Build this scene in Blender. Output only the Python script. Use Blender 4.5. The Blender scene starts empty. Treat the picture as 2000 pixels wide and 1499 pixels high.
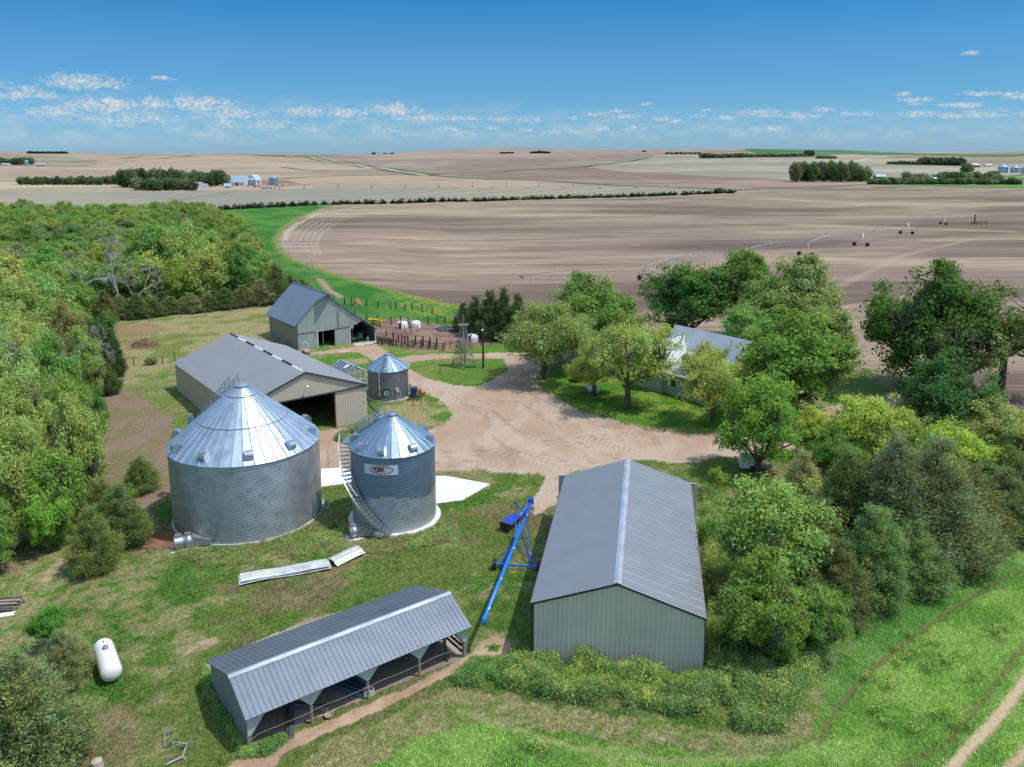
import bpy, math, random
import numpy as np
C = bpy.context.scene.collection
R = math.radians
# ------------------------------------------------------------------ camera
CAM_H = 32.2
FPX, PITCH, ROLL, CX, CY = 1598.7, R(11.102), R(.1604), 1000., 604.68
def _rot():
    cp, sp = math.cos(PITCH), math.sin(PITCH)
    A = np.array([[1, 0, 0], [0, -sp, -cp], [0, cp, -sp]])
    c, s = math.cos(ROLL), math.sin(ROLL)
    return np.array([[c, s, 0], [-s, c, 0], [0, 0, 1]]) @ A
RM = _rot()
from mathutils import Matrix
cam = bpy.data.objects.new('camera', bpy.data.cameras.new('camera'))
C.objects.link(cam)
r_, d_, f_ = RM
cam.matrix_world = Matrix(((r_[0], -d_[0], -f_[0], 0), (r_[1], -d_[1], -f_[1], 0), (r_[2], -d_[2], -f_[2], CAM_H), (0, 0, 0, 1)))
cam.data.sensor_width = 36
cam.data.lens = FPX / 2000 * 36
cam.data.shift_y = (CY - 749.5) / 2000
cam.data.clip_start = .5
cam.data.clip_end = 40000
bpy.context.scene.camera = cam
# ------------------------------------------------------------------ sun, sky, exposure
SUN_EL, SUN_AZ = 64.0, 102.0          # azimuth measured clockwise from +Y
sc = bpy.context.scene
sc.view_settings.view_transform = 'Standard'
sc.view_settings.look = 'None'
sc.view_settings.exposure = 0.0
sc.view_settings.gamma = 1
sl = bpy.data.lights.new('sun', 'SUN'); sl.energy = 3.3; sl.angle = R(.53); sl.color = (1, .95, .87)
so = bpy.data.objects.new('sun', sl); C.objects.link(so)
from mathutils import Vector
sv = Vector((math.sin(R(SUN_AZ)) * math.cos(R(SUN_EL)), math.cos(R(SUN_AZ)) * math.cos(R(SUN_EL)), math.sin(R(SUN_EL))))
so.rotation_euler = sv.to_track_quat('Z', 'Y').to_euler()
w = bpy.data.worlds.new('World'); sc.world = w; w.use_nodes = True
NT = w.node_tree; NT.nodes.clear()
def wn(t, **k):
    n = NT.nodes.new(t)
    for a, b in k.items(): setattr(n, a, b)
    return n
def wm(op, a, b=None, c=None, clamp=False):
    n = wn('ShaderNodeMath', operation=op, use_clamp=clamp)
    for i, v in enumerate((a, b, c)):
        if v is None: continue
        if isinstance(v, (int, float)): n.inputs[i].default_value = v
        else: NT.links.new(v, n.inputs[i])
    return n.outputs[0]
sky = wn('ShaderNodeTexSky', sky_type='NISHITA', sun_disc=False, sun_elevation=R(SUN_EL), sun_rotation=R(SUN_AZ))
sky.altitude = 500; sky.air_density = 1.0; sky.dust_density = .4; sky.ozone_density = 2.0
tc = wn('ShaderNodeTexCoord'); sp = wn('ShaderNodeSeparateXYZ'); NT.links.new(tc.outputs['Generated'], sp.inputs[0])
X, Y, Z = sp.outputs
azn = wm('MULTIPLY', wm('ARCTAN2', X, Y), 57.2958)          # degrees right of +Y
hyp = wm('SQRT', wm('ADD', wm('MULTIPLY', X, X), wm('MULTIPLY', Y, Y)))
eln = wm('MULTIPLY', wm('ARCTAN2', Z, hyp), 57.2958)        # degrees above the horizon
def wnoise(scale, sx, sy, detail, off=0., rough=.6):
    cb = wn('ShaderNodeCombineXYZ')
    NT.links.new(wm('MULTIPLY', azn, sx), cb.inputs[0]); NT.links.new(wm('MULTIPLY', eln, sy), cb.inputs[1]); cb.inputs[2].default_value = off
    n = wn('ShaderNodeTexNoise'); n.inputs['Scale'].default_value = scale; n.inputs['Detail'].default_value = detail
    n.inputs['Roughness'].default_value = rough
    NT.links.new(cb.outputs[0], n.inputs['Vector']); return n.outputs[0]
na = wnoise(1.1, 1, 1.7, 7, 0); nb = wnoise(3.3, 1, 1.6, 5, 7); nc = wnoise(.45, 1, 2.6, 6, 13, .7)
# (az, el, half width, half height, weight) of the cumulus puffs low in the sky
CL = [(-26.9,3.95,2.9,.75,1.1),(-22.3,4.35,1.0,.22,.8),(-29.8,3.1,1.7,.45,.8),(-25.6,2.6,2.7,.7,.95),(-24.3,1.9,3.0,.6,.7),(-22.8,2.75,1.7,.6,.9),
      (-20.2,2.8,2.4,.75,1.05),(-18.1,2.2,2.2,.5,.85),(-17.5,1.5,2.6,.4,.6),(-13.6,2.35,1.7,.5,.95),(-11.0,2.3,1.8,.5,.95),(-8.0,2.55,2.4,.55,1.05),
      (-6.2,2.0,2.6,.35,.8),(-3.2,2.0,1.8,.3,.7),(-.6,1.95,.8,.22,.8),(.8,1.9,.6,.22,.8),(1.9,1.9,.5,.25,.9),(-8.8,1.2,1.2,.25,.6),(-4.3,1.3,1.0,.3,.8),
      (-1.4,1.35,.9,.2,.6),(.8,1.2,.9,.25,.7),(2.6,1.05,1.0,.2,.6),(4.1,2.0,.6,.2,.6),(5.9,2.25,1.0,.22,.8),(7.1,2.45,.6,.28,1.0),(7.7,2.1,1.1,.22,.8),
      (6.4,1.3,.9,.22,.7),(8.5,1.3,1.5,.22,.8),(10.1,1.9,.8,.22,.8),(11.2,1.75,.7,.2,.7),(12.6,2.1,.6,.2,.7),(9.2,2.9,.5,.15,.6),(12.9,2.5,.5,.12,.5),
      (14.3,1.95,1.3,.2,.7),(16.5,2.15,1.7,.4,.95),(17.0,1.2,1.4,.3,.8),(19.0,2.0,1.5,.28,.8),(20.2,2.4,1.0,.28,.85),(22.3,2.1,1.3,.25,.85),(24.9,3.2,.6,.28,1.),
      (25.6,2.85,1.3,.22,.9),(25.6,2.6,.5,.15,.8),(25.9,2.0,1.4,.35,.95),(27.5,1.85,1.2,.25,.8),(28.2,2.45,1.6,.25,.9),(29.0,3.1,1.4,.25,.9),(29.3,1.9,2.2,.35,.85),
      (31.2,2.9,1.2,.4,1.),(31.8,1.9,1.6,.3,.8),(28.3,5.45,.7,.2,1.),(20.5,1.2,.6,.18,.7),(23.6,1.25,.7,.15,.5),(-30.8,3.6,1.4,.25,.4),(-28.5,2.2,2.0,.4,.5),
      (36,2.6,2.4,.5,.9),(42,2.2,3,.6,.9),(-36,3.2,3,.8,1.),(-43,2.5,4,.7,.9),(50,3,4,.8,.9),(-54,3,5,.9,.9)]
tot = None
warp = wm('MULTIPLY', wm('SUBTRACT', na, .5), 2.2)
for a, e, hw, hh, wt in CL:
    da = wm('MULTIPLY', wm('SUBTRACT', azn, a), 1 / (hw * .8))
    de = wm('MULTIPLY', wm('SUBTRACT', eln, e), 1 / (hh * .85))
    de = wm('MAXIMUM', de, wm('MULTIPLY', de, -1.7))          # flatter bases
    v = wm('MULTIPLY', wm('SUBTRACT', 1.0, wm('ADD', wm('MULTIPLY', da, da), wm('MULTIPLY', de, de))), wt)
    tot = v if tot is None else wm('MAXIMUM', tot, v)
dens = wm('ADD', wm('MULTIPLY', tot, .75), wm('ADD', wm('MULTIPLY', wm('SUBTRACT', na, .5), 3.0), wm('MULTIPLY', wm('SUBTRACT', nb, .5), 2.2)))
dens = wm('MULTIPLY', wm('SUBTRACT', dens, -.12), .85, clamp=True)
# thin broken veil near the horizon
lowm = wm('MULTIPLY', wm('SUBTRACT', wm('SUBTRACT', 3.3, wm('MULTIPLY', azn, .035)), eln), .5, clamp=True)
low2 = wm('MULTIPLY', wm('SUBTRACT', eln, .1), 1.2, clamp=True)
veil = wm('MULTIPLY', wm('MULTIPLY', wm('MULTIPLY', wm('SUBTRACT', nc, .44), 4.0, clamp=True), lowm), low2)
dens = wm('MULTIPLY', dens, wm('ADD', .35, wm('MULTIPLY', eln, .22), clamp=True))
cover = wm('ADD', wm('MULTIPLY', dens, .80), wm('MULTIPLY', veil, .50), clamp=True)
bright = wm('ADD', .74, wm('MULTIPLY', wm('SUBTRACT', nb, .45), .9))
cc = wn('ShaderNodeCombineColor')
NT.links.new(wm('MULTIPLY', bright, 5.44), cc.inputs[0]); NT.links.new(wm('MULTIPLY', bright, 5.85), cc.inputs[1]); NT.links.new(wm('MULTIPLY', bright, 5.85), cc.inputs[2])
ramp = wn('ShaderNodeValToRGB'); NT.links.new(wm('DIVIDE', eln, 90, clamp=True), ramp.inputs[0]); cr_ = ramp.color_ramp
RS = [(0, .30, .53, .93), (.037, .21, .455, .735), (.078, .175, .45, .69), (.111, .095, .415, .67), (.25, 1.75, 1.65, 1.45), (1, 2.9, 2.45, 1.85)]  # sky above the frame lifted as added fill light, low sky held down
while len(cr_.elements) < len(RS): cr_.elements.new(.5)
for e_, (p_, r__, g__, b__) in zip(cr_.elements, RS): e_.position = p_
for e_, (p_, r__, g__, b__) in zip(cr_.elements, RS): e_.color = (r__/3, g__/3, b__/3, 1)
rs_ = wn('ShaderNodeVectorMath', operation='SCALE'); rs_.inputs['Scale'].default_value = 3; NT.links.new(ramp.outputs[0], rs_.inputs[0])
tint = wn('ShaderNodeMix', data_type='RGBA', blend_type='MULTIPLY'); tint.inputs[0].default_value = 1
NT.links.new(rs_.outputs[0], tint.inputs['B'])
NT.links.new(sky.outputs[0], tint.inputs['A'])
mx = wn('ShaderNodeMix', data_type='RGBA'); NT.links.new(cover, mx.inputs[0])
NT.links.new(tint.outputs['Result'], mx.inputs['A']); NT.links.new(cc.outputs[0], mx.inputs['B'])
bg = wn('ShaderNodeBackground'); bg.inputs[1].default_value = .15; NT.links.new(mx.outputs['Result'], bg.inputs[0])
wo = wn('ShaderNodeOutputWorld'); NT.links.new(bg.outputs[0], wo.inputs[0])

# ------------------------------------------------------------------ helpers
def S(t): t = np.clip(t, 0, 1); return t * t * (3 - 2 * t)
def hz(x, y):                                   # height of the land
    x = np.asarray(x, float); y = np.asarray(y, float)
    d = np.hypot(x, y)
    h = .9 * S((-x - 15) / 30) * S((y - 75) / 30)
    h = h + 17.5 * S((d - 1100) / 2700)
    a = S((d - 170) / 260)
    h = h + a * (.9 * np.sin(x / 41 + .7) * np.sin(y / 66 + 1.1) + .8 * np.sin(x / 97 - y / 130))
    b = S((d - 700) / 900)
    h = h + b * (1.5 * np.sin(x / 210 + 1.3) * np.cos(y / 260 + .4) + 1.6 * np.sin(x / 370 + y / 800 + 2.0))
    c = S((d - 2200) / 1200)
    h = h + c * (11.5 * np.sin(x / 520 + .9) + 7 * np.sin(x / 210 + 2.2) + 2.5 * np.sin(y / 300 + x / 700))
    return h - 45 * S((d - 4300) / 3000)
def ray(px, py):
    return RM.T @ np.array([(px - CX) / FPX, (py - CY) / FPX, 1.])
_ts = np.geomspace(20, 9000, 2200)
def at(px, py):                                  # the point of the land seen at a pixel of the photograph
    d = ray(px, py); d = d / math.hypot(d[0], d[1])
    zz = CAM_H + d[2] * _ts - hz(d[0] * _ts, d[1] * _ts)
    i = np.argmax(zz < 0)
    if zz[i] >= 0: t = 4200.
    else:
        a, b = (_ts[i - 1], _ts[i]) if i else (_ts[0], _ts[0])
        for _ in range(30):
            m = (a + b) / 2
            if CAM_H + d[2] * m - hz(d[0] * m, d[1] * m) < 0: b = m
            else: a = m
        t = b
    return Vector((d[0] * t, d[1] * t, float(hz(d[0] * t, d[1] * t))))
def height_at(px, py, P):                        # z of the ray at the distance of point P
    d = ray(px, py); t = math.hypot(P[0], P[1]) / math.hypot(d[0], d[1])
    return CAM_H + d[2] * t
def dist(P): return math.hypot(P[0], P[1])
def lin(r, g, b, k=1.):
    f = lambda c: ((c / 255 + .055) / 1.055) ** 2.4 if c > 10 else c / 255 / 12.92
    return (f(r) * k, f(g) * k, f(b) * k, 1)

def tag(o, label=None, cat=None, group=None, kind=None):
    if label: o['label'] = label
    if cat: o['category'] = cat
    if group: o['group'] = group
    if kind: o['kind'] = kind
    return o
def empty(name, loc, rz=0, label=None, cat=None, group=None):
    o = bpy.data.objects.new(name, None); C.objects.link(o); o.empty_display_size = .3
    o.location = loc; o.rotation_euler = (0, 0, rz)
    return tag(o, label, cat, group)
def copy_tree(root):
    r = root.copy(); C.objects.link(r)
    for ch in root.children:
        c = ch.copy(); C.objects.link(c); c.parent = r
        for g in ch.children:
            d = g.copy(); C.objects.link(d); d.parent = c
    return r
class MB:
    def __init__(s): s.v = []; s.f = []
    def pts(s, P, F):
        n = len(s.v); s.v += [tuple(p) for p in P]; s.f += [tuple(n + i for i in q) for q in F]; return s
    def quad(s, a, b, c, d): return s.pts((a, b, c, d), ((0, 1, 2, 3),))
    def box(s, x0, x1, y0, y1, z0, z1):
        return s.pts([(x0,y0,z0),(x1,y0,z0),(x1,y1,z0),(x0,y1,z0),(x0,y0,z1),(x1,y0,z1),(x1,y1,z1),(x0,y1,z1)],
                     [(0,3,2,1),(4,5,6,7),(0,1,5,4),(1,2,6,5),(2,3,7,6),(3,0,4,7)])
    def bar(s, p, q, w, h=None, up=(0, 0, 1)):        # a square bar from p to q
        h = h or w; p = Vector(p); q = Vector(q); d = (q - p).normalized(); u = Vector(up)
        if abs(d.dot(u)) > .95: u = Vector((1, 0, 0))
        a = d.cross(u).normalized() * w / 2; b = a.cross(d).normalized() * h / 2
        return s.pts([p-a-b, p+a-b, p+a+b, p-a+b, q-a-b, q+a-b, q+a+b, q-a+b],
                     [(0,3,2,1),(4,5,6,7),(0,1,5,4),(1,2,6,5),(2,3,7,6),(3,0,4,7)])
    def tube(s, path, rad, n=8, cap=True):
        P = [Vector(p) for p in path]; m = len(P)
        rr = rad if isinstance(rad, (list, tuple)) else [rad] * m
        V = []; ref = None
        for i in range(m):
            d = (P[min(i+1, m-1)] - P[max(i-1, 0)]).normalized()
            if ref is None: ref = Vector((0, 0, 1)) if abs(d.z) < .9 else Vector((1, 0, 0))
            a = d.cross(ref).normalized(); b = a.cross(d).normalized(); ref = b
            V += [P[i] + (a * math.cos(t) + b * math.sin(t)) * rr[i] for t in [2*math.pi*k/n for k in range(n)]]
        F = [(i*n+k, i*n+(k+1) % n, (i+1)*n+(k+1) % n, (i+1)*n+k) for i in range(m-1) for k in range(n)]
        if cap: F += [tuple(range(n-1, -1, -1)), tuple((m-1)*n+k for k in range(n))]
        return s.pts(V, F)
    def lathe(s, prof, n=32, c=(0, 0), a0=0, a1=2*math.pi):
        full = abs(a1-a0-2*math.pi) < 1e-6; k = n if full else n+1
        V = [(c[0]+r*math.cos(a0+(a1-a0)*j/n), c[1]+r*math.sin(a0+(a1-a0)*j/n), z) for r, z in prof for j in range(k)]
        F = [(i*k+j, i*k+(j+1) % k, (i+1)*k+(j+1) % k, (i+1)*k+j) for i in range(len(prof)-1) for j in range(n)]
        return s.pts(V, F)
    def build(s, name, m, parent=None, smooth=False, loc=None, rz=None):
        me = bpy.data.meshes.new(name); me.from_pydata(s.v, [], s.f)
        if isinstance(m, (list, tuple)):
            for q in m: me.materials.append(q)
        else: me.materials.append(m)
        if smooth: me.polygons.foreach_set('use_smooth', [True] * len(me.polygons))
        me.update()
        o = bpy.data.objects.new(name, me); C.objects.link(o)
        if parent: o.parent = parent
        if loc is not None: o.location = loc
        if rz is not None: o.rotation_euler = (0, 0, rz)
        return o
def ribbed(mb, O, U, V, N, pieces, pitch=.305, h=.02, rw=.055, sl=.02, phase=0.):
    """ribbed sheet: pieces = (u0, u1, lo(u), hi(u)); ribs run along V"""
    O, U, V, N = map(Vector, (O, U, V, N))
    for u0, u1, lo, hi in pieces:
        us = [(u0, 0)]
        k = math.floor((u0 - phase) / pitch) - 1
        while phase + k * pitch < u1 + pitch:
            b = phase + k * pitch
            for du, hh in ((0, 0), (sl, h), (sl + rw, h), (2 * sl + rw, 0)):
                if u0 + 1e-4 < b + du < u1 - 1e-4: us.append((b + du, hh))
            k += 1
        us.append((u1, us[-1][1]))
        for (ua, ha), (ub, hb) in zip(us[:-1], us[1:]):
            P = [O + U*ua + V*lo(ua) + N*ha, O + U*ub + V*lo(ub) + N*hb, O + U*ub + V*hi(ub) + N*hb, O + U*ua + V*hi(ua) + N*ha]
            mb.pts(P, ((0, 1, 2, 3),))
    return mb
K = lambda v: (lambda u: v)
# ------------------------------------------------------------------ materials
MATS = {}
def mat(name, col, rough=.6, metal=0., var=.12, scale=2., bump=0., bscale=20., col2=None, thr=.55, spec=.5, stretch=None, rough_var=0.):
    if name in MATS: return MATS[name]
    m = bpy.data.materials.new(name); m.use_nodes = True; n = m.node_tree.nodes; l = m.node_tree.links
    p = n['Principled BSDF']; p.inputs['Roughness'].default_value = rough; p.inputs['Metallic'].default_value = metal
    p.inputs['Specular IOR Level'].default_value = spec
    t = n.new('ShaderNodeTexCoord'); mp = n.new('ShaderNodeMapping'); l.new(t.outputs['Object'], mp.inputs[0])
    if stretch: mp.inputs['Scale'].default_value = stretch
    no = n.new('ShaderNodeTexNoise'); no.inputs['Scale'].default_value = scale; no.inputs['Detail'].default_value = 6; no.inputs['Roughness'].default_value = .6
    l.new(mp.outputs[0], no.inputs['Vector'])
    cr = n.new('ShaderNodeMapRange'); cr.inputs['From Min'].default_value = .3; cr.inputs['From Max'].default_value = .7
    cr.inputs['To Min'].default_value = 1 - var; cr.inputs['To Max'].default_value = 1 + var; l.new(no.outputs[0], cr.inputs[0])
    base = n.new('ShaderNodeMix'); base.data_type = 'RGBA'; base.blend_type = 'MULTIPLY'; base.inputs[0].default_value = 1
    base.inputs['A'].default_value = col if len(col) == 4 else (*col, 1); l.new(cr.outputs[0], base.inputs['B'])
    out = base.outputs['Result']
    if col2 is not None:
        n2 = n.new('ShaderNodeTexNoise'); n2.inputs['Scale'].default_value = scale * 1.7; n2.inputs['Detail'].default_value = 8; l.new(mp.outputs[0], n2.inputs['Vector'])
        r2 = n.new('ShaderNodeMapRange'); r2.inputs['From Min'].default_value = thr; r2.inputs['From Max'].default_value = thr + .1; l.new(n2.outputs[0], r2.inputs[0])
        x = n.new('ShaderNodeMix'); x.data_type = 'RGBA'; l.new(r2.outputs[0], x.inputs[0]); l.new(out, x.inputs['A']); x.inputs['B'].default_value = col2 if len(col2) == 4 else (*col2, 1)
        out = x.outputs['Result']
    l.new(out, p.inputs['Base Color'])
    if rough_var:
        rr = n.new('ShaderNodeMapRange'); rr.inputs['From Min'].default_value = .3; rr.inputs['From Max'].default_value = .7
        rr.inputs['To Min'].default_value = rough - rough_var; rr.inputs['To Max'].default_value = rough + rough_var; l.new(no.outputs[0], rr.inputs[0]); l.new(rr.outputs[0], p.inputs['Roughness'])
    if bump:
        b = n.new('ShaderNodeBump'); b.inputs['Strength'].default_value = 1; b.inputs['Distance'].default_value = bump
        n3 = n.new('ShaderNodeTexNoise'); n3.inputs['Scale'].default_value = bscale; n3.inputs['Detail'].default_value = 5; l.new(mp.outputs[0], n3.inputs['Vector'])
        l.new(n3.outputs[0], b.inputs['Height']); l.new(b.outputs[0], p.inputs['Normal'])
    MATS[name] = m; return m
# ------------------------------------------------------------------ the land: one sheet, finer near the farmyard
rng = np.random.default_rng(5)
_T = rng.random((256, 256))
def vn(x, y):
    xi = np.floor(x).astype(int); yi = np.floor(y).astype(int); fx = x - xi; fy = y - yi
    fx = fx*fx*(3-2*fx); fy = fy*fy*(3-2*fy); xi &= 255; yi &= 255; x1 = (xi+1) & 255; y1 = (yi+1) & 255
    return (_T[xi, yi]*(1-fx)+_T[x1, yi]*fx)*(1-fy)+(_T[xi, y1]*(1-fx)+_T[x1, y1]*fx)*fy
def fbm(x, y, o=4, off=0.):
    v = 0; a = .5; t = 0
    for i in range(o):
        v = v + a*vn(x+off+i*17.3, y-off+i*9.1); t += a; a *= .55; x = x*2.03; y = y*2.03
    return v/t
def sm(v, a, b): return S((v-a)/(b-a))
def axis(a, b, step, lo, hi, g):
    m = list(np.arange(a, b, step)); u = [b]; s = step
    while u[-1] < hi: u.append(u[-1]+s); s *= 1+g
    v = [a]; s = step
    while v[-1] > lo: v.append(v[-1]-s); s *= 1+g
    return np.array(v[::-1][:-1] + m + u)
gx = axis(-38, 44, .21, -7500, 7500, .0165)
gy1 = list(np.arange(30, 76, .21)); y = 76.
while y < 8200: gy1.append(y); y += max(.3, .0052 * y * max(1, y / 1500))
y = 30.; s = .6; lo = []
while y > -3000: y -= s; s *= 1.12; lo.append(y)
gy = np.array(lo[::-1] + gy1)
GX, GY = np.meshgrid(gx, gy); X0 = GX.ravel(); Y0 = GY.ravel(); NV = X0.size
HZ = hz(X0, Y0)
D0 = np.hypot(X0, Y0)
COLR = np.zeros((NV, 3)); MK = np.zeros((NV, 4))
def c3(*a): return np.array(lin(*a)[:3])
w1 = fbm(X0*.9, Y0*.9, 3, 3)-.5; w2 = fbm(X0*.9, Y0*.9, 3, 51)-.5
w3 = fbm(X0*.15, Y0*.15, 3, 13)-.5; w4 = fbm(X0*.15, Y0*.15, 3, 81)-.5
def inside(P, x, y):
    r = np.zeros(x.shape, bool); n = len(P)
    for i in range(n):
        x1, y1 = P[i]; x2, y2 = P[(i+1) % n]
        if y1 == y2: continue
        c = ((y1 > y) != (y2 > y)) & (x < (x2-x1)*(y-y1)/(y2-y1)+x1); r ^= c
    return r
def wp(px): return [tuple(at(*p))[:2] for p in px]
def region(px, warp=1., far=0., world=False):
    P = px if world else wp(px); a = np.array(P)
    m = (X0 > a[:, 0].min()-6) & (X0 < a[:, 0].max()+6) & (Y0 > a[:, 1].min()-6) & (Y0 < a[:, 1].max()+6)
    i = np.nonzero(m)[0]
    ins = inside(P, X0[i]+w1[i]*warp+w3[i]*far, Y0[i]+w2[i]*warp+w4[i]*far); return i[ins]
def fill(i, ca, cb=None, n=None, a=.42, b=.58, g=None, f=None, mixin=1.):
    ca = np.array(ca)
    c = ca if cb is None else ca + (np.array(cb)-ca)*sm(n[i], a, b)[:, None]
    COLR[i] = COLR[i]*(1-mixin) + c*mixin
    if g is not None: MK[i, 0] = g
    if f is not None: MK[i, 1] = f
def line(px, width, col, g=None, f=None, far=0., alpha=1., world=False, rag=.6):
    P = px if world else wp(px); a = np.array(P)
    m = (X0 > a[:, 0].min()-width*3) & (X0 < a[:, 0].max()+width*3) & (Y0 > a[:, 1].min()-width*3) & (Y0 < a[:, 1].max()+width*3)
    i = np.nonzero(m)[0]; x = X0[i]+w1[i]*rag+w3[i]*far; y = Y0[i]+w2[i]*rag+w4[i]*far; best = np.full(i.size, 1e9)
    for (x1, y1), (x2, y2) in zip(P[:-1], P[1:]):
        L = (x2-x1)**2+(y2-y1)**2; t = np.clip(((x-x1)*(x2-x1)+(y-y1)*(y2-y1))/L, 0, 1)
        best = np.minimum(best, np.hypot(x-x1-t*(x2-x1), y-y1-t*(y2-y1)))
    k = S(1.5-best/(width*.5))*alpha; s = k > .01; i = i[s]; k = k[s][:, None]
    COLR[i] = COLR[i]*(1-k)+np.array(col)*k
    if g is not None: MK[i, 0] = MK[i, 0]*(1-k[:, 0])+g*k[:, 0]
    if f is not None: MK[i, 1] = MK[i, 1]*(1-k[:, 0])+f*k[:, 0]
nA = fbm(X0/9, Y0/9, 5, 1); nB = fbm(X0/2.6, Y0/2.6, 5, 40); nC = fbm(X0/.7, Y0/.7, 3, 70); nF = fbm(X0/160, Y0/90, 5, 9); nG = fbm(X0/45, Y0/45, 4, 19)
GK = .80                                        # reflectance of ground stuffs relative to their look in full sun
G_ = lambda r, g, b: np.array(lin(r, g, b, GK))[:3]
mid, green, dry, lush, brown = G_(122,142,72), G_(98,142,58), G_(168,160,112), G_(62,132,44), G_(152,132,102)
tan, tan2 = G_(174,155,136), G_(158,140,125)
# default: fields far off, mown mixed grass close by
fill(np.arange(NV), tan, tan2, nF, g=.15, f=.4)
i = np.nonzero(D0 < 240)[0]
fill(i, mid, green, nA, .42, .6, g=1., f=0.)
fill(i, dry, None, mixin=0)
k = (sm(nB*.55+nA*.45, .45, .59)*.85*sm(nC, .25, .6))[i][:, None]; COLR[i] = COLR[i]*(1-k)+dry*k
k = sm(fbm(X0[i]/5, Y0[i]/5, 4, 120), .60, .70)[:, None]*.6; COLR[i] = COLR[i]*(1-k)+brown*k
# distant land
fill(region([(-400,345),(420,366),(546,368),(800,366),(1128,362),(1430,372),(1400,380),(1000,393),(640,402),(395,412),(-400,418)], 0, 8), G_(158,151,137), G_(170,159,140), nF, f=.5)
fill(region([(-400,345),(100,350),(250,352),(350,368),(370,376),(-400,380)], 0, 8), G_(172,158,134), G_(182,166,140), nF)
fill(region([(540,351),(700,344),(816,342),(1130,360),(1128,366),(800,367),(560,369)], 0, 6), G_(184,161,141), G_(174,151,132), nF)
fill(region([(600,297),(1320,290),(1360,300),(1264,310),(1140,326),(840,341),(790,334),(660,318),(600,306)], 0, 10), G_(170,149,136), G_(152,133,122), nG, .35, .65)
fill(region([(840,343),(1140,328),(1264,311),(1420,344),(1540,352),(1700,360),(2200,374),(2200,384),(1700,366),(1480,374),(1430,372),(1130,357),(860,344)], 0, 8), G_(150,127,115), G_(166,141,125), nG, .5, .62, f=.6)
fill(region([(1150,327),(1264,311),(1320,300),(1430,309),(1600,312),(2300,322),(2300,350),(1700,356),(1540,351),(1420,346)], 0, 8), G_(166,158,141), G_(176,164,145), nG)
fill(region([(-500,303),(420,300),(620,306),(780,336),(816,341),(540,350),(-500,352)], 0, 8), G_(180,158,140), G_(170,148,131), nF)
fill(region([(-500,303),(140,304),(170,314),(60,318),(-500,320)], 0, 8), G_(160,154,130), None)
fill(region([(420,292),(560,292),(660,301),(640,306),(530,306),(440,300)], 0, 8), G_(88,112,72), G_(104,122,80), nG)
fill(region([(1440,290),(2400,290),(2400,307),(1900,308),(1760,303),(1640,304),(1500,306)], 0, 12), G_(78,116,74), G_(96,124,84), nF)
fill(region([(1620,303),(1700,303),(1760,309),(1620,309)], 0, 8), G_(182,160,142), None)
fill(region([(1660,362),(1800,356),(1900,350),(2050,336),(2300,330),(2300,378),(2000,372),(1800,366)], 0, 6), G_(92,132,66), G_(110,138,78), nG, g=.6)
dg = G_(86,104,68)
for P_, w_ in (([(-60,326),(110,326),(210,324),(300,311),(380,303)], 10), ([(60,316),(150,316),(230,312),(268,306)], 9), ([(536,351),(600,346),(700,343),(816,341),(1000,352),(1200,362),(1430,372)], 7),
               ([(816,342),(1000,334),(1140,327),(1264,310)], 9), ([(550,327),(640,334)], 7), ([(0,353),(60,356),(260,352)], 5), ([(1430,373),(1560,366),(1700,361),(2000,374),(2200,380)], 4)):
    line(P_, w_*1.7, dg, far=3)
line([(560,303),(620,311),(700,323),(780,335),(830,342)], 34, dg, far=4); line([(560,303),(620,311),(700,323),(780,335),(830,342)], 9, G_(205,198,182), far=2)
line([(450,298),(490,305)], 16, G_(200,190,172)); line([(1660,318),(1700,309),(1740,304)], 14, G_(190,184,168)); line([(1900,362),(1930,357),(2010,344),(2060,338)], 5, G_(200,188,165))
line([(210,408),(330,394),(460,374),(470,366)], 3.5, G_(128,118,105), far=3)
i = np.nonzero((D0 > 800) & (D0 < 6000))[0]; v_ = fbm(X0[i]/420, Y0[i]/260, 4, 77); v2 = fbm(X0[i]/90, Y0[i]/55, 4, 88)
COLR[i] *= (.86+.30*sm(v_, .35, .62)+.14*(v2-.5))[:, None]  # light and dark of rolling slopes put into the far field colours
for P_, c_ in (([(880,318),(1010,310),(1130,312),(1080,322),(930,330)], G_(146,124,112)), ([(660,300),(900,300),(960,306),(760,312)], G_(178,156,140)), ([(200,312),(420,308),(560,318),(380,330),(180,326)], G_(190,166,146)), ([(20,330),(240,332),(230,346),(10,350)], G_(168,148,128))):
    fill(region(P_, 0, 40), c_, None, mixin=.7)
# wheel-track arcs of the far centre pivots
def arc(cx, cy, r, a0, a1, wd, col):
    line([(cx+r*math.cos(t), cy+r*math.sin(t)) for t in np.linspace(a0, a1, 14)], wd, col, world=True)
for q in range(8):
    e = at(818 + q*68, 366.5 - q*.3); e2 = at(700+q*70, 384-q*.8)
    c_ = (e.x*.5+e2.x*.5, e.y*.5+e2.y*.5)
    line([(e.x-18, e.y+10), (e.x+6, e.y-6), (e.x+2, e.y-34), (e2.x, e2.y)], 3, G_(140,136,122), world=True)
for q in range(6):
    e = at(1318+q*42, 318); line([(e.x+30, e.y+60), (e.x-10, e.y), (e.x+20, e.y-90), (e.x+150, e.y-230)], 9, G_(146,140,124), world=True)
# lot around the far farmstead
fill(region([(385,362),(440,358),(560,352),(620,366),(560,370),(430,372),(380,372)], 0, 3), G_(150,122,108), G_(190,165,145), nG, .45, .55)
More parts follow.
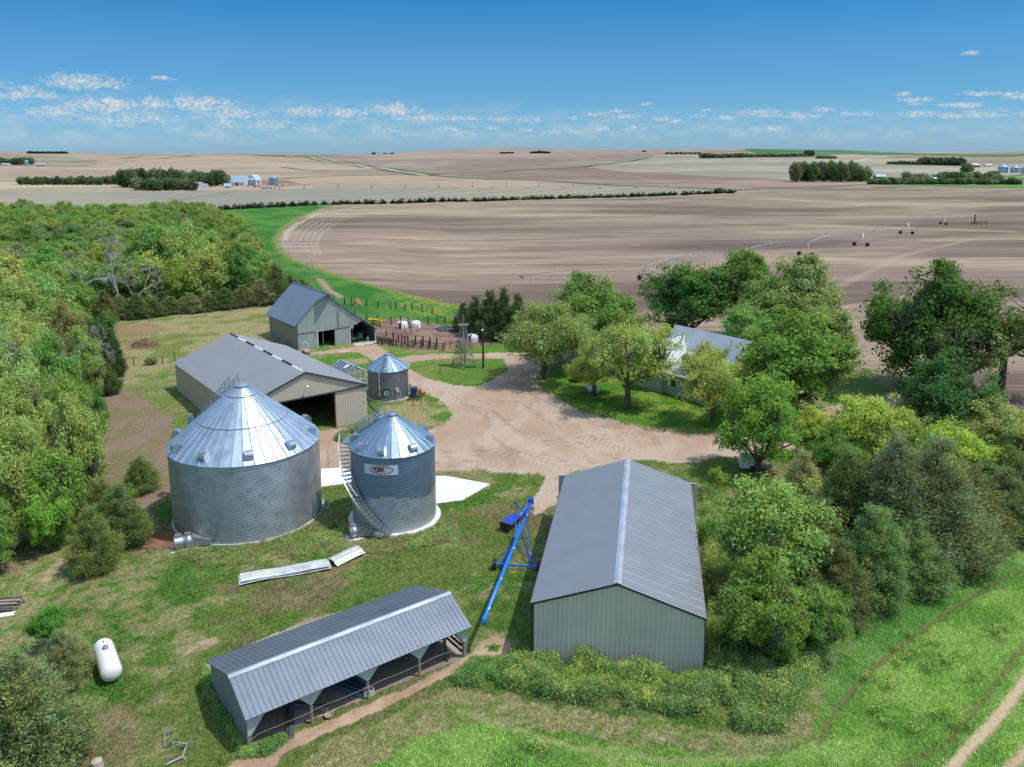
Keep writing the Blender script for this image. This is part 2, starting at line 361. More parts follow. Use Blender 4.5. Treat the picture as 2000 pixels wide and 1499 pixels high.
# ploughed pivot field
FE = [(655,400),(620,411),(580,427),(550,449),(538,470),(546,490),(575,510),(640,533),(700,551),(780,573),(860,592)]
FIELD = FE + [(960,614),(1060,640),(1250,660),(1400,690),(1560,725),(1640,715),(1700,738),(1760,745),(1900,775),(2300,880),(2300,380),(1900,366),(1700,361),(1480,374),(1400,381),(1000,394),(800,399)]
i = region(FIELD, .6, 1.5)
rx = X0*math.cos(.10)+Y0*math.sin(.10); ry = -X0*math.sin(.10)+Y0*math.cos(.10)
st = fbm(rx[i]/120, ry[i]/34, 5, 5); st2 = fbm(rx[i]/45, ry[i]/3.0, 4, 31); st3 = fbm(rx[i]/60, ry[i]/45, 4, 62)
fd, fm, fl = G_(124,106,93), G_(155,136,119), G_(192,170,142)
c = fd+(fm-fd)*sm(st, .30, .54)[:, None]; c = c+(fl-c)*(sm(st*.5+st3*.5, .48, .72)*.7)[:, None]
c = c*(.90+.20*st2)[:, None]
COLR[i] = c; MK[i, 0] = .12; MK[i, 1] = 1.
for a, b, wd, s_ in (((1500,388),(1800,402),16,.5), ((1560,440),(1960,452),9,.6), ((700,404),(1300,396),10,.4), ((1500,455),(1760,446),12,.45),((820,520),(1300,500),7,.3),((1700,470),(2000,465),12,.4)):
    line([a, b], wd, fl, far=8, alpha=s_, rag=3)
for a, b, wd, s_ in (((900,452),(1500,440),16,.5), ((1400,425),(1960,428),14,.5), ((600,505),(1200,480),12,.4), ((1560,500),(1960,500),9,.4), ((760,470),(1200,462),8,.4)):
    line([a, b], wd, fd, far=8, alpha=s_, rag=3)
lt = G_(208,192,172)
for q in range(7):                              # turning rows at the field's west end
    o = 10+q*11
    line([(FE[j][0]+o*(1 if j else .6)+(4 if j > 3 else 0), FE[j][1]+(q*1.5)) for j in range(1, 6)], .9, lt, rag=1.2, alpha=.42)
line([(700,405),(620,418),(580,438),(560,455),(556,470)], 1.4, lt, alpha=.8)
line([(1990,560),(1800,575),(1650,600),(1640,640)], 2.2, fl, alpha=.5); line([(1640,560),(1760,500),(1900,468)], 2.5, fl, alpha=.4)
# pasture between the wood and the field
fill(region([(380,410),(640,400),(658,399)]+FE[1:]+[(945,612),(890,642),(740,640),(640,590),(560,540),(500,480),(430,440),(340,425)], .6), G_(62,120,46), G_(92,138,60), nA, .4, .6, g=.8, f=0)
line([(640,402)]+FE[1:]+[(960,614),(1060,642)], 2.6, G_(140,150,70), g=1, rag=1.2, alpha=.75)
k = region([(760,572),(880,590),(890,625),(800,612)], 1.); k = k[nC[k] > .58]; fill(k, G_(170,175,50), None, mixin=.7)
line([(625,545),(640,566),(665,580)], 1.6, G_(178,150,128), rag=.8)
# hay yard west of the sheds
i = region([(160,640),(240,625),(530,600),(640,640),(560,720),(340,720),(240,760),(200,700)], 2, 3)
fill(i, dry, G_(128,140,72), nB*.5+nA*.5, .49, .60, g=1)
fill(region([(200,640),(300,632),(330,645),(250,662),(200,662)], 2, 2), G_(156,122,98), None, mixin=.7, g=.5)
fill(region([(245,668),(300,664),(320,680),(240,684)], 1, 1), G_(150,120,92), None, mixin=.8, g=.5)
# corral mud
fill(region([(728,640),(745,625),(790,622),(880,640),(900,628),(1010,640),(1045,660),(1000,672),(870,684),(800,684),(735,668)], .8), G_(134,108,94), G_(160,132,112), nB, .4, .6, g=.1)
fill(region([(848,642),(862,637.5),(886,638),(896,643),(882,648.5),(855,648)], .5), G_(70,58,50), None, g=0)
# grass strip and lawns
fill(region([(690,688),(770,690),(860,690),(960,674),(1060,664),(1060,694),(960,692),(830,696),(745,704),(700,700)], .8), G_(84,146,44), G_(112,150,60), nB, .45, .6, g=1)
fill(region([(590,706),(690,694),(760,712),(718,722),(650,712)], .8), G_(96,140,52), dry, nB, .5, .62, g=1)
# the driveway and yard, pale pinkish dirt
pk, pk2 = G_(200,178,158), G_(190,162,138)
DRV = [(745,703),(830,692),(960,690),(1050,687),(1130,676),(1250,690),(1250,704),(1130,700),(1070,712),(1045,735),(1062,765),(1130,802),(1250,836),(1330,846),(1440,850),(1600,800),(1720,770),(1800,745),(1830,762),(1720,800),(1600,850),(1540,890),(1420,892),(1350,906),(1270,900),(1225,900),(1128,922),(1100,935),(1088,985),(1040,1005),(1035,985),(1062,945),(1060,927),(940,920),(850,922),(700,925),(618,930),(560,890),(585,850),(655,838),(716,830),(720,862),(780,842),(845,838),(884,820),(880,798),(840,772),(796,748),(790,725)]
i = region(DRV, 1.1)
fill(i, pk, pk2, nA*.6+nB*.4, .42, .60, g=.12, f=0)
k = (sm(fbm(X0[i]/1.6, Y0[i]/3.2, 4, 140), .58, .68)*.35)[:, None]; COLR[i] = COLR[i]*(1-k)+G_(164,136,112)*k
for P_ in ([(860,885),(950,880),(1010,892),(1060,912)], [(900,790),(960,800),(1010,840),(1080,862),(1160,868)], [(940,780),(1050,790),(1150,820),(1260,846)], [(830,905),(940,900),(1000,915)], [(880,770),(930,800),(960,820),(1000,822)], [(960,850),(1000,880),(1080,900),(1180,905)], [(1060,862),(1180,850),(1300,860)], [(640,880),(640,915)], [(1020,790),(1100,840),(1240,880)]):
    line(P_, .17, G_(128,104,86), alpha=.5, rag=.2); line([(a+4, b+8) for a, b in P_], .15, G_(140,114,94), alpha=.4, rag=.2)
fill(region([(985,698),(1050,690),(1120,690),(1060,712),(1040,735),(1062,765),(1130,803),(1250,838),(1180,838),(1060,785),(985,745),(955,728)], .8), G_(160,142,128), G_(190,168,150), nB, g=.1, mixin=.6)
fill(region([(800,708),(860,701),(985,702),(990,722),(965,742),(930,755),(885,752),(835,740),(800,722)], .7), G_(102,140,54), G_(132,146,74), nB*.5+nA*.5, .46, .58, g=1)
fill(region([(1048,736),(1078,716),(1180,704),(1300,700),(1470,760),(1442,846),(1330,840),(1250,830),(1130,796),(1064,760)], .8), G_(84,136,42), G_(132,158,64), nB, .45, .6, g=1)
fill(region([(718,745),(806,764),(850,776),(880,800),(882,820),(840,834),(790,838),(722,862),(700,858),(714,800)], .9), G_(96,136,52), dry, nB, .44, .56, g=1)
fill(region([(600,690),(735,672),(775,700),(735,708),(700,688),(600,694)], .5), G_(190,165,142), None, g=.2)
# dirt by the big bin and the west wood
fill(region([(195,770),(250,760),(330,800),(345,850),(332,960),(300,990),(310,1060),(280,1085),(235,1010),(195,960),(185,870),(215,830)], 2.2, 1.5), G_(150,130,110), G_(136,126,92), nB, .5, .62, g=.35)
fill(region([(270,1040),(330,1040),(340,1070),(260,1075)], .6), G_(150,108,82), None, g=.1)
fill(region([(620,1010),(740,985),(1000,930),(1050,945),(900,1000),(640,1070)], 1.5), G_(104,136,56), dry, nB, .5, .62, g=1)
# dirt around the open shed
drt = G_(206,178,150)
fill(region([(410,1530),(480,1470),(600,1424),(716,1376),(820,1332),(905,1286),(932,1272),(945,1252),(972,1240),(994,1248),(998,1270),(975,1292),(930,1302),(860,1330),(760,1384),(640,1432),(560,1474),(500,1530)], .5), drt, G_(182,152,126), nB, g=.15)
fill(region([(398,1300),(480,1460),(912,1284),(860,1150),(600,1210)], 0), G_(186,172,156), G_(160,148,132), nB, g=.05)
fill(region([(952,1262),(968,1255),(978,1262),(972,1272),(956,1272)], .3), green, None, g=1)
for P_ in ([(962,1322),(985,1316),(1000,1330),(985,1342)], [(905,1312),(960,1302),(975,1312),(930,1326)], [(40,1140),(100,1110),(125,1118),(90,1140)], [(340,1270),(420,1245),(440,1258),(360,1285)],[(100,1105),(150,1060),(200,1060),(130,1115)]):
    fill(region(P_, .6), G_(196,168,142), G_(150,140,100), nC, g=.3, mixin=.85)
# straw band, crop and wheel tracks in the foreground
fill(region([(520,1560),(640,1446),(760,1398),(880,1344),(1000,1354),(1100,1385),(1300,1410),(1450,1440),(1535,1430),(1550,1370),(1590,1290),(1650,1262),(1630,1340),(1600,1450),(1500,1485),(1300,1452),(1100,1425),(950,1412),(820,1440),(700,1560)], 1.0), G_(172,168,120), G_(132,150,80), nC*.5+nB*.5, .44, .58, g=1)
i = region([(560,1650),(700,1520),(820,1440),(950,1410),(1100,1432),(1300,1462),(1490,1482),(1590,1448),(1612,1340),(1680,1252),(1800,1150),(1900,1095),(2050,1020),(2400,960),(2400,1900),(560,1900)], .8)
fill(i, G_(126,166,76), G_(150,180,96), nB*.6+nA*.4, .42, .60, g=.9)
k = region([(1580,1330),(1650,1240),(1760,1160),(1900,1080),(2050,1010),(2300,960),(2300,1100),(2000,1130),(1800,1230),(1690,1330),(1640,1400)], .8); fill(k, G_(112,160,86), None, mixin=.6)
tr = G_(112,100,66)
for P_, w_, c_, a_ in (([(1540,1310),(1600,1262),(1700,1202),(1800,1152),(1900,1100),(2060,1040)], .22, tr, .9), ([(1600,1450),(1640,1380),(1690,1320),(1760,1262),(1860,1190),(1960,1130),(2080,1080)], .22, tr, .9),
                   ([(1820,1540),(1900,1452),(1960,1390),(2030,1290)], .42, G_(204,180,150), 1), ([(1935,1540),(2040,1430)], .40, G_(196,170,142), 1), ([(1700,1530),(1850,1450),(1950,1330),(2040,1210)], .25, tr, .6),
                   ([(900,1392),(1000,1420),(1110,1455),(1300,1486),(1500,1478)], .3, G_(160,158,110), .6), ([(1050,1440),(1180,1476),(1300,1530)], .2, G_(160,152,106), .6), ([(1860,1100),(1800,1130),(1700,1170),(1560,1250)], .35, G_(160,140,110), .3)):
    line(P_, w_*1.6, c_, alpha=a_, rag=.15, g=.0)
for P_ in ([(50,1130),(75,1090),(130,1060),(220,1010)], [(80,1160),(110,1100),(180,1060),(250,1030)]):
    line(P_, .5, G_(168,172,120), alpha=.6, rag=.5)
MK[:, 2] = 0
COLR[D0 > 330] *= np.array([.97, 1.01, .955])
# mesh
ny, nx = GX.shape
near = S((150-D0)/60)*MK[:, 0]
HZ2 = HZ + near*(.10*(nC-.5)+.16*(nB-.5))
co = np.stack([X0, Y0, HZ2], 1).astype(np.float32)
idx = np.arange(NV).reshape(ny, nx)
q = np.stack([idx[:-1, :-1], idx[:-1, 1:], idx[1:, 1:], idx[1:, :-1]], -1).reshape(-1, 4)
me = bpy.data.meshes.new('ground'); me.vertices.add(NV); me.vertices.foreach_set('co', co.ravel())
me.loops.add(q.size); me.loops.foreach_set('vertex_index', q.ravel().astype(np.int32))
me.polygons.add(len(q)); me.polygons.foreach_set('loop_start', np.arange(0, q.size, 4, dtype=np.int32))
me.polygons.foreach_set('use_smooth', np.ones(len(q), bool)); me.update()
a1 = me.color_attributes.new('Ground', 'FLOAT_COLOR', 'POINT'); a1.data.foreach_set('color', np.concatenate([COLR, np.ones((NV, 1))], 1).astype(np.float32).ravel())
a2 = me.color_attributes.new('Mask', 'FLOAT_COLOR', 'POINT'); a2.data.foreach_set('color', MK.astype(np.float32).ravel())
gm = bpy.data.materials.new('ground'); gm.use_nodes = True; n = gm.node_tree.nodes; l = gm.node_tree.links; p = n['Principled BSDF']
p.inputs['Roughness'].default_value = .95; p.inputs['Specular IOR Level'].default_value = .15
ac = n.new('ShaderNodeAttribute'); ac.attribute_name = 'Ground'; am = n.new('ShaderNodeAttribute'); am.attribute_name = 'Mask'
sm_ = n.new('ShaderNodeSeparateColor'); l.new(am.outputs['Color'], sm_.inputs[0])
geo = n.new('ShaderNodeNewGeometry')
def gm_math(op, a, b=None, clamp=False):
    x = n.new('ShaderNodeMath'); x.operation = op; x.use_clamp = clamp
    for i_, v in enumerate((a, b)):
        if v is None: continue
        if isinstance(v, (int, float)): x.inputs[i_].default_value = v
        else: l.new(v, x.inputs[i_])
    return x.outputs[0]
def gnoise(scale, detail=4, stretch=None, rot=0, rough=.6):
    mp = n.new('ShaderNodeMapping'); l.new(geo.outputs['Position'], mp.inputs[0]); mp.inputs['Rotation'].default_value = (0, 0, rot)
    if stretch: mp.inputs['Scale'].default_value = stretch
    x = n.new('ShaderNodeTexNoise'); x.inputs['Scale'].default_value = scale; x.inputs['Detail'].default_value = detail; x.inputs['Roughness'].default_value = rough; l.new(mp.outputs[0], x.inputs[0]); return x.outputs[0]
n1 = gnoise(3.2, 6, rough=.75); n2 = gnoise(14, 4); n4 = gnoise(1.2, 5, (.03, .9, 1), -.10, .7); n5 = gnoise(1.0, 4, (.02, .28, 1), -.10, .6)
# (noise-.5)*amount*mask
t1 = gm_math('MULTIPLY', gm_math('MULTIPLY', gm_math('SUBTRACT', n1, .5), 2.0), gm_math('ADD', gm_math('MULTIPLY', sm_.outputs[0], 1.15), .30))
t2 = gm_math('MULTIPLY', gm_math('MULTIPLY', gm_math('SUBTRACT', n2, .5), 1.8), gm_math('ADD', gm_math('MULTIPLY', sm_.outputs[0], 1.5), .18))
t3 = gm_math('MULTIPLY', gm_math('ADD', gm_math('MULTIPLY', gm_math('SUBTRACT', n4, .5), 1.9), gm_math('MULTIPLY', gm_math('SUBTRACT', n5, .5), 1.0)), sm_.outputs[1])
tt = gm_math('MAXIMUM', gm_math('ADD', 1.0, gm_math('ADD', t1, gm_math('ADD', t2, t3))), .25)
vm = n.new('ShaderNodeVectorMath'); vm.operation = 'SCALE'; l.new(ac.outputs['Color'], vm.inputs[0]); l.new(tt, vm.inputs['Scale'])
l.new(vm.outputs[0], p.inputs['Base Color'])
bp = n.new('ShaderNodeBump'); bp.inputs['Distance'].default_value = .22; bp.inputs['Strength'].default_value = .8
l.new(gm_math('MULTIPLY', gm_math('ADD', n1, gm_math('MULTIPLY', n2, .5)), gm_math('ADD', sm_.outputs[0], .12)), bp.inputs['Height']); l.new(bp.outputs[0], p.inputs['Normal'])
me.materials.append(gm)
go = bpy.data.objects.new('ground', me); C.objects.link(go); tag(go, kind='structure')
# ------------------------------------------------------------------ materials of built things
M_ROOFG = mat('roof_steel', (.30,.32,.35), .42, .55, .06, .8, rough_var=.05)
M_ROOFL = mat('roof_steel_pale', (.34,.38,.43), .45, .45, .05, .8)
M_TRIM = mat('dark_trim', (.045,.04,.04), .5, .2, .1)
M_WHITE = mat('white_paint', (.75,.75,.73), .5, 0, .06, 3)
M_GALV = mat('galvanised', (.52,.56,.60), .34, .9, .10, .9, rough_var=.08)
M_BINW = mat('bin_wall', (.46,.48,.50), .48, .75, .16, .8, rough_var=.10, col2=(.36,.38,.40), thr=.56)
M_BINR = mat('bin_roof', (.34,.45,.55), .36, .85, .07, .8, rough_var=.06)
M_BINR2 = mat('bin_roof_new', (.42,.51,.60), .46, .78, .12, .8, rough_var=.10)
M_DULLG = mat('dull_galvanised', (.30,.31,.33), .55, .5, .15, 1.2)
M_CONC = mat('concrete', (.55,.52,.48), .85, 0, .12, 1.5, bump=.01, col2=(.40,.36,.31), thr=.58)
M_CONCW = mat('pale_concrete', (.72,.71,.68), .85, 0, .08, .9, col2=(.55,.52,.46), thr=.60)
M_WOOD = mat('grey_wood', (.16,.13,.11), .85, 0, .3, 6, stretch=(1,1,.15))
M_WOODL = mat('pale_wood', (.38,.31,.24), .8, 0, .2, 6, stretch=(1,1,.15))
M_WOODD = mat('dark_wood', (.045,.035,.03), .85, 0, .35, 5)
M_BLACK = mat('black_rubber', (.02,.02,.02), .7)
M_STEELD = mat('dark_steel', (.08,.08,.085), .5, .5)
M_BLUE = mat('blue_paint', (.012,.21,.72), .32, 0, .08, 2)
M_BLUED = mat('deep_blue_paint', (.015,.06,.42), .35, 0, .08, 2)
M_RED = mat('red_paint', (.65,.07,.03), .45)
M_YEL = mat('yellow_paint', (.75,.50,.03), .5, 0, .15, 4)
M_RUST = mat('rust', (.24,.09,.04), .8, 0, .3, 6)
M_WIRE = mat('fence_wire', (.22,.21,.20), .5, .5)

# a point of the photograph's ground plus a direction: building roots have local x along the front, y to the back
def az2rz(az): return R(90-az)
# ------------------------------------------------------------------ machine shed (grey green, right foreground)
def ridge_roof(root, W, L, eL, eR, rx, rz, ov, og, m, pitch=.305, name='roof', h=.022, cap=None, th=.05, capw=.22, second=None):
    """two roof sheets; ov = eave overhang, og = gable overhang"""
    objs = []
    for side in (0, 1):
        ex, ez = (0, eL) if side == 0 else (W, eR)
        dx = ex-rx; dz = ez-rz; ln = math.hypot(dx, dz); V = Vector((dx/ln, 0, dz/ln)); N = Vector((-V.z, 0, V.x)) if V.x > 0 else Vector((V.z, 0, -V.x))
        U = Vector((0, 1, 0)); mb = MB(); T = ln+ov
        O = Vector((rx, -og, rz))
        if second and side == 1: ribbed(mb, O, U, V, N, [(0, L+2*og, K(0), K(T))], *second)
        else: ribbed(mb, O, U, V, N, [(0, L+2*og, K(0), K(T))], pitch, h)
        b = O-N*th
        mb.quad(b, b+V*T, b+V*T+U*(L+2*og), b+U*(L+2*og))
        for u in (0, L+2*og): mb.quad(O+U*u, O+U*u+V*T, b+U*u+V*T, b+U*u)
        mb.quad(O+V*T, O+V*T+U*(L+2*og), b+V*T+U*(L+2*og), b+V*T)
        objs.append(mb.build(name, m[side], root))
    return objs
t = empty('machine_shed', (1.22, 47.37, 0), az2rz(99.6), 'grey green ribbed steel machine shed with a closed gable, right of the blue auger', 'shed')
W, L, E_, RZ = 10.70, 20.77, 4.0, 5.82
M_S1 = mat('grey_green_steel', (.64,.57,.51), .50, .1, .07, .7, stretch=(1,1,.3)); M_S1R = mat('shed_roof_steel', (.335,.34,.35), .36, .5, .05, .6, rough_var=.05)
top = lambda u: min(E_+(RZ-E_)*u/(W/2), E_+(RZ-E_)*(W-u)/(W/2))
mb = MB(); ribbed(mb, (0,0,0), (1,0,0), (0,0,1), (0,-1,0), [(0, W/2, K(0), top), (W/2, W, K(0), top)], .305, .075, rw=.018, sl=.08, phase=.1)
mb.build('front_wall', M_S1, t)
mb = MB(); ribbed(mb, (0,L,0), (1,0,0), (0,0,1), (0,1,0), [(0, W/2, K(0), top), (W/2, W, K(0), top)]); mb.build('back_wall', M_S1, t)
for x, s in ((0, -1), (W, 1)):
    mb = MB(); ribbed(mb, (x,0,0), (0,1,0), (0,0,1), (s,0,0), [(0, L, K(0), K(E_))], .305, .025); mb.build('side_wall', M_S1, t)
    mb = MB(); mb.box(x+.003-(.10 if s > 0 else .02), x+(.02 if s > 0 else .10), -.045, -.033, 0, E_-.03); mb.box(x+(s*.027), x+s*.04, -.045, .12, 0, E_-.03); mb.build('corner_trim', M_TRIM if s < 0 else M_S1, t)
for o in ridge_roof(t, W, L, E_, E_, W/2, RZ, .10, .10, (M_S1R, M_S1R), h=.012, second=(.915, .015, .10, .06)): pass
mb = MB()
for s in (-1, 1):
    x = W/2; sl = (RZ-E_)/(W/2)
    mb.quad((x, -.11, RZ+.05), (x+s*.24, -.11, RZ+.05-sl*.24), (x+s*.24, L+.11, RZ+.05-sl*.24), (x, L+.11, RZ+.05))
    mb.quad((x+s*.24, -.11, RZ+.05-sl*.24), (x+s*.24, -.11, RZ+.0-sl*.24), (x+s*.24, L+.11, RZ+.0-sl*.24), (x+s*.24, L+.11, RZ+.05-sl*.24))
mb.build('ridge_cap', mat('ridge_metal', (.62,.65,.68), .35, .6, .2, 1.5, stretch=(1,.5,1)), t)
mb = MB(); a = (RZ-E_)/(W/2)
for s in (0, 1):
    P = [(-.10 if s == 0 else W+.10), W/2]
    z0 = E_-.1*a
    for yy in (-.13, L+.10): mb.pts([(P[0],yy,z0-.14),(P[1],yy,RZ-.14),(P[1],yy,RZ-.01),(P[0],yy,z0-.01),(P[0],yy+.03,z0-.14),(P[1],yy+.03,RZ-.14),(P[1],yy+.03,RZ-.01),(P[0],yy+.03,z0-.01)], [(0,1,2,3),(4,7,6,5),(0,4,5,1),(3,2,6,7),(0,3,7,4)])
    mb.box(-.13 if s == 0 else W+.10, -.10 if s == 0 else W+.13, -.1, L+.1, E_-.16, E_-.05)
mb.build('roof_trim', M_TRIM, t)
for x0, x1 in ((-.62, 3.2), (W-3.2, W+.62)):
    mb = MB(); ribbed(mb, (x0, L+.16, .1), (1,0,0), (0,0,1), (0,1,0), [(0, x1-x0, K(0), K(3.75))]); mb.box(x0, x0+.06, L+.08, L+.17, .1, 3.85); mb.box(x1-.06, x1, L+.08, L+.17, .1, 3.85); mb.box(x0, x1, L+.08, L+.2, 3.84, 3.95)
    mb.build('sliding_door', M_S1, t)
mb = MB(); mb.tube([(W+.04,-.12,E_-.1),(W+.08,-.10,2),(W+.08,-.10,.2),(W+.30,-.45,.05)], .05, 8); mb.build('downspout', M_TRIM, t)
# ------------------------------------------------------------------ long tan shed behind the big bin
FRp = at(717.6, 822)
t = empty('long_shed', FRp, az2rz(52.7), 'long beige steel shed with a wide open doorway, behind the largest bin', 'shed')
W, L, E_, RZ = 15.25, 24.7, 4.62, 7.45
M_TAN = mat('beige_steel', (.52,.47,.38), .5, .05, .05, .6); M_S2R = mat('grey_roof_steel', (.29,.30,.315), .45, .35, .05, .5)
fx = lambda u: u-W                                 # local x of the front left corner is -W
top = lambda u: min(E_+(RZ-E_)*u/(W/2), E_+(RZ-E_)*(W-u)/(W/2))
dx0, dx1, dz = W-11.26, W-4.03, 4.45
mb = MB(); ribbed(mb, (-W,0,-.6), (1,0,0), (0,0,1), (0,-1,0), [(0, dx0, K(0), lambda u: E_+.6-.1)], .305, .025)
mb.build('front_wall', M_TAN, t)
mb = MB(); ribbed(mb, (-W,0,-.6), (1,0,0), (0,0,1), (0,-1,0), [(dx1, W, K(0), lambda u: E_+.6-.1)], .305, .025); mb.build('front_wall', M_TAN, t)
mb = MB(); ribbed(mb, (-W,-.02,0), (1,0,0), (0,0,1), (0,-1,0), [(0, W/2, K(dz), top), (W/2, W, K(dz), top)], .305, .02)
mb.build('gable_wall', M_TAN, t)
mb = MB(); mb.box(-W, .02, -.16, -.045, dz-.12, dz+.02); mb.build('door_track', M_STEELD, t)
mb = MB(); mb.box(dx1-W-.09, dx1-W+.002, -.05, .16, 0, dz-.13); mb.build('door_jamb', mat('rusty_red_trim', (.30,.07,.035), .7), t)
for x, s in ((-W, -1), (0, 1)):
    mb = MB(); ribbed(mb, (x,0,0), (0,1,0), (0,0,1), (s,0,0), [(0, L, K(.75), K(E_))], .305, .02); mb.build('side_wall', M_TAN, t)
    mb = MB(); mb.box(x-.06 if s < 0 else x-.02, x+.02 if s < 0 else x+.06, 0.01, L, -.6, .9 if s > 0 else 1.35); mb.build('concrete_footing', M_CONC, t)
mb = MB(); ribbed(mb, (-W,L,0), (1,0,0), (0,0,1), (0,1,0), [(0, W/2, K(-.3), top), (W/2, W, K(-.3), top)]); mb.build('back_wall', M_TAN, t)
u = empty('tmp', (0,0,0)); 
def shift_children(objs, dx):
    for o in objs: o.location.x = dx
rs = ridge_roof(t, W, L, E_, E_, W/2, RZ, .22, .25, (M_S2R, M_S2R), h=.018)
shift_children(rs, -W); bpy.data.objects.remove(u)
mb = MB(); a = (RZ-E_)/(W/2)
for s in (-1, 1):
    xe = -W/2+s*(W/2+.22); ze = E_-.22*a
    mb.pts([(xe,-.28,ze-.20),(-W/2,-.28,RZ-.20),(-W/2,-.28,RZ+.02),(xe,-.28,ze+.02),(xe,-.25,ze-.20),(-W/2,-.25,RZ-.20),(-W/2,-.25,RZ+.02),(xe,-.25,ze+.02)], [(0,1,2,3),(4,7,6,5),(0,4,5,1),(3,2,6,7),(0,3,7,4)])
mb.build('roof_trim', M_STEELD, t)
for k in range(8):                                   # skylights and dark vents alternate along the ridge
    y0 = .4+k*3.05; mb = MB(); a = (RZ-E_)/(W/2)
    lite = k % 2 == 0
    w_ = .19
    mb.pts([(-W/2-w_, y0, RZ-a*w_+.03), (-W/2+w_, y0, RZ-a*w_+.03), (-W/2, y0, RZ+(.07 if lite else .10)), (-W/2-w_, y0+2.95, RZ-a*w_+.03), (-W/2+w_, y0+2.95, RZ-a*w_+.03), (-W/2, y0+2.95, RZ+(.07 if lite else .10))], [(0,1,2),(5,4,3),(0,2,5,3),(2,1,4,5)])
    mb.build('skylight' if lite else 'ridge_vent', mat('skylight_panel', (.72,.76,.76), .3, 0, .05) if lite else M_BLACK, t)
mb = MB(); mb.box(-W+.05, -.05, .02, L-.05, -.5, .03); mb.build('floor', mat('shed_floor', (.22,.20,.18), .9, 0, .3, 1.), t)
mb = MB()
for y in np.arange(3, L, 3.05):
    for x in (-W+.15, -.15): mb.box(x-.07, x+.07, y-.07, y+.07, 0, E_-.05)
    mb.bar((-W+.1, y, E_-.1), (-.1, y, E_-.1), .08, .2); mb.bar((-W+.1,y,E_-.05), (-W/2,y,RZ-.15), .08, .15); mb.bar((-.1,y,E_-.05), (-W/2,y,RZ-.15), .08, .15)
mb.build('frame', M_WOODL, t)
g = MB(); g.bar((-W/2,-.08,5.6), (-W/2,-.55,5.9), .05); g.build('lamp_bracket', M_WHITE, t); g = MB(); g.lathe([(0,5.95),(.12,5.93),(.2,5.8),(.17,5.65),(0,5.6)], 12, (-W/2,-.6)); g.build('yard_lamp', M_WHITE, t, True)
# ------------------------------------------------------------------ old barn with a hay hood and a lean-to
FLb = at(583.2, 684.3)
t = empty('barn', FLb, az2rz(52.9), 'old grey green gabled barn with a pointed hay hood, beside the corral', 'barn')
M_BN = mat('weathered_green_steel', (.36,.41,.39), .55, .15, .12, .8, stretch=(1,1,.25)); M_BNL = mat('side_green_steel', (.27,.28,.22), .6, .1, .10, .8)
M_BNR = mat('blue_grey_roof', (.21,.26,.32), .45, .3, .05, .5)
W2, L, E_, RX, RZ, WE, EE = 9.1, 12.2, 4.45, 4.6, 8.9, 13.9, 1.75
def top(u): return E_+(RZ-E_)*u/RX if u < RX else RZ+(EE-RZ)*(u-RX)/(WE-RX)
lo = K(-1.0)
mb = MB()
d1, d2, dh = 3.4, 6.34, 2.55
ribbed(mb, (0,0,0), (1,0,0), (0,0,1), (0,-1,0), [(0, d1, lo, top), (d1, RX, K(dh), top), (RX, d2, K(dh), top), (d2, 9.05, lo, top), (9.05, 9.75, K(2.25), top), (9.75, 10.35, lambda u: 2.85+.4*(u-9.75)/.6*0, top), (10.35, 11.0, lambda u: 2.95+.4*(u-10.35), top), (11.0, 12.35, K(3.28), lambda u: max(3.29, top(u)))], .27, .018, rw=.03, sl=.012)
mb.build('front_wall', M_BN, t)
mb = MB(); ribbed(mb, (0,0,0), (0,1,0), (0,0,1), (-1,0,0), [(0, L, lo, K(E_))], .27, .018, rw=.03, sl=.012); mb.build('side_wall', M_BNL, t)
mb = MB(); ribbed(mb, (0,L,0), (1,0,0), (0,0,1), (0,1,0), [(0, RX, lo, top), (RX, WE, lo, top)], .27, .018); mb.build('back_wall', M_BNL, t)
mb = MB(); ribbed(mb, (WE-.1,0,0), (0,1,0), (0,0,1), (1,0,0), [(0, L, lo, K(EE-.02))], .2, .01, rw=.01, sl=.005); mb.build('board_wall', M_WOOD, t)
mb = MB(); ribbed(mb, (W2,.3,0), (0,1,0), (0,0,1), (1,0,0), [(0, L-.3, lo, K(5.2))], .2, .01, rw=.01, sl=.005); mb.build('inner_wall', M_WOODD, t)
rs = []
for ex, ez, name in ((-.55, E_-.55*(RZ-E_)/RX, 'roof'), (WE+.35, EE-.35*(RZ-EE)/(WE-RX), 'roof')):
    mb = MB(); dx = ex-RX; dz_ = ez-RZ; ln = math.hypot(dx, dz_); V = Vector((dx/ln, 0, dz_/ln)); N = Vector((-V.z,0,V.x)) if V.x > 0 else Vector((V.z,0,-V.x))
    O = Vector((RX,-.22,RZ+.05)); U = Vector((0,1,0))
    ribbed(mb, O, U, V, N, [(0, L+.44, K(0), K(ln))], .27, .015); b = O-N*.07
    mb.quad(b, b+V*ln, b+V*ln+U*(L+.44), b+U*(L+.44)); mb.quad(O, O+V*ln, b+V*ln, b); mb.quad(O+V*ln, O+V*ln+U*(L+.44), b+V*ln+U*(L+.44), b+V*ln)
    # the hay hood: the roof runs forward to a point at the ridge
    hl = 2.15 if ex < 0 else 1.55
    mb.pts([O-N*.01, O-N*.01+V*hl, O-N*.01-U*1.75, b, b+V*hl, b-U*1.75], [(0,1,2),(5,4,3),(1,4,5,2)])
    rs.append(mb.build(name, M_BNR, t))
mb = MB(); mb.bar((RX,-1.95,RZ+.07), (RX,L+.25,RZ+.07), .22, .04); mb.bar((WE+.35,-.3,EE-.33), (RX,-.3,RZ-.02), .04, .16); mb.build('ridge_trim', M_BNR, t)
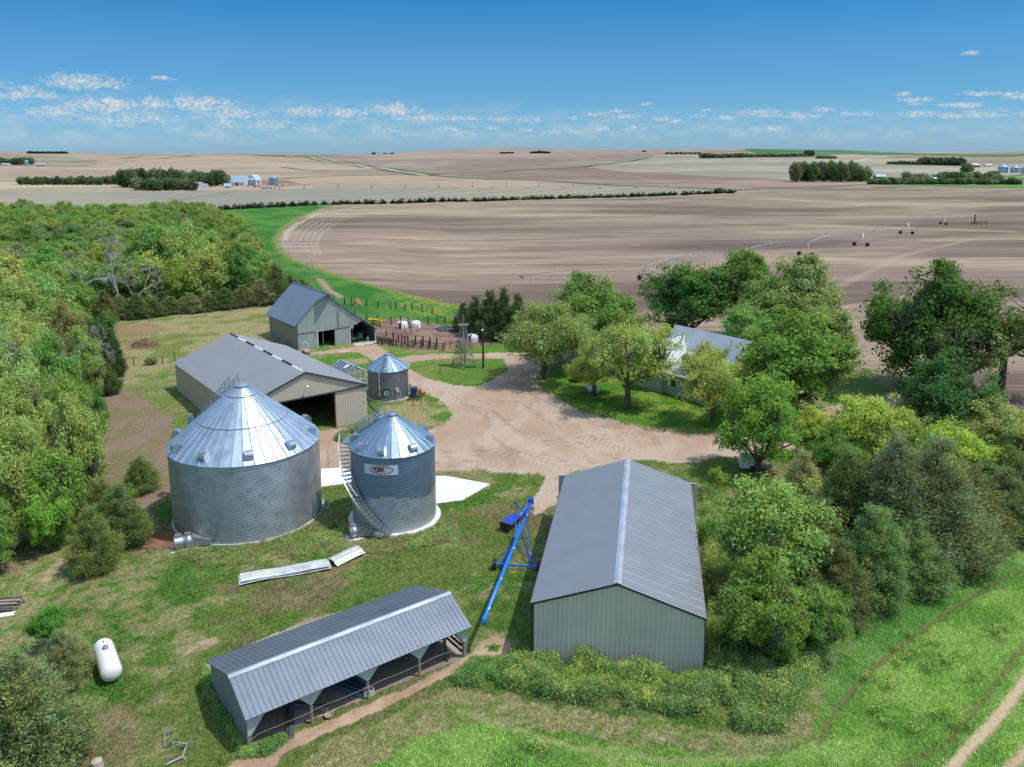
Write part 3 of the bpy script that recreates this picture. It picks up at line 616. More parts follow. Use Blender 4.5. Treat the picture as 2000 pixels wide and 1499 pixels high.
for a_, b_ in (((0,-.05,2.62),(d1-.1,-.05,2.62)), ((d2,-.05,2.62),(9.05,-.05,2.62)), ((7.0,-.06,2.7),(7.0,-.06,5.6))): mb = MB(); mb.bar(a_, b_, .06); mb.build('door_track', M_STEELD, t)
for x0_, x1_, z_ in ((d1-.16, d1, dh), (9.0, 9.12, 2.25)): mb = MB(); mb.box(x0_, x1_, -.06, .08, -1, z_); mb.build('door_jamb', M_WHITE, t)
mb = MB(); mb.box(WE-.28, WE-.02, -.10, .10, -1.4, EE-.05); mb.build('corner_post', mat('pale_post', (.42,.42,.40), .8), t)
for x, y in ((4.9,1.5),(4.9,5),(4.9,9),(11.4,4),(11.4,8)): mb = MB(); mb.box(x-.1, x+.1, y-.1, y+.1, -1, top(x)-.1); mb.build('post', M_WOODL, t)
mb = MB(); mb.lathe([(0,2.75),(.14,2.72),(.12,2.55),(0,2.5)], 10, (3.15,-.25)); mb.build('door_lamp', M_WHITE, t)
mb = MB(); mb.box(.1, WE-.15, .05, L-.1, -1.2, -.55); mb.build('floor', mat('barn_floor', (.14,.12,.10), .95, 0, .3, 1.), t)
BARN = t
def local(root, x, y, z=0): return root.matrix_basis @ Vector((x, y, z))
# things standing in the barn's bays
o = empty('tractor', local(t, 9.9, 1.9, -.55), az2rz(40), 'green tractor parked just inside the open side bay of the barn', 'tractor')
M_GRN = mat('green_paint', (.02,.14,.05), .4)
mb = MB(); mb.box(-.4,.4,-.2,2.0,.7,1.35); mb.box(-.5,.5,-1.2,-.2,.6,1.05); mb.bar((-.35,-1.1,1.0),(-.35,-1.1,1.6),.1); mb.build('body', M_GRN, o)
for s in (-1, 1):
    mb = MB(); mb.tube([(s*.5,-.8,.7),(s*.85,-.8,.7)], .7, 20); mb.build('wheel', M_BLACK, o)
    mb = MB(); mb.tube([(s*.45,1.6,.4),(s*.65,1.6,.4)], .4, 16); mb.build('wheel', M_BLACK, o)
mb = MB(); mb.bar((-.8,2.4,.3),(.9,2.4,.3),.5,.35); mb.build('loader_bucket', M_DULLG, o)
o = empty('oil_drum', local(t, 12.3, 2.7, -.55), 0, 'blue grey drum standing deeper in the barn\'s open bay', 'drum')
mb = MB(); mb.lathe([(0,0),(.42,0),(.42,.4),(.44,.42),(.42,.44),(.42,1.25),(0,1.25)], 20); mb.build('shell', mat('drum_blue', (.25,.36,.42), .5), o, True); mb = MB(); mb.lathe([(0,1.28),(.07,1.28),(.07,1.25)], 8, (.2,0)); mb.build('bung', M_BLACK, o)
o = empty('milk_can', local(t, 12.75, .9, -.55), 0, 'small white can on the floor near the mouth of the barn\'s open bay', 'can')
mb = MB(); mb.lathe([(0,0),(.2,0),(.2,.55),(.12,.7),(.15,.8),(0,.8)], 16); mb.build('shell', M_WHITE, o, True)
o = empty('hand_cart', at(598.5, 690), R(30), 'small pale cart with a hooped back against the barn\'s front wall', 'cart')
mb = MB(); mb.box(-.45,.45,-1.1,.5,.25,.5); mb.build('bed', M_WOODL, o); mb = MB(); mb.tube([(-.42,.5,.4),(-.42,.5,1.4),(-.25,.5,1.65),(.25,.5,1.65),(.42,.5,1.4),(.42,.5,.4)], .05, 6); mb.build('hoop', M_WHITE, o)
for s in (-1, 1): mb = MB(); mb.tube([(s*.48,0,.25),(s*.58,0,.25)], .25, 12); mb.build('wheel', M_BLACK, o)
for k, (x0, x1, y0, y1) in enumerate(((9.3,11.0,-1.9,-.15),(11.2,12.6,-1.7,-.15),(12.8,14.0,-1.5,-.2))):
    o = empty('concrete_slab', local(t, x0, y0), t.rotation_euler.z, ['concrete slab at the barn\'s open bay, left of three','middle concrete slab before the barn\'s open bay','concrete slab nearest the barn\'s outer corner post'][k], 'slab', 'slabs before the barn')
    mb = MB(); z = float(hz(*local(t, x0, y0)[:2]))-FLb.z; mb.box(0, x1-x0, 0, y1-y0, z-.3, z+.06); q = mb.build('slab', M_CONC, o)
# ------------------------------------------------------------------ open fronted pole shed in the foreground
P0 = at(487.5, 1466)
t = empty('open_shed', P0, az2rz(53.3), 'low open fronted pole shed with a ribbed grey roof, lower left foreground', 'shed')
LT, BV, RV, FE_, RZ, BE = 14.15, 6.6, 2.15, 2.22, 3.45, 1.86
M_LR = mat('pole_shed_roof', (.165,.20,.245), .42, .4, .08, .7, rough_var=.05); M_LW = mat('pole_shed_wall', (.26,.30,.30), .55, .3, .12, .8, stretch=(1,1,.2))
sf = (RZ-FE_)/(RV+.45)
for name, v1, z1 in (('roof', -.45, FE_), ('roof', BV+.25, BE-.06)):
    mb = MB(); dy = v1-RV; dzz = z1-RZ; ln = math.hypot(dy, dzz); V = Vector((0, dy/ln, dzz/ln)); N = Vector((0, -V.z, V.y)) if V.y > 0 else Vector((0, V.z, -V.y))
    O = Vector((-.25, RV, RZ)); U = Vector((1,0,0)); ribbed(mb, O, U, V, N, [(0, LT+.45, K(0), K(ln))], .305, .022, rw=.03, sl=.02); b = O-N*.04
    mb.quad(b, b+V*ln, b+V*ln+U*(LT+.45), b+U*(LT+.45)); mb.quad(O, O+V*ln, b+V*ln, b); mb.quad(O+V*ln, O+V*ln+U*(LT+.45), b+V*ln+U*(LT+.45), b+V*ln)
    mb.build(name, M_LR, t)
mb = MB(); mb.quad((-.27,RV-.22,RZ-.06),(LT+.22,RV-.22,RZ-.06),(LT+.22,RV,RZ+.045),(-.27,RV,RZ+.045)); mb.quad((-.27,RV+.22,RZ-.03),(LT+.22,RV+.22,RZ-.03),(LT+.22,RV,RZ+.045),(-.27,RV,RZ+.045)); mb.build('ridge_cap', mat('ridge_metal2', (.42,.47,.52), .35, .5, .3, 1.2, stretch=(.4,1,1)), t)
def lt_top(v): return FE_+.02+(RZ-FE_)*(v+.45)/(RV+.45)-.06 if v < RV else RZ+(BE-.06-RZ)*(v-RV)/(BV+.25-RV)-.04
for x, s in ((0, -1), (LT-.15, 1)):
    mb = MB(); ribbed(mb, (x,0,0), (0,1,0), (0,0,1), (s,0,0), [(.02, RV, K(-.1 if s < 0 else (1.15)), lt_top), (RV, BV, K(-.1), lt_top)], .2, .012, rw=.03, sl=.02); mb.build('end_wall', M_LW, t)
mb = MB(); ribbed(mb, (0,BV,0), (1,0,0), (0,0,1), (0,1,0), [(0, LT-.15, K(-.1), K(BE-.05))], .2, .012); mb.build('back_wall', M_LW, t)
xs = [.02, 3.6, 7.15, 10.7, LT-.1]
for k, x in enumerate(xs):
    mb = MB(); mb.tube([(x, 0, -.2), (x+.01, 0, 1.2), (x, 0, FE_+.05)], [.10, .09, .085], 8) if 0 < k < 4 else mb.box(x-.12, x+.12, -.09, .07, -.2, FE_+.1); mb.build('post', mat('pole_wood', (.30,.22,.16), .85, 0, .25, 5) if 0 < k < 4 else M_DULLG, t)
    tri = [(x-.95, FE_-.02), (x+.95, FE_-.02), (x+.1, 1.30), (x-.1, 1.30)] if 0 < k < 4 else ([(x-.1, FE_), (x+1.1, FE_), (x+.1, .95), (x-.1, .95)] if k == 0 else [(x-1.0, FE_), (x+.1, FE_), (x+.1, 1.1), (x-.1, 1.1)])
    mb = MB(); F = [(a, -.13, z) for a, z in tri]+[(a, -.10, z) for a, z in tri]; mb.pts(F, [(0,1,2,3),(7,6,5,4),(0,3,7,4),(1,5,6,2),(3,2,6,7)]); mb.build('gusset', mat('gusset_sheet', (.42,.47,.46), .6, .1, .1, 2), t)
mb = MB(); pth = [(0.1,-.14,.72)]
for k in range(1, 28): x = LT*k/27.5; pth.append((x, -.16+.02*math.sin(k*1.7), .86+.03*math.sin(k*.9)+.02*k/8))
mb.tube(pth, .012, 5); mb.build('front_rail', M_WOODL, t)
mb = MB(); mb.bar((0,0,FE_),(LT-.1,0,FE_),.08,.18); mb.bar((0,RV,RZ-.16),(LT-.1,RV,RZ-.16),.08,.18)
for x in np.arange(.3, LT, 1.2): mb.bar((x,-.35,FE_-.03),(x,RV,RZ-.1),.05,.12); mb.bar((x,BV,BE-.08),(x,RV,RZ-.1),.05,.12)
mb.build('rafters', M_WOODL, t)
mb = MB()
for z in (.45, .85, 1.25): mb.bar((LT-.3,-.1,z),(LT-.3,2.1,z),.05,.2)
mb.bar((LT-1.3,.2,0),(LT-1.1,.9,1.5),.16,.10); mb.build('pen_boards', M_WOODD, t)
LTR = t
for k, (x0, y0, x1, y1, z, lab) in enumerate(((2.55,.6,2.1,-.5,.25,'pale steel beam poking out of the open shed\'s first bay'), (3.6,1.7,2.6,2.9,.2,'grey channel section lying aslant in the open shed\'s first bay'))):
    o = empty('steel_beam', local(t, x0, y0, 0), t.rotation_euler.z, lab, 'beam')
    mb = MB(); dd = Vector((x1-x0, y1-y0, 0)).normalized(); q = dd*-.8
    L_ = 3.0
    a_ = Vector((-q.x*0, 0, 0))
    mb.bar(-dd*L_*.6+Vector((0,0,z)), dd*L_*.4+Vector((0,0,z*.4)), .42, .06); mb.bar(-dd*L_*.6+Vector((0,0,z+.08)), dd*L_*.4+Vector((0,0,z*.4+.08)), .10, .10); mb.build('web', M_GALV, o)
for k in range(2):
    o = empty('blue_channel', local(t, 6.3+k*.7, 1.6+k*.2, 0), t.rotation_euler.z+R(-62-10*k), ['left one of two blue grey channels lying in the open shed','right one of two blue grey channels lying in the open shed'][k], 'channel')
    mb = MB(); mb.box(-1.9,1.5,-.16,.16,.05,.12); mb.box(-1.9,1.5,-.18,-.15,.05,.3); mb.box(-1.9,1.5,.15,.18,.05,.3); mb.build('trough', mat('blue_grey_steel', (.10,.20,.27), .5, .3), o)
o = empty('bucket', local(t, 7.4, .35), R(10), 'white square crate on the floor by the open shed\'s middle post', 'crate'); mb = MB(); mb.box(-.3,.3,-.22,.22,0,.05)
for a, b, c_, d_ in ((-.3,-.26,-.22,.22),(.26,.3,-.22,.22),(-.26,.26,-.22,-.18),(-.26,.26,.18,.22)): mb.box(a,b,c_,d_,.05,.34)
mb.build('crate', M_WHITE, o)
o = empty('feed_pan', local(t, 4.6, -.12), R(10), 'small rusty pan at the lip of the open shed\'s second bay', 'pan'); mb = MB(); mb.lathe([(0,.02),(.2,.02),(.28,.18),(.26,.18),(.18,.05),(0,.05)], 14); mb.build('pan', M_WOODL, o)
def onz(px, py, z):
    d = ray(px, py); t = (z-CAM_H)/d[2]; return Vector((d[0]*t, d[1]*t, z))
# ------------------------------------------------------------------ grain bins
def strokes_on(mb, segs, r, a0, z0, sc, wd, out):
    """flat strokes laid on a cylinder of radius r: (s, z) plane, s along the wall"""
    for (s1, z1), (s2, z2) in segs:
        d = Vector((s2-s1, z2-z1)).normalized(); nrm = Vector((-d.y, d.x))*wd/2
        k = max(1, int(math.hypot(s2-s1, z2-z1)*sc/.15))
        def P(s, z): a = a0+s*sc/r; return ((r+out)*math.cos(a), (r+out)*math.sin(a), z0+z*sc)
        for i in range(k):
            t0, t1 = i/k, (i+1)/k; A = (s1+(s2-s1)*t0, z1+(z2-z1)*t0); B = (s1+(s2-s1)*t1, z1+(z2-z1)*t1)
            mb.quad(P(A[0]-nrm.x, A[1]-nrm.y), P(B[0]-nrm.x, B[1]-nrm.y), P(B[0]+nrm.x, B[1]+nrm.y), P(A[0]+nrm.x, A[1]+nrm.y))
def make_bin(name, loc, r, hw, hp, npan, mw, mr, label, rings=(), base=.15, pitch=.165, seg=128, cap=.5, amp=.021, cat='grain bin', group=None, detail=True, tiers=None):
    t = empty(name, loc, 0, label, cat, group)
    mb = MB(); nz = int(hw/pitch*4)
    if detail: prof = [(r+amp*math.cos(i/4*2*math.pi), .1+(hw-.1)*i/nz) for i in range(nz+1)]
    else: prof = [(r, -.3), (r, hw)]
    mb.lathe(prof, seg); w_ = mb.build('wall', mw, t, True)
    if tiers:                                  # the lower rings are newer, brighter sheets
        w_.data.materials.append(tiers[1]); P = w_.data.polygons
        mi = np.zeros(len(P), np.int32); zc = np.array([q.center.z for q in P]); ang = np.array([math.atan2(q.center.y, q.center.x) for q in P])
        mi[zc < tiers[0]+.25*np.floor(np.sin(ang*3)*1.2)] = 1; P.foreach_set('material_index', mi)
    if detail:
        mb = MB(); mb.lathe([(r+base, -.3), (r+base, .16), (r-.05, .16)], seg); mb.build('foundation', M_CONCW if base > .3 else M_CONC, t)
    re, zc_ = r+.14, hw+.02
    mb = MB(); 
    for k in range(npan):                      # flat panels with standing ribs
        a, b = 2*math.pi*k/npan, 2*math.pi*(k+1)/npan
        ca, sa, cb, sb = math.cos(a), math.sin(a), math.cos(b), math.sin(b)
        zo = -.10
        mb.quad((re*ca, re*sa, zc_+zo), (re*cb, re*sb, zc_+zo), (cap*cb, cap*sb, hp-.12), (cap*ca, cap*sa, hp-.12))
        if detail:
            w = .05
            q = [(re*ca+w*sa, re*sa-w*ca, zc_+zo), (re*ca-w*sa, re*sa+w*ca, zc_+zo), (cap*ca-.4*w*sa, cap*sa+.4*w*ca, hp-.12), (cap*ca+.4*w*sa, cap*sa-.4*w*ca, hp-.12), (re*ca, re*sa, zc_+zo+.10), (cap*ca, cap*sa, hp-.05)]
            mb.pts(q, [(0,4,5,3),(4,1,2,5),(0,1,4)])
    mb.lathe([(r, zc_-.16), (re, zc_-.12)], npan)
    mb.build('roof', mr, t)
    mb = MB(); mb.lathe([(cap+.10, hp-.16), (cap+.10, hp-.02), (cap*.7, hp+.10), (0, hp+.13)], 24); mb.build('roof_cap', mr, t)
    for fr in rings:
        rr = re+(cap-re)*fr; z = zc_-.1+(hp-.12-zc_+.1)*fr; mb = MB(); mb.tube([(rr*math.cos(q), rr*math.sin(q), z+.05) for q in np.linspace(0, 2*math.pi, 60)], .028, 6, False); mb.build('roof_ring', M_DULLG, t)
    return t
def roof_pt(r, hw, hp, cap, fr, a):
    re = r+.14; rr = re+(cap-re)*fr; return Vector((rr*math.cos(a), rr*math.sin(a), hw-.08+(hp-.12-hw+.08)*fr))
def vents(t, r, hw, hp, cap, angs, fr=.12, sz=1.2, m=None):
    for a in angs:
        P = roof_pt(r, hw, hp, cap, fr, a); mb = MB(); sl = math.atan2(hp-hw, r-cap)
        # hood: half drum whose axis runs round the roof, mouth facing down the slope
        n = 10; hw_ = .26*sz; R_ = .34*sz; V = []
        for s in (-hw_, hw_):
            for k in range(n+1):
                q = math.pi*k/n; V.append((R_*math.cos(q)*1.05, s, R_*math.sin(q)*1.15+.02))
        F = [(k, k+1, n+2+k, n+1+k) for k in range(n)]+[tuple(range(n, -1, -1)), tuple(range(n+1, 2*n+2))]
        M = Matrix.Translation(P) @ Matrix.Rotation(a, 4, 'Z') @ Matrix.Rotation(sl, 4, 'Y')
        mb.pts([M @ Vector(v) for v in V], F); mb.build('roof_vent', m or M_GALV, t)
# big bin
c_, r, hw, hp, cap = (-23.76, 69.13), 6.38, 6.98, 12.0, .55
BIG = make_bin('large_grain_bin', (*c_, 0), r, hw, hp, 44, M_BINW, M_BINR2, 'largest galvanised grain bin, on the left, with two rings round its bright conical roof', rings=(.45, .86), cap=cap, seg=160)
ca_ = math.atan2(-c_[1], -c_[0])
vents(BIG, r, hw, hp, cap, [ca_+R(2+36*k) for k in range(10)], m=M_GALV)
def roof_rail(t, r, hw, hp, cap, a, f0, f1, n=7, deck=False):
    A = [roof_pt(r, hw, hp, cap, f, a) for f in np.linspace(f0, f1, n)]; s = Vector((-math.sin(a), math.cos(a), 0))
    mb = MB()
    for side in (-.45, .45):
        for i, p in enumerate(A): mb.bar(p+s*side, p+s*side+Vector((0,0,1.15)), .07)
        for h in (.4, .8, 1.15): mb.bar(A[0]+s*side+Vector((0,0,h)), A[-1]+s*side+Vector((0,0,h)), .05)
    mb.build('roof_handrail', mat('rail_steel', (.42,.43,.44), .6, .2), t)
    mb = MB()
    if deck: mb.bar(A[0]+Vector((0,0,.2)), A[-1]+Vector((0,0,.2)), .85, .14, up=s.cross((A[-1]-A[0]).normalized()))
    else:
        for k in range(18): p = A[0].lerp(A[-1], k/17)+Vector((0,0,.12)); mb.bar(p-s*.42, p+s*.42, .2, .04)
    mb.build('roof_steps', M_BINR if deck else M_GALV, t)
roof_rail(BIG, r, hw, hp, cap, R(143), .0, .93, 8)
a = R(150); mb = MB(); P = roof_pt(r, hw, hp, cap, .02, a)
mb.box(P.x-.5, P.x+.2, P.y-.5, P.y+.5, hw-.5, hw-.42); mb.bar(P+Vector((-.45,-.5,-.4)), P+Vector((-.45,-.5,1.2)), .06); mb.bar(P+Vector((-.45,.5,-.4)), P+Vector((-.45,.5,1.2)), .06); mb.box(P.x-.5, P.x-.42, P.y-.5, P.y+.5, hw+.1, hw+1.2); mb.box(P.x-.45,P.x+.1,P.y-.55,P.y-.48,hw+.1,hw+1.2)
mb.build('roof_gate', M_DULLG, BIG)
# outside ladder and door on the east side of the big bin
mb = MB(); a = R(-14)
def cyl(r_, a_, z_): return Vector((r_*math.cos(a_), r_*math.sin(a_), z_))
for d in (-.035, .035): mb.bar(cyl(r+.25, a+d, .2), cyl(r+.25, a+d, 2.3), .06)
for z in np.arange(.4, 2.3, .3): mb.bar(cyl(r+.25, a-.035, z), cyl(r+.25, a+.035, z), .04)
mb.build('ladder', M_GALV, BIG)
mb = MB(); a = R(-3); A, B_ = cyl(r+.06, a-.07, .3), cyl(r+.06, a+.07, .3); up = Vector((0,0,2.0)); mb.pts([A, B_, B_+up, A+up, A*1.012, B_*1.012, B_*1.012+up, A*1.012+up], [(4,5,6,7),(0,4,7,3),(1,2,6,5),(3,7,6,2)]); mb.build('door', M_DULLG, BIG)
# small bin with the winding stair
c_, r, hw, hp, cap = (-10.51, 68.23), 3.66, 7.0, 9.62, .42
M_BINO = mat('old_bin_wall', (.20,.27,.34), .42, .75, .10, .7, rough_var=.06)
SM = make_bin('stair_grain_bin', (*c_, 0), r, hw, hp, 30, M_BINO, M_BINR, 'grain bin with a winding outside stair and a white and red sign', base=.42, cap=cap, seg=112, tiers=(3.25, M_BINW))
ca_ = math.atan2(-c_[1], -c_[0])
vents(SM, r, hw, hp, cap, [ca_+R(-16+46*k) for k in range(8)], fr=.16, sz=1.1)
roof_rail(SM, r, hw, hp, cap, R(153), .0, .80, 6, True)
mb = MB(); mr = MB(); ms = MB(); A0, A1 = ca_+R(-100), ca_+R(-5); nst = 25
for k in range(nst):
    f = (k+.5)/nst; a = A0+(A1-A0)*f; z = hw-.35-(hw-.55)*f
    p0, p1 = cyl(r+.10, a, z), cyl(r+.95, a, z); tng = Vector((-math.sin(a), math.cos(a), 0)); mb.pts([p0-tng*.16, p1-tng*.16, p1+tng*.16, p0+tng*.16, *(v-Vector((0,0,.05)) for v in (p0-tng*.16, p1-tng*.16, p1+tng*.16, p0+tng*.16))], [(0,1,2,3),(7,6,5,4),(0,4,5,1),(2,6,7,3),(1,5,6,2)])
for rr in (r+.12, r+.97):
    ms = MB()
    for k in range(nst): a, b = A0+(A1-A0)*k/nst, A0+(A1-A0)*(k+1)/nst; z = hw-.35-(hw-.55)*k/nst; z2 = hw-.35-(hw-.55)*(k+1)/nst; ms.bar(cyl(rr, a, z), cyl(rr, b, z2), .05, .18)
    ms.build('stair_stringer', M_GALV, SM)
for k in range(0, nst+1, 4):
    f = k/nst; a = A0+(A1-A0)*f; z = hw-.35-(hw-.55)*f
    if f < .62: mr.bar(cyl(r+.99, a, z), cyl(r+.99, a, z+1.0), .045)
pth = [cyl(r+.99, A0+(A1-A0)*f, hw-.35-(hw-.55)*f+1.0) for f in np.linspace(0, .62, 22)]
mb.build('stair_treads', M_GALV, SM); mr.tube(pth, .035, 6); mr.build('stair_rail', M_WHITE, SM)
mb = MB(); 
for k in range(5): a = A0-R(4)-R(4)*k; p0, p1 = cyl(r+.1, a, hw-.2), cyl(r+.95, a, hw-.2); tn = Vector((-math.sin(a), math.cos(a), 0))*.16; mb.quad(p0-tn, p1-tn, p1+tn, p0+tn)
for a in (A0-R(2), A0-R(13), A0-R(24)): mb.bar(cyl(r+.95, a, hw-.25), cyl(r+.95, a, hw+.95), .05)
for z in (.45, .95): mb.bar(cyl(r+.95, A0-R(2), hw+z), cyl(r+.95, A0-R(13), hw+z), .04); mb.bar(cyl(r+.95, A0-R(13), hw+z), cyl(r+.95, A0-R(24), hw+z), .04)
mb.build('stair_landing', M_GALV, SM)
# sign plate on the wall with its red ellipse and lettering
a0, a1, z0, z1 = ca_+R(-41), ca_+R(6), 5.42, 6.28
mb = MB(); n = 16
for k in range(n): b0, b1 = a0+(a1-a0)*k/n, a0+(a1-a0)*(k+1)/n; mb.quad(cyl(r+.03, b0, z0), cyl(r+.03, b1, z0), cyl(r+.03, b1, z1), cyl(r+.03, b0, z1))
sg = mb.build('sign', mat('sign_white', (.62,.68,.72), .5, .1, .08, 5, stretch=(.3,.3,4)), SM)
am_ = a0+(a1-a0)*.52; zc = (z0+z1)/2; mb = MB()
E1 = [(1.02*math.cos(q), .31*math.sin(q)) for q in np.linspace(0, 2*math.pi, 37)]
strokes_on(mb, list(zip(E1[:-1], E1[1:])), r+.03, am_, zc, 1, .075, .012)
mb.build('sign_ring', mat('sign_red', (.42,.07,.04), .6), sg)
LET = {'Y': [((0,1),(.3,.5)),((.6,1),(.3,.5)),((.3,.5),(.3,0))], 'O': [((0,0),(0,1)),((0,1),(.6,1)),((.6,1),(.6,0)),((.6,0),(0,0))], 'R': [((0,0),(0,1)),((0,1),(.6,1)),((.6,1),(.6,.5)),((.6,.5),(0,.5)),((.25,.5),(.65,0))], 'K': [((0,0),(0,1)),((.6,1),(0,.45)),((.15,.55),(.65,0))],
       'B': [((0,0),(0,1)),((0,1),(.55,1)),((.55,1),(.55,.55)),((0,.5),(.6,.5)),((.6,.5),(.6,0)),((.6,0),(0,0))], 'E': [((.6,0),(0,0)),((0,0),(0,1)),((0,1),(.6,1)),((0,.5),(.5,.5))], 'S': [((.6,1),(0,1)),((0,1),(0,.5)),((0,.5),(.6,.5)),((.6,.5),(.6,0)),((.6,0),(0,0))], '1': [((.3,0),(.3,1)),((.3,1),(.12,.82))], '0': [((0,.2),(0,.8)),((0,.8),(.2,1)),((.2,1),(.45,1)),((.45,1),(.62,.8)),((.62,.8),(.62,.2)),((.62,.2),(.45,0)),((.45,0),(.2,0)),((.2,0),(0,.2))]}
def word(mb, txt, r, a0, z0, sc, wd, out, sp_=.85):
    for k, ch in enumerate(txt): strokes_on(mb, [((p[0]+k*sp_, p[1]), (q[0]+k*sp_, q[1])) for p, q in LET[ch]], r, a0, z0, sc, wd, out)
mb = MB(); word(mb, 'YORK', r+.03, am_-1.0*.62/r*1.15, zc-.15, .32, .26, .014); mb.build('sign_letters', mat('sign_dark', (.10,.02,.03), .6), sg)
# third bin
c_ = at(0, 0) if False else Vector((-16.42, 104.5, 0)); r, hw, hp, cap = 2.64, 4.05, 5.75, .36
FB = make_bin('number_ten_bin', (c_.x, c_.y, float(hz(c_.x, c_.y))), r, hw, hp, 22, mat('grey_bin_wall', (.20,.205,.23), .5, .6, .12, .8), M_BINR, 'smallest grain bin, with a numbered grey door, between the beige shed and the dirt yard', cap=cap, seg=96, amp=.020)
ca_ = math.atan2(-c_.y, -c_.x); a = ca_-R(8)
mb = MB(); n = 6
for k in range(n): b0, b1 = a-.17+.34*k/n, a-.17+.34*(k+1)/n; mb.quad(cyl(r+.06,b0,.45), cyl(r+.06,b1,.45), cyl(r+.06,b1,1.9), cyl(r+.06,b0,1.9))
dr = mb.build('door', mat('door_grey', (.10,.13,.14), .5, .3), FB)
mb = MB(); word(mb, '10', r+.06, a-.10, .85, .58, .13, .012, .42); mb.build('door_number', M_WHITE, dr)
mb = MB(); mb.bar(cyl(r+.09,a-.17,1.95), cyl(r+.09,a+.17,1.95), .06); mb.bar(cyl(r+.1,a-.17,.42), cyl(r+.1,a+.17,.42), .08); mb.build('door_frame', M_GALV, FB)
mb = MB(); a = ca_-R(24); mb.bar(cyl(r+.15,a,.9), cyl(r+.15,a,3.9), .05); mb.build('pipe', M_WHITE, FB)
for z in (1., 1.9, 2.9, 3.85): mb = MB(); mb.box(*(lambda p: (p.x-.06,p.x+.06,p.y-.06,p.y+.06,z-.06,z+.06))(cyl(r+.14,a,z))); mb.build('bracket', M_WHITE, FB)
mb = MB(); a = ca_-R(16)
for f in np.linspace(.04, .8, 7): p = roof_pt(r,hw,hp,cap,f,a)+Vector((0,0,.06)); s = Vector((-math.sin(a),math.cos(a),0))*.24; mb.bar(p-s, p+s, .09, .03)
mb.build('roof_rungs', M_RUST, FB)
mb = MB(); a = ca_-R(4); p = roof_pt(r,hw,hp,cap,.2,a); M = Matrix.Translation(p) @ Matrix.Rotation(a, 4, 'Z') @ Matrix.Rotation(math.atan2(hp-hw, r-cap), 4, 'Y'); b = MB(); b.lathe([(0,.08),(.30,.07),(.33,.02)], 20); mb.pts([M @ Vector(v) for v in b.v], b.f); mb.build('roof_hatch', M_BINR, FB)
mb = MB(); a = ca_+R(24); mb.bar(cyl(r+.1,a,.1), cyl(r+.1,a,1.5), .05); mb.box(*(lambda p: (p.x-.13,p.x+.13,p.y-.13,p.y+.1,1.3,1.75))(cyl(r+.15,a,0))); mb.tube([cyl(r+.12,a+.02,1.3), cyl(r+.12,a+.15,1.25), cyl(r+.12,a+.16,.6), cyl(r+.12,a+.05,.1), cyl(r+.12,a+.35,.1)], .03, 6); mb.build('conduit', M_WHITE, FB)
mb = MB(); E2 = [(.30*math.cos(q), .16*math.sin(q)) for q in np.linspace(.5, 5.6, 20)]; strokes_on(mb, list(zip(E2[:-1], E2[1:])), r, ca_+R(55), 3.62, 1, .06, .03); mb.build('logo', mat('logo_blue', (.05,.08,.16), .6), FB)
# ------------------------------------------------------------------ fans, pads, odds and ends round the bins
def capsule(mb, A, B_, r, n=18, m=7):
    A, B_ = Vector(A), Vector(B_); d = (B_-A).normalized(); P = []; Rr = []
    for k in range(m+1): q = math.pi/2*k/m; P.append(A-d*r*.75*math.cos(q)); Rr.append(max(.01, r*math.sin(q)))
    for k in range(m+1): q = math.pi/2*(1-k/m); P.append(B_+d*r*.75*math.cos(q)); Rr.append(max(.01, r*math.sin(q)))
    return mb.tube(P, Rr, n)
def fan(loc, az, label, n=2, duct=1.4, R_=.52):
    t = empty('aeration_fan', loc, az2rz(az), label, 'fan', 'aeration fans beside the bins')
    mb = MB(); mb.box(-.3, .75*n+.3, -.7, .65, -.1, .06); mb.build('pad', M_CONCW, t)
    for k in range(n):
        mb = MB(); mb.tube([(.75*k+.02,0,.55),(.75*k+.70,0,.55)], R_, 24, k == n-1); mb.build('housing', M_GALV, t, True)
        mb = MB(); mb.box(.75*k+.1,.75*k+.6,-.15,.25,.55+R_-.05,.55+R_+.16); mb.build('motor_box', M_DULLG, t)
        mb = MB(); x = .75*k; mb.lathe([(R_-.02, 0), (R_+.05, 0), (R_+.05, .05), (R_-.02, .05)], 24); M = Matrix.Translation((x, 0, .55)) @ Matrix.Rotation(R(90), 4, 'Y'); mb.v = [tuple(M @ Vector(v)) for v in mb.v]; mb.build('flange', M_DULLG, t)
    mb = MB()
    for q in range(6): a = q*math.pi/3; mb.bar((.08,.08*math.cos(a),.55+.08*math.sin(a)), (.12,(R_-.03)*math.cos(a),.55+(R_-.03)*math.sin(a)), .14, .02)
    mb.build('blades', M_STEELD, t)
    mb = MB(); mb.lathe([(R_-.01,0),(0,0)], 20); M = Matrix.Translation((.25, 0, .55)) @ Matrix.Rotation(R(90), 4, 'Y'); mb.v = [tuple(M @ Vector(v)) for v in mb.v]; mb.build('back_plate', M_BLACK, t)
    mb = MB()
    for x in (.1, .75*n-.15): mb.box(x, x+.06, -R_, R_, .06, .3)
    mb.build('foot', M_DULLG, t)
    x0 = .75*n; mb = MB(); mb.pts([(x0-.05,-.4,.15),(x0-.05,.4,.15),(x0-.05,.4,.95),(x0-.05,-.4,.95),(x0+duct,-.75,.12),(x0+duct,.75,.12),(x0+duct,.75,.5),(x0+duct,-.75,.5)], [(0,1,2,3),(0,4,5,1),(1,5,6,2),(2,6,7,3),(3,7,4,0)]); mb.build('duct', M_DULLG, t)
    return t
p = at(341, 1074); fan(p, 63, 'twin drum aeration fan on a pale pad at the foot of the largest bin')
p = at(683, 1052); fan(p, 60, 'single drum aeration fan at the foot of the stair bin', 1, 1.2, .50)
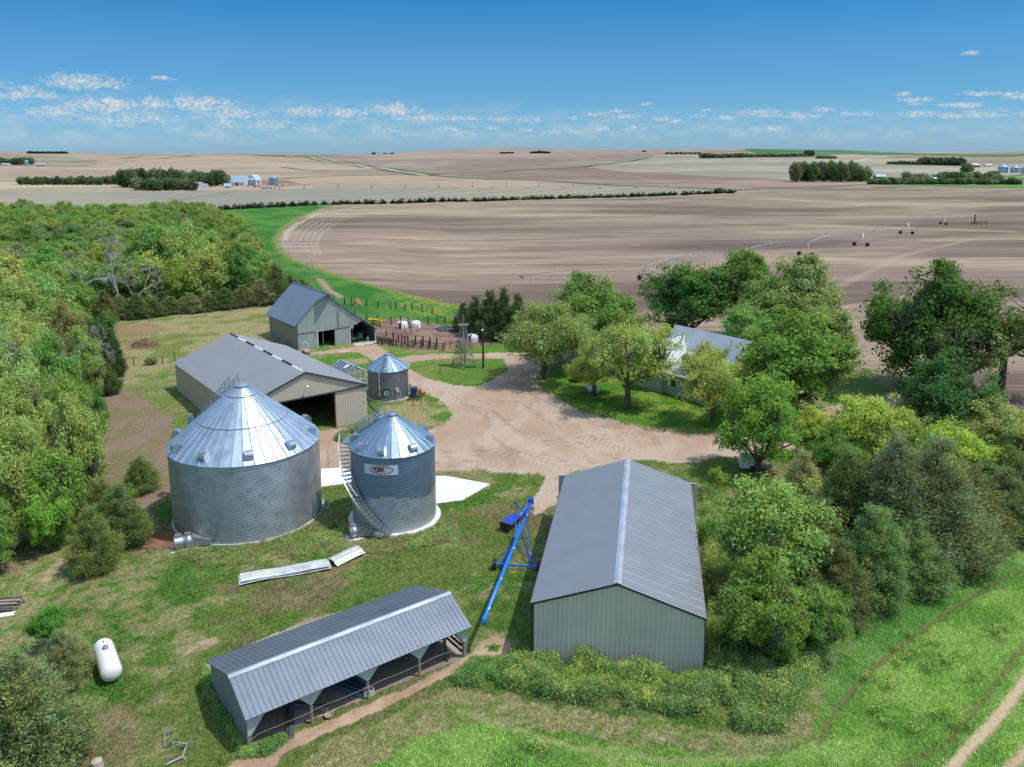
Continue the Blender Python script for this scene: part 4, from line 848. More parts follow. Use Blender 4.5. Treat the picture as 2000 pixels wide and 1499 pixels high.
o = empty('walk_board', at(688, 1066), R(20), 'pale board lying on the grass before the stair bin\'s fan', 'board'); mb = MB(); mb.box(-.75,.45,-.35,.35,.0,.09); mb.build('board', M_CONCW, o)
t = empty('pipe_rack', at(627, 1012), 0, 'bent steel pipe frame leaning by the largest bin\'s right side', 'frame')
mb = MB(); mb.bar((-.3,.6,.2),(.4,1.0,1.2),.09); mb.bar((.4,1.0,1.2),(.9,.2,.2),.09); mb.bar((.9,.2,.2),(.2,-.4,.3),.09); mb.bar((0,.8,.7),(.6,.5,.7),.07); mb.build('pipes', M_GALV, t)
t = empty('leaning_grate', at(609, 1018), R(20), 'small grey slatted grate leaning on the largest bin', 'grate')
mb = MB()
for k in range(4): mb.bar((-.3+.2*k,0,0),(-.4+.2*k,.45,1.0),.07)
mb.bar((-.35,.1,.2),(.35,.1,.2),.06); mb.bar((-.4,.4,.9),(.3,.4,.9),.06); mb.build('slats', M_DULLG, t)
# concrete pads, flush in the yard
for nm, P_, lab in (('concrete_pad', [(851,931),(872,931),(957,947),(903,978),(851,985)], 'white concrete pad to the right of the stair bin'), ('concrete_pad', [(627,917),(668,915),(690,925),(690,944),(627,952)], 'white concrete pad between the two large bins')):
    pts = [at(*q) for q in P_]; c0 = pts[0]; o = empty(nm, c0, 0, lab, 'concrete pad', 'pads beside the bins'); mb = MB(); n = len(pts)
    mb.pts([(q.x-c0.x, q.y-c0.y, .07) for q in pts]+[(q.x-c0.x, q.y-c0.y, -.3) for q in pts], [tuple(range(n))]+[(k, n+k, n+(k+1) % n, (k+1) % n) for k in range(n)]); mb.build('slab', mat('white_concrete', (.80,.79,.76), .85, 0, .06, .8, col2=(.36,.34,.24), thr=.66, bump=.01), o)
# ------------------------------------------------------------------ scrap sheets in the grass
def sheet_pile(A, B_, wdt, label, arch, nlay, m, end_drop=0, curl=0):
    A, B_ = at(*A), at(*B_); d = B_-A; Ln = d.length; t = empty('scrap_sheet', A, math.atan2(d.y, d.x), label, 'scrap metal', 'scrap sheets in the grass')
    for q in range(nlay):
        mb = MB(); nu, nv = 26, 16; off = .12*q; V = []
        for i in range(nu):
            u = Ln*(.02*q+i/(nu-1)*(1-.04*q))
            for j in range(nv):
                v = wdt*(j/(nv-1)-.5)*(1-.1*q)+off*(q % 2*2-1)*.6
                z = .10+.10*q+arch*math.sin(math.pi*j/(nv-1))+.045*(1 if (j % 4) < 2 else 0)+.05*math.sin(u*1.1+q)+curl*(i/(nu-1))**2
                V.append((u, v+.12*math.sin(u*.5), z))
        F = [(i*nv+j, (i+1)*nv+j, (i+1)*nv+j+1, i*nv+j+1) for i in range(nu-1) for j in range(nv-1)]
        mb.pts(V, F); mb.build('sheet', m, t)
M_SCR = mat('scrap_steel', (.55,.58,.58), .5, .25, .25, 1.5, col2=(.30,.28,.22), thr=.62)
sheet_pile((466,1137), (645,1105), 1.6, 'long stack of pale ribbed sheets lying in the grass', .04, 2, M_SCR)
sheet_pile((648,1103), (704,1080), 1.6, 'short curved corrugated sheet at the end of the long stack', .28, 1, M_SCR, curl=.1)
# ------------------------------------------------------------------ blue grain auger
root = onz(1008, 1104, 0); t = empty('grain_auger', root, 0, 'bright blue grain auger on two wheels between the stair bin and the grey green shed', 'auger')
def L_(px, py, z): return onz(px, py, z)-root
T_, B_ = L_(945, 1211, 2.42), L_(1031, 1000, .95)
mb = MB(); mb.tube([B_, T_], .135, 18); mb.build('main_tube', M_BLUE, t, True)
mb = MB(); dd = (T_-B_).normalized(); mb.tube([T_-dd*.25, T_+dd*.02], .17, 18); mb.tube([T_-dd*.1, T_-dd*.1+Vector((-.02,-.05,-.35))], .13, 14); mb.build('spout', M_BLUE, t, True)
mb = MB(); P1 = L_(1037, 980, .55); mb.tube([B_+dd*1.2, B_-Vector((0,0,.05)), P1], .15, 14); mb.box(P1.x-.28, P1.x+.25, P1.y-.25, P1.y+.2, .35, .85); mb.build('boot', M_BLUED, t)
mb = MB(); P2 = L_(1014, 1010, .62); mb.tube([P1, P2], .13, 14); mb.build('hopper_tube', M_BLUE, t, True)
H1, H2 = L_(1011, 1009, .55), L_(987, 1028, .55)
mb = MB(); d = (H2-H1).normalized(); n = Vector((-d.y, d.x, 0)); 
def bx(mb, A, B, w0, w1, z0, z1):
    n = Vector((-(B-A).y, (B-A).x, 0)).normalized()
    mb.pts([A+n*w0+Vector((0,0,z0-A.z)), B+n*w0+Vector((0,0,z0-B.z)), B-n*w0+Vector((0,0,z0-B.z)), A-n*w0+Vector((0,0,z0-A.z)), A+n*w1+Vector((0,0,z1-A.z)), B+n*w1+Vector((0,0,z1-B.z)), B-n*w1+Vector((0,0,z1-B.z)), A-n*w1+Vector((0,0,z1-A.z))], [(0,3,2,1),(0,1,5,4),(1,2,6,5),(2,3,7,6),(3,0,4,7),(4,5,6,7)])
bx(mb, H1, H2, .22, .55, .2, .75); mb.build('hopper', M_BLUED, t)
mb = MB(); bx(mb, H2-d*.02, H2+d*.10, .30, .60, .15, .85); mb.tube([H2+n*.25-Vector((0,0,.35)), H2+n*.35-Vector((0,0,.35))], .16, 12); mb.build('hopper_end', M_BLACK, t)
mb = MB(); mb.bar(L_(1008,985,1.5), L_(1031,1011,1.3), .09); mb.bar(L_(1008,985,1.5), L_(1006,982,1.7), .12); mb.tube([L_(1010,986,1.45), L_(1010,1003,.5)], .03, 6); mb.build('crank_arm', M_BLUED, t)
def on_tube(f): return B_.lerp(T_, f)
wl, wr = L_(970, 1102, .42), L_(1049, 1107, .42)
mb = MB(); mb.bar(wl, wr, .12); mb.build('axle', M_BLUE, t)
mb = MB(); al, ar = wl.lerp(wr, .08), wl.lerp(wr, .93)
for a_, q_, w_ in ((al, on_tube(.08), .075), (ar, on_tube(.06), .075), (al, on_tube(.33), .07), (ar, on_tube(.33), .07), (ar.lerp(al, .05), on_tube(.20), .07), (al.lerp(ar, .05), on_tube(.22), .07)): mb.bar(a_, q_+Vector((0,0,-.1)), w_)
mb.bar(al.lerp(on_tube(.08), .55), ar.lerp(on_tube(.06), .55), .06); mb.build('undercarriage', M_BLUED, t)
mb = MB(); mb.tube([on_tube(.06)+Vector((0,0,.14)), on_tube(.2)+Vector((0,0,.42)), on_tube(.40)+Vector((0,0,.14))], .04, 8); mb.bar(on_tube(.2)+Vector((0,0,.1)), on_tube(.2)+Vector((0,0,.42)), .05); mb.tube([on_tube(.16)+Vector((-.22,0,.0)), on_tube(.30)+Vector((-.22,0,.0))], .07, 8); mb.bar(L_(1008,1022,1.2), L_(1008,1060,.9), .07); mb.build('truss', M_BLUE, t)
mb = MB(); mb.tube([on_tube(.02)+Vector((-.16,0,-.05)), on_tube(.96)+Vector((-.16,0,-.02))], .018, 6); mb.build('drive_shaft', M_BLACK, t)
mb = MB()
for f in (.06, .42, .70, .93): q_ = on_tube(f); mb.bar(q_+Vector((.10,0,.105))-dd*.14, q_+Vector((.10,0,.105))+dd*.14, .10, .03)
mb.build('decal', M_WHITE, t)
for c0, s in ((wl, -1), (wr, 1)):
    ax = (wr-wl).normalized(); mb = MB(); mb.tube([c0+ax*s*.02, c0+ax*s*.28], .42, 22); w_ = mb.build('wheel', M_BLACK, t); mb = MB(); mb.tube([c0+ax*s*.0, c0+ax*s*.30], .2, 16); mb.build('rim', M_DULLG, w_)
# ------------------------------------------------------------------ propane tanks
def tank(A, B_, r, label, z=.72):
    c0 = (A+B_)/2; t = empty('propane_tank', (c0.x, c0.y, 0), 0, label, 'tank', 'propane tanks'); a, b = Vector((A.x-c0.x, A.y-c0.y, z)), Vector((B_.x-c0.x, B_.y-c0.y, z))
    mb = MB(); capsule(mb, a, b, r, 26, 8); mb.build('vessel', mat('tank_white', (.82,.81,.79), .38, 0, .05, 2, col2=(.42,.33,.25), thr=.69), t, True)
    d = (b-a).normalized(); ang = math.atan2(d.y, d.x)
    for f in (.18, .82):
        q = a.lerp(b, f); mb = MB(); M = Matrix.Translation((q.x, q.y, 0)) @ Matrix.Rotation(ang, 4, 'Z'); bb = MB(); bb.box(-.08,.08,-r*.7,-r*.45,-.1,z-r*.6); bb.box(-.08,.08,r*.45,r*.7,-.1,z-r*.6); mb.pts([M @ Vector(v) for v in bb.v], bb.f); mb.build('foot', M_WHITE, t)
    q = a.lerp(b, .4); mb = MB(); mb.lathe([(0,z+r+.16),(.16,z+r+.14),(.18,z+r-.05)], 14, (q.x, q.y)); mb.build('valve_dome', M_DULLG, t, True)
    q = a.lerp(b, .12); mb = MB(); mb.lathe([(0,z+r+.05),(.05,z+r+.05),(.05,z+r-.05)], 8, (q.x, q.y)); mb.build('fitting', M_BLACK, t)
A, B_ = onz(202, 1265, .75), onz(217, 1311, .75); tank(A, B_, .62, 'long white propane tank lying alone on the green grass, lower left')
A, B_ = onz(1152, 757, .6), onz(1166, 762, .6); tank(A, B_, .48, 'short white propane tank under the trees on the house lawn', .62)
# ------------------------------------------------------------------ little things by the third bin
t = empty('trash_bin', at(808, 775), R(15), 'dark blue lidded trash bin beside the smallest grain bin', 'bin')
mb = MB(); mb.pts([(-.3,-.35,.05),(.3,-.35,.05),(.3,.35,.05),(-.3,.35,.05),(-.42,-.42,1.15),(.42,-.42,1.15),(.42,.42,1.15),(-.42,.42,1.15)], [(0,1,5,4),(1,2,6,5),(2,3,7,6),(3,0,4,7),(0,3,2,1)]); mb.build('body', mat('navy_plastic', (.02,.05,.16), .5), t)
mb = MB(); mb.box(-.46,.46,-.48,.46,1.15,1.28); mb.build('lid', mat('navy_lid', (.03,.05,.12), .4), t)
for s in (-1, 1): mb = MB(); mb.tube([(s*.3,.4,.14),(s*.38,.4,.14)], .14, 10); mb.build('wheel', M_BLACK, t)
t = empty('drill_fill_auger', at(818, 782), 0, 'dark pipe auger with a red funnel on the grass by the blue trash bin', 'auger')
P = at(818, 782); a, b = at(797, 783)-P, at(822, 776)-P
mb = MB(); mb.tube([a+Vector((0,0,.2)), Vector((0,0,.5)), b+Vector((0,0,1.0))], .12, 10); mb.build('tube', M_BLACK, t)
mb = MB(); q = b+Vector((0,0,.8)); mb.tube([q+Vector((-.5,.1,.25)), q, q+Vector((.35,-.25,-.3))], [.13,.22,.40], 14); mb.build('funnel', mat('faded_red', (.75,.14,.07), .5), t)
mb = MB(); mb.tube([a+Vector((-.15,0,.12)), a+Vector((.15,0,.22))], .14, 10); mb.build('end_ring', M_RUST, t)
t = empty('steel_stand', at(815, 793), R(8), 'small rusty steel stand on the grass below the blue trash bin', 'stand')
mb = MB()
for x in (-.5,.5): mb.bar((x,0,0),(x,0,.9),.1); mb.bar((x,-.3,.04),(x,.3,.04),.1)
mb.bar((-.6,0,.9),(.6,0,.9),.12); mb.bar((-.2,0,.75),(.25,0,.75),.12); mb.build('frame', M_RUST, t)
t = empty('drain_hose', at(719, 812), 0, 'black corrugated hose running from the beige shed\'s corner to the stair bin', 'hose')
P = at(719, 812); q = [(719,796),(722,806),(735,812),(741,815),(746,826),(748,836)]; mb = MB(); mb.tube([at(*k)-P+Vector((0,0,z)) for k, z in zip(q, (1.2,.9,.5,.45,.3,.2))], .10, 8); mb.build('hose', M_BLACK, t)
# ------------------------------------------------------------------ greenhouse
G0 = at(714.6, 752); t = empty('greenhouse', G0, az2rz(52.7), 'small glass greenhouse with a blue grey roof between the beige shed and the smallest bin', 'greenhouse')
W, L, E_, RZ = 3.3, 4.2, 2.0, 2.95
M_GL = mat('greenhouse_pane', (.30,.36,.26), .12, 0, .08, 1.5); M_GR = mat('greenhouse_roof', (.07,.14,.22), .15, .3, .08, 1)
mb = MB()
mb.quad((-W,0,-.2),(0,0,-.2),(0,0,E_),(-W,0,E_)); mb.pts([(-W,0,E_),(0,0,E_),(-W/2,0,RZ)], [(0,1,2)]); mb.quad((-W,L,-.2),(0,L,-.2),(0,L,E_),(-W,L,E_)); mb.quad((-W,0,-.2),(-W,L,-.2),(-W,L,E_),(-W,0,E_)); mb.quad((0,0,-.2),(0,L,-.2),(0,L,E_),(0,0,E_)); mb.build('pane', M_GL, t)
mb = MB(); mb.quad((-W-.08,-.06,E_-.03),(-W/2,-.06,RZ+.03),(-W/2,L+.06,RZ+.03),(-W-.08,L+.06,E_-.03)); mb.quad((.08,-.06,E_-.03),(-W/2,-.06,RZ+.03),(-W/2,L+.06,RZ+.03),(.08,L+.06,E_-.03)); mb.build('roof', M_GR, t)
mb = MB(); sl = (RZ-E_)/(W/2)
for x in (-W,-W*.75,-W/2,-W/4,0): zt = E_+min(x+W,-x)*sl; mb.bar((x,-.02,-.2),(x,-.02,zt),.06)
for z in (.9, E_): mb.bar((-W,-.02,z),(0,-.02,z),.05)
for y in np.linspace(0, L, 6): mb.bar((-W-.09,y,E_),(-W/2,y,RZ+.06),.045); mb.bar((.09,y,E_),(-W/2,y,RZ+.06),.045); mb.bar((0,y,-.2),(0,y,E_),.05); mb.bar((-W,y,-.2),(-W,y,E_),.05)
mb.bar((-W-.1,-.05,E_),(-W-.1,L,E_),.09); mb.bar((.1,-.05,E_),(.1,L,E_),.09); mb.bar((-W/2,-.08,RZ+.07),(-W/2,L,RZ+.07),.08); mb.build('frame', M_WHITE, t)
for y, x in ((1.2,-W*.68), (2.6,-W*.30), (1.0,-W*.24)): mb = MB(); z = E_+min(x+W,-x)*sl; s = 1 if x < -W/2 else -1; mb.bar((x-.35,y,z-.12*s+.12),(x+.35,y,z+.12*s+.24),.6,.04, up=(0,0,1)); mb.build('roof_vent', M_WHITE if s > 0 else M_BINR, t)
# ------------------------------------------------------------------ farmhouse among the trees
H0 = at(1296, 766); t = empty('farmhouse', H0, az2rz(142.7), 'pale farmhouse with grey roofs half hidden among the lawn trees', 'house')
M_SID = mat('house_siding', (.42,.44,.38), .7, 0, .08, 1.2); M_SHG = mat('house_shingles', (.46,.45,.45), .8, 0, .18, 6); M_MET = mat('house_metal_roof', (.55,.58,.62), .4, .3, .06, .7)
mb = MB(); mb.box(0, 8.5, 0, 4.6, -.4, 2.9); mb.box(-4.3, 0, -.6, 5, -.4, 4.1); mb.box(-4.3, 8.5, 4.6, 9.6, -.4, 4.2)
mb.pts([(-4.3,-.6,4.1),(0,-.6,4.1),(-2.15,-.6,6.5)], [(0,1,2)]); mb.pts([(8.5,4.6,4.2),(8.5,9.6,4.2),(8.5,7.1,7.5)], [(0,1,2)]); mb.pts([(-4.3,4.6,4.2),(-4.3,9.6,4.2),(-4.3,7.1,7.5)], [(2,1,0)]); mb.build('walls', M_SID, t)
mb = MB(); mb.pts([(.0,-.35,2.85),(8.8,-.35,2.85),(8.8,4.7,5.0),(.0,4.7,5.0),(.0,-.35,2.77),(8.8,-.35,2.77),(8.8,4.7,4.9),(.0,4.7,4.9)], [(0,1,2,3),(0,4,5,1),(1,5,6,2),(3,7,4,0),(7,6,5,4)]); mb.build('porch_roof', M_SHG, t)
mb = MB(); 
for y0, y1 in ((4.2, 7.1), (10.0, 7.1)): z0 = 7.5-(7.5-4.2)*abs(7.1-y0)/2.5; mb.quad((-4.6,y0,z0+.06),(8.8,y0,z0+.06),(8.8,y1,7.58),(-4.6,y1,7.58)); mb.quad((-4.6,y0,z0-.05),(8.8,y0,z0-.05),(8.8,y0,z0+.06),(-4.6,y0,z0+.06))
mb.build('main_roof', M_MET, t)
mb = MB(); 
for s in (-1, 1): xe = -2.15+s*2.5; ze = 6.5-2.5*2.4/2.15; mb.quad((xe,-.9,ze+.05),(-2.15,-.9,6.6),(-2.15,7,6.6),(xe,7,ze+.05)); mb.quad((xe,-.9,ze-.1),(-2.15,-.9,6.45),(-2.15,-.9,6.6),(xe,-.9,ze+.05))
mb.build('gable_roof', mat('white_roof', (.52,.54,.57), .5, .1, .05, 1), t)
mb = MB(); mb.box(2.2, 4.2, .9, 3.5, 3.2, 5.1); mb.build('dormer', mat('dormer_green', (.09,.13,.08), .8, 0, .2, 4), t)
mb = MB(); mb.pts([(2.0,.7,5.1),(4.4,.7,5.1),(3.2,.7,5.9),(2.0,4.4,5.1),(4.4,4.4,5.1),(3.2,4.4,5.9)], [(0,1,2),(0,2,5,3),(1,4,5,2)]); mb.build('dormer_roof', M_SHG, t)
for x, z in ((1.2,1.0),(4.0,1.0),(6.6,1.0)):
    mb = MB(); mb.box(x, x+.95, -.04, .02, z, z+1.3); w_ = mb.build('window', M_WHITE, t); mb = MB(); mb.box(x+.08, x+.87, -.055, -.03, z+.08, z+1.22); mb.build('pane', mat('window_glass', (.03,.04,.05), .08), w_)
for z in (1.0, 3.6): mb = MB(); mb.box(-2.7,-1.6,-.64,-.58,z,z+1.2); w_ = mb.build('window', M_WHITE, t); mb = MB(); mb.box(-2.6,-1.7,-.655,-.63,z+.08,z+1.12); mb.build('pane', MATS['window_glass'], w_)
t = empty('lawn_table', at(1196, 712), R(20), 'small white table on the lawn behind the round tree trunks', 'table'); mb = MB(); mb.box(-1.0,1.0,-.5,.5,.7,.78)
mb.build('tabletop', M_WHITE, t)
for x in (-.8,.8): mb = MB(); mb.bar((x,-.3,0),(x,-.3,.7),.07); mb.bar((x,.3,0),(x,.3,.7),.07); mb.build('leg', M_WHITE, t)
t = empty('parked_trailer', at(1466, 917), R(-8), 'white and grey box trailer partly under the bright tree by the yard\'s edge', 'trailer')
mb = MB(); mb.box(-1.1,.5,-.7,.7,.35,1.5); mb.build('body', M_WHITE, t); mb = MB(); mb.box(.6,2.0,-.5,.5,.35,.75); mb.build('deck', M_DULLG, t)
for s in (-1, 1): mb = MB(); mb.tube([(.1,s*.72,.35),(.1,s*.92,.35)], .33, 14); mb.build('wheel', M_BLACK, t)
# ------------------------------------------------------------------ foliage
def mesh_np(name, V, F, mats, tint=None, mi=None, smooth=False):
    V = np.asarray(V, np.float32); F = np.asarray(F, np.int32); me = bpy.data.meshes.new(name)
    me.vertices.add(len(V)); me.vertices.foreach_set('co', V.ravel()); me.loops.add(F.size); me.loops.foreach_set('vertex_index', F.ravel())
    me.polygons.add(len(F)); me.polygons.foreach_set('loop_start', np.arange(0, F.size, F.shape[1], dtype=np.int32))
    for m in mats: me.materials.append(m)
    if mi is not None: me.polygons.foreach_set('material_index', np.asarray(mi, np.int32))
    me.update()
    if tint is not None:
        t = np.repeat(np.asarray(tint, np.float32), F.shape[1], 0); a = me.color_attributes.new('Tint', 'FLOAT_COLOR', 'CORNER')
        if t.ndim == 1: t = np.stack([t, t, t], 1)
        a.data.foreach_set('color', np.concatenate([t, np.ones((len(t), 1), np.float32)], 1).astype(np.float32).ravel())
    return me
def leaf_mat(name, obcol=True, col=(1, 1, 1), trans=.47, tcol=(1.15, 1.05, .75)):
    m = bpy.data.materials.new(name); m.use_nodes = True; n = m.node_tree.nodes; l = m.node_tree.links; n.clear()
    o = n.new('ShaderNodeOutputMaterial'); at_ = n.new('ShaderNodeAttribute'); at_.attribute_name = 'Tint'
    mx = n.new('ShaderNodeMix'); mx.data_type = 'RGBA'; mx.blend_type = 'MULTIPLY'; mx.inputs[0].default_value = 1; l.new(at_.outputs['Color'], mx.inputs['A'])
    if obcol: oi = n.new('ShaderNodeObjectInfo'); l.new(oi.outputs['Color'], mx.inputs['B'])
    else: mx.inputs['B'].default_value = (*col, 1)
    d = n.new('ShaderNodeBsdfDiffuse'); l.new(mx.outputs['Result'], d.inputs[0])
    t = n.new('ShaderNodeBsdfTranslucent'); m2 = n.new('ShaderNodeMix'); m2.data_type = 'RGBA'; m2.blend_type = 'MULTIPLY'; m2.inputs[0].default_value = 1
    l.new(mx.outputs['Result'], m2.inputs['A']); m2.inputs['B'].default_value = (*tcol, 1); l.new(m2.outputs['Result'], t.inputs[0])
    s = n.new('ShaderNodeMixShader'); s.inputs[0].default_value = trans; l.new(d.outputs[0], s.inputs[1]); l.new(t.outputs[0], s.inputs[2])
    l.new(s.outputs[0], o.inputs[0]); return m
M_LEAF = leaf_mat('leaves'); M_CED = leaf_mat('cedar_foliage', trans=.34); M_GRASS = leaf_mat('grass_blades', False, trans=.45); M_BARK = mat('bark', (.10,.085,.07), .9, 0, .3, 8); M_DEAD = mat('dead_wood', (.34,.31,.29), .9, 0, .2, 6)
def quads(P, Nn, Tn, a, b):
    """diamond leaves at P with normals Nn, axis Tn, half length a, half width b"""
    B = np.cross(Nn, Tn); a = a[:, None]; b = b[:, None]
    V = np.stack([P-Tn*a, P+B*b, P+Tn*a, P-B*b], 1).reshape(-1, 3); F = np.arange(len(P)*4).reshape(-1, 4); return V, F
def unit(v): return v/np.maximum(1e-9, np.linalg.norm(v, axis=1, keepdims=True))
def tubes_np(segs, n=5):
    """segs: list of (p, q, r0, r1)"""
    V = []; F = []
    for p, q, r0, r1 in segs:
        p = np.array(p); q = np.array(q); d = q-p; L = np.linalg.norm(d)
        if L < 1e-6: continue
        d = d/L; u = np.array([0, 0, 1.]) if abs(d[2]) < .9 else np.array([1., 0, 0]); a = np.cross(d, u); a /= np.linalg.norm(a); b = np.cross(d, a); k = len(V)
        for c, r in ((p, r0), (q, r1)):
            for j in range(n): t = 2*math.pi*j/n; V.append(c+(a*math.cos(t)+b*math.sin(t))*r)
        F += [(k+j, k+(j+1) % n, k+n+(j+1) % n, k+n+j) for j in range(n)]
    return np.array(V), np.array(F)
def tree_proto(seed, ncl, nl, leaf, zc=1.25, az=.85, csz=.20, open_=0., limbs=6, up=.75, low=-.75, trunk=.055, twig=True, narrow=1., lob=15):
    r = np.random.default_rng(seed)
    # clump centres: an uneven shell, denser outside
    ph = r.random((5, 3))*6; cen = []
    lobes = [(np.zeros(3), .74)]*4
    while len(lobes) < lob:
        d = r.normal(size=3); d /= np.linalg.norm(d)
        if d[2] < low: continue
        q = .46+.22*r.random(); lobes.append((d*q, .28+.16*r.random()))
    while len(cen) < ncl:
        lc, lr = lobes[r.integers(len(lobes))]; d = r.normal(size=3); d /= np.linalg.norm(d)
        c = lc+d*lr*(r.random()**.40)*(1+.12*r.normal())
        if c[2] < low*.95 or np.linalg.norm(c) > 1.12: continue
        cen.append(np.array([c[0]*narrow, c[1]*narrow, c[2]*az]))
    cen = np.array(cen); cz = cen+np.array([0, 0, zc])
    # limbs
    segs = []; fork = np.array([.02, .01, zc-az*.78 if zc-az*.78 > .12 else .18]); nodes = [fork]
    segs.append((np.zeros(3), fork, trunk*1.15, trunk))
    for k in range(limbs):
        a = 2*math.pi*(k+r.random()*.6)/limbs; e = up*(.5+.6*r.random()); p = fork; v = np.array([math.cos(a)*.8, math.sin(a)*.8, e]); v /= np.linalg.norm(v); L = .30
        rr = trunk*.6
        for s in range(4):
            q = p+v*L*(.8+.3*r.random())*narrow; segs.append((p, q, rr, rr*.7)); nodes.append(q); p = q; rr *= .7; v = v+r.normal(size=3)*.22+np.array([0, 0, .10]); v /= np.linalg.norm(v); L *= .85
    nodes = np.array(nodes)
    for c in cz:
        j = np.argmin(np.linalg.norm(nodes-c, axis=1)+.15*(nodes[:, 2] > c[2])); p = nodes[j]; m = (p+c)/2+np.array([0, 0, .03])+r.normal(size=3)*.03; segs.append((p, m, trunk*.17, trunk*.11)); segs.append((m, c, trunk*.11, trunk*.05))
        if twig:
            for _ in range(2): segs.append((c, c+r.normal(size=3)*csz*.8, trunk*.06, trunk*.02))
    # leaves
    sz = csz*(.75+.5*r.random(ncl)); cnt = np.maximum(6, (nl*.80*(.35+1.1*r.random(ncl))*(1-open_*r.random(ncl)))).astype(int)
    ci = np.repeat(np.arange(ncl), cnt); n = len(ci)
    off = r.normal(size=(n, 3)); off = unit(off)*(r.random((n, 1))**.5)*1.45; off[:, 2] *= .85
    P = cz[ci]+off*sz[ci][:, None]
    N_ = unit(off*.5+cen[ci]*.6+np.array([0, 0, .35])+r.normal(size=(n, 3))*.55); T_ = unit(np.cross(N_, r.normal(size=(n, 3)))); s = leaf*(.6+.8*r.random(n))
    V, F = quads(P, N_, T_, s, s*.55)
    tn = (.82+.36*r.random(ncl))[ci]*(.75+.5*r.random(n)); hue = (r.random(ncl)-.5)[ci]*.22+(r.random(n)-.5)*.15
    T = np.stack([tn*(1+hue), tn, tn*(1-hue*.6)], 1)
    tv, tf = tubes_np(segs)
    return dict(crown=mesh_np('crown', V, F, [M_LEAF], T), trunk=mesh_np('trunk', tv, tf, [M_BARK]), top=zc+az)
def cedar_proto(seed, n, leaf, rad=.34, ncl=230, small=False):
    """a broad, feathery cone built of small upswept sprays gathered into tufts"""
    r = np.random.default_rng(seed); cen = []; ph = r.random(8)*6
    while len(cen) < ncl:
        h = 1-math.sqrt(r.random()); th = r.random()*6.283
        if h < .03: continue
        pr = rad*min(1, .55+2.2*h)*(1-h)**.80*(1+.20*math.sin(2*th+ph[0]+4*h)+.16*math.sin(5*th+ph[1]-6*h)+.10*math.sin(9*th+ph[2]+13*h))
        q = pr*(.35+.65*r.random()**.5); cen.append((q*math.cos(th), q*math.sin(th), h*.97))
    for k in range(4): a = r.random()*6.28; cen.append((.05*math.cos(a), .05*math.sin(a), .90+.07*r.random()))
    cen = np.array(cen); m = n//len(cen); ci = np.repeat(np.arange(len(cen)), m); N = len(ci); c = cen[ci]
    th = np.arctan2(c[:, 1], c[:, 0]); out = np.stack([np.cos(th), np.sin(th), np.full(N, .45)], 1)
    sz = (.055 if not small else .07)*(1.25-.6*c[:, 2:])
    t = r.random((N, 1)); P = c+out*(t-.4)*sz*2.2+r.normal(size=(N, 3))*sz*.55
    T_ = unit(out*(.7)+r.normal(size=(N, 3))*np.array([.6, .6, .32])+np.array([0, 0, .05])); N_ = unit(np.cross(T_, r.normal(size=(N, 3)))+np.array([0, 0, .6])); N_ = unit(N_-T_*(N_*T_).sum(1, keepdims=True)); s = leaf*.85*(.5+.8*r.random(N))*(1-.3*c[:, 2])
    V, F = quads(P, N_, T_, s, s*.30)
    tc_ = (.80+.4*r.random(len(cen)))[ci]; tn = tc_*(.75+.5*r.random(N)); hu = ((r.random(len(cen))-.5)*.26)[ci]+(r.random(N)-.5)*.10; T = np.stack([tn*(1+hu), tn, tn*(1-hu)], 1)
    segs = [((0,0,0), (0,0,.5), .022, .014), ((0,0,.5), (0,0,.96), .014, .004)]
    for k in range(40): z = .08+.8*r.random(); a = r.random()*6.28; q = rad*(1-z)*.9; segs.append(((0,0,z), (q*math.cos(a), q*math.sin(a), z+.06), .006, .002))
    tv, tf = tubes_np(segs)
    return dict(crown=mesh_np('crown', V, F, [M_CED], T), trunk=mesh_np('trunk', tv, tf, [M_BARK]), top=1.)
def dead_proto(seed, depth=6, spread=.6, twig=.006, lean=0):
    r = np.random.default_rng(seed); segs = []
    def grow(p, v, L, rad, d):
        q = p+v*L; segs.append((p, q, rad, rad*.72))
        if d == 0: return
        for _ in range(2 if d > 3 else 3 if r.random() < .6 else 2):
            w = v+r.normal(size=3)*spread+np.array([0,0,.08]); w /= np.linalg.norm(w); grow(q, w, L*(.66+.25*r.random()), max(rad*.62, twig*.6), d-1)
    grow(np.zeros(3), unit(np.array([[lean, .1, 1.]]))[0], .30, .035, depth)
    tv, tf = tubes_np(segs, 4); return mesh_np('branches', tv, tf, [M_DEAD])
P_NEAR = [tree_proto(11, 240, 130, .034, csz=.125), tree_proto(12, 190, 130, .034, open_=.5, csz=.125), tree_proto(13, 260, 130, .031, csz=.115), tree_proto(14, 170, 120, .038, zc=1.45, az=.8, open_=.6, limbs=7, csz=.125)]
P_LAWN = [tree_proto(18, 250, 150, .023, csz=.125, zc=1.16, az=.86, open_=.45, limbs=7), tree_proto(19, 230, 150, .024, csz=.125, zc=1.20, az=.86, open_=.6, limbs=7)]
P_FULL = [tree_proto(15, 280, 150, .027, csz=.115, zc=.98, az=.93, low=-.95), tree_proto(16, 260, 150, .028, csz=.125, zc=1.0, az=.95, low=-.95), tree_proto(17, 230, 140, .028, csz=.125, open_=.5, zc=.95, az=.92, low=-.9)]
P_MID = [tree_proto(21, 170, 85, .042, csz=.135, zc=1.0, az=.93, low=-.95), tree_proto(22, 180, 80, .040, csz=.125, zc=1.02, az=.92, low=-.95), tree_proto(23, 160, 85, .043, zc=1.05, az=.98, low=-.95, csz=.135), tree_proto(24, 170, 80, .042, zc=.95, az=.88, low=-.95, csz=.135)]
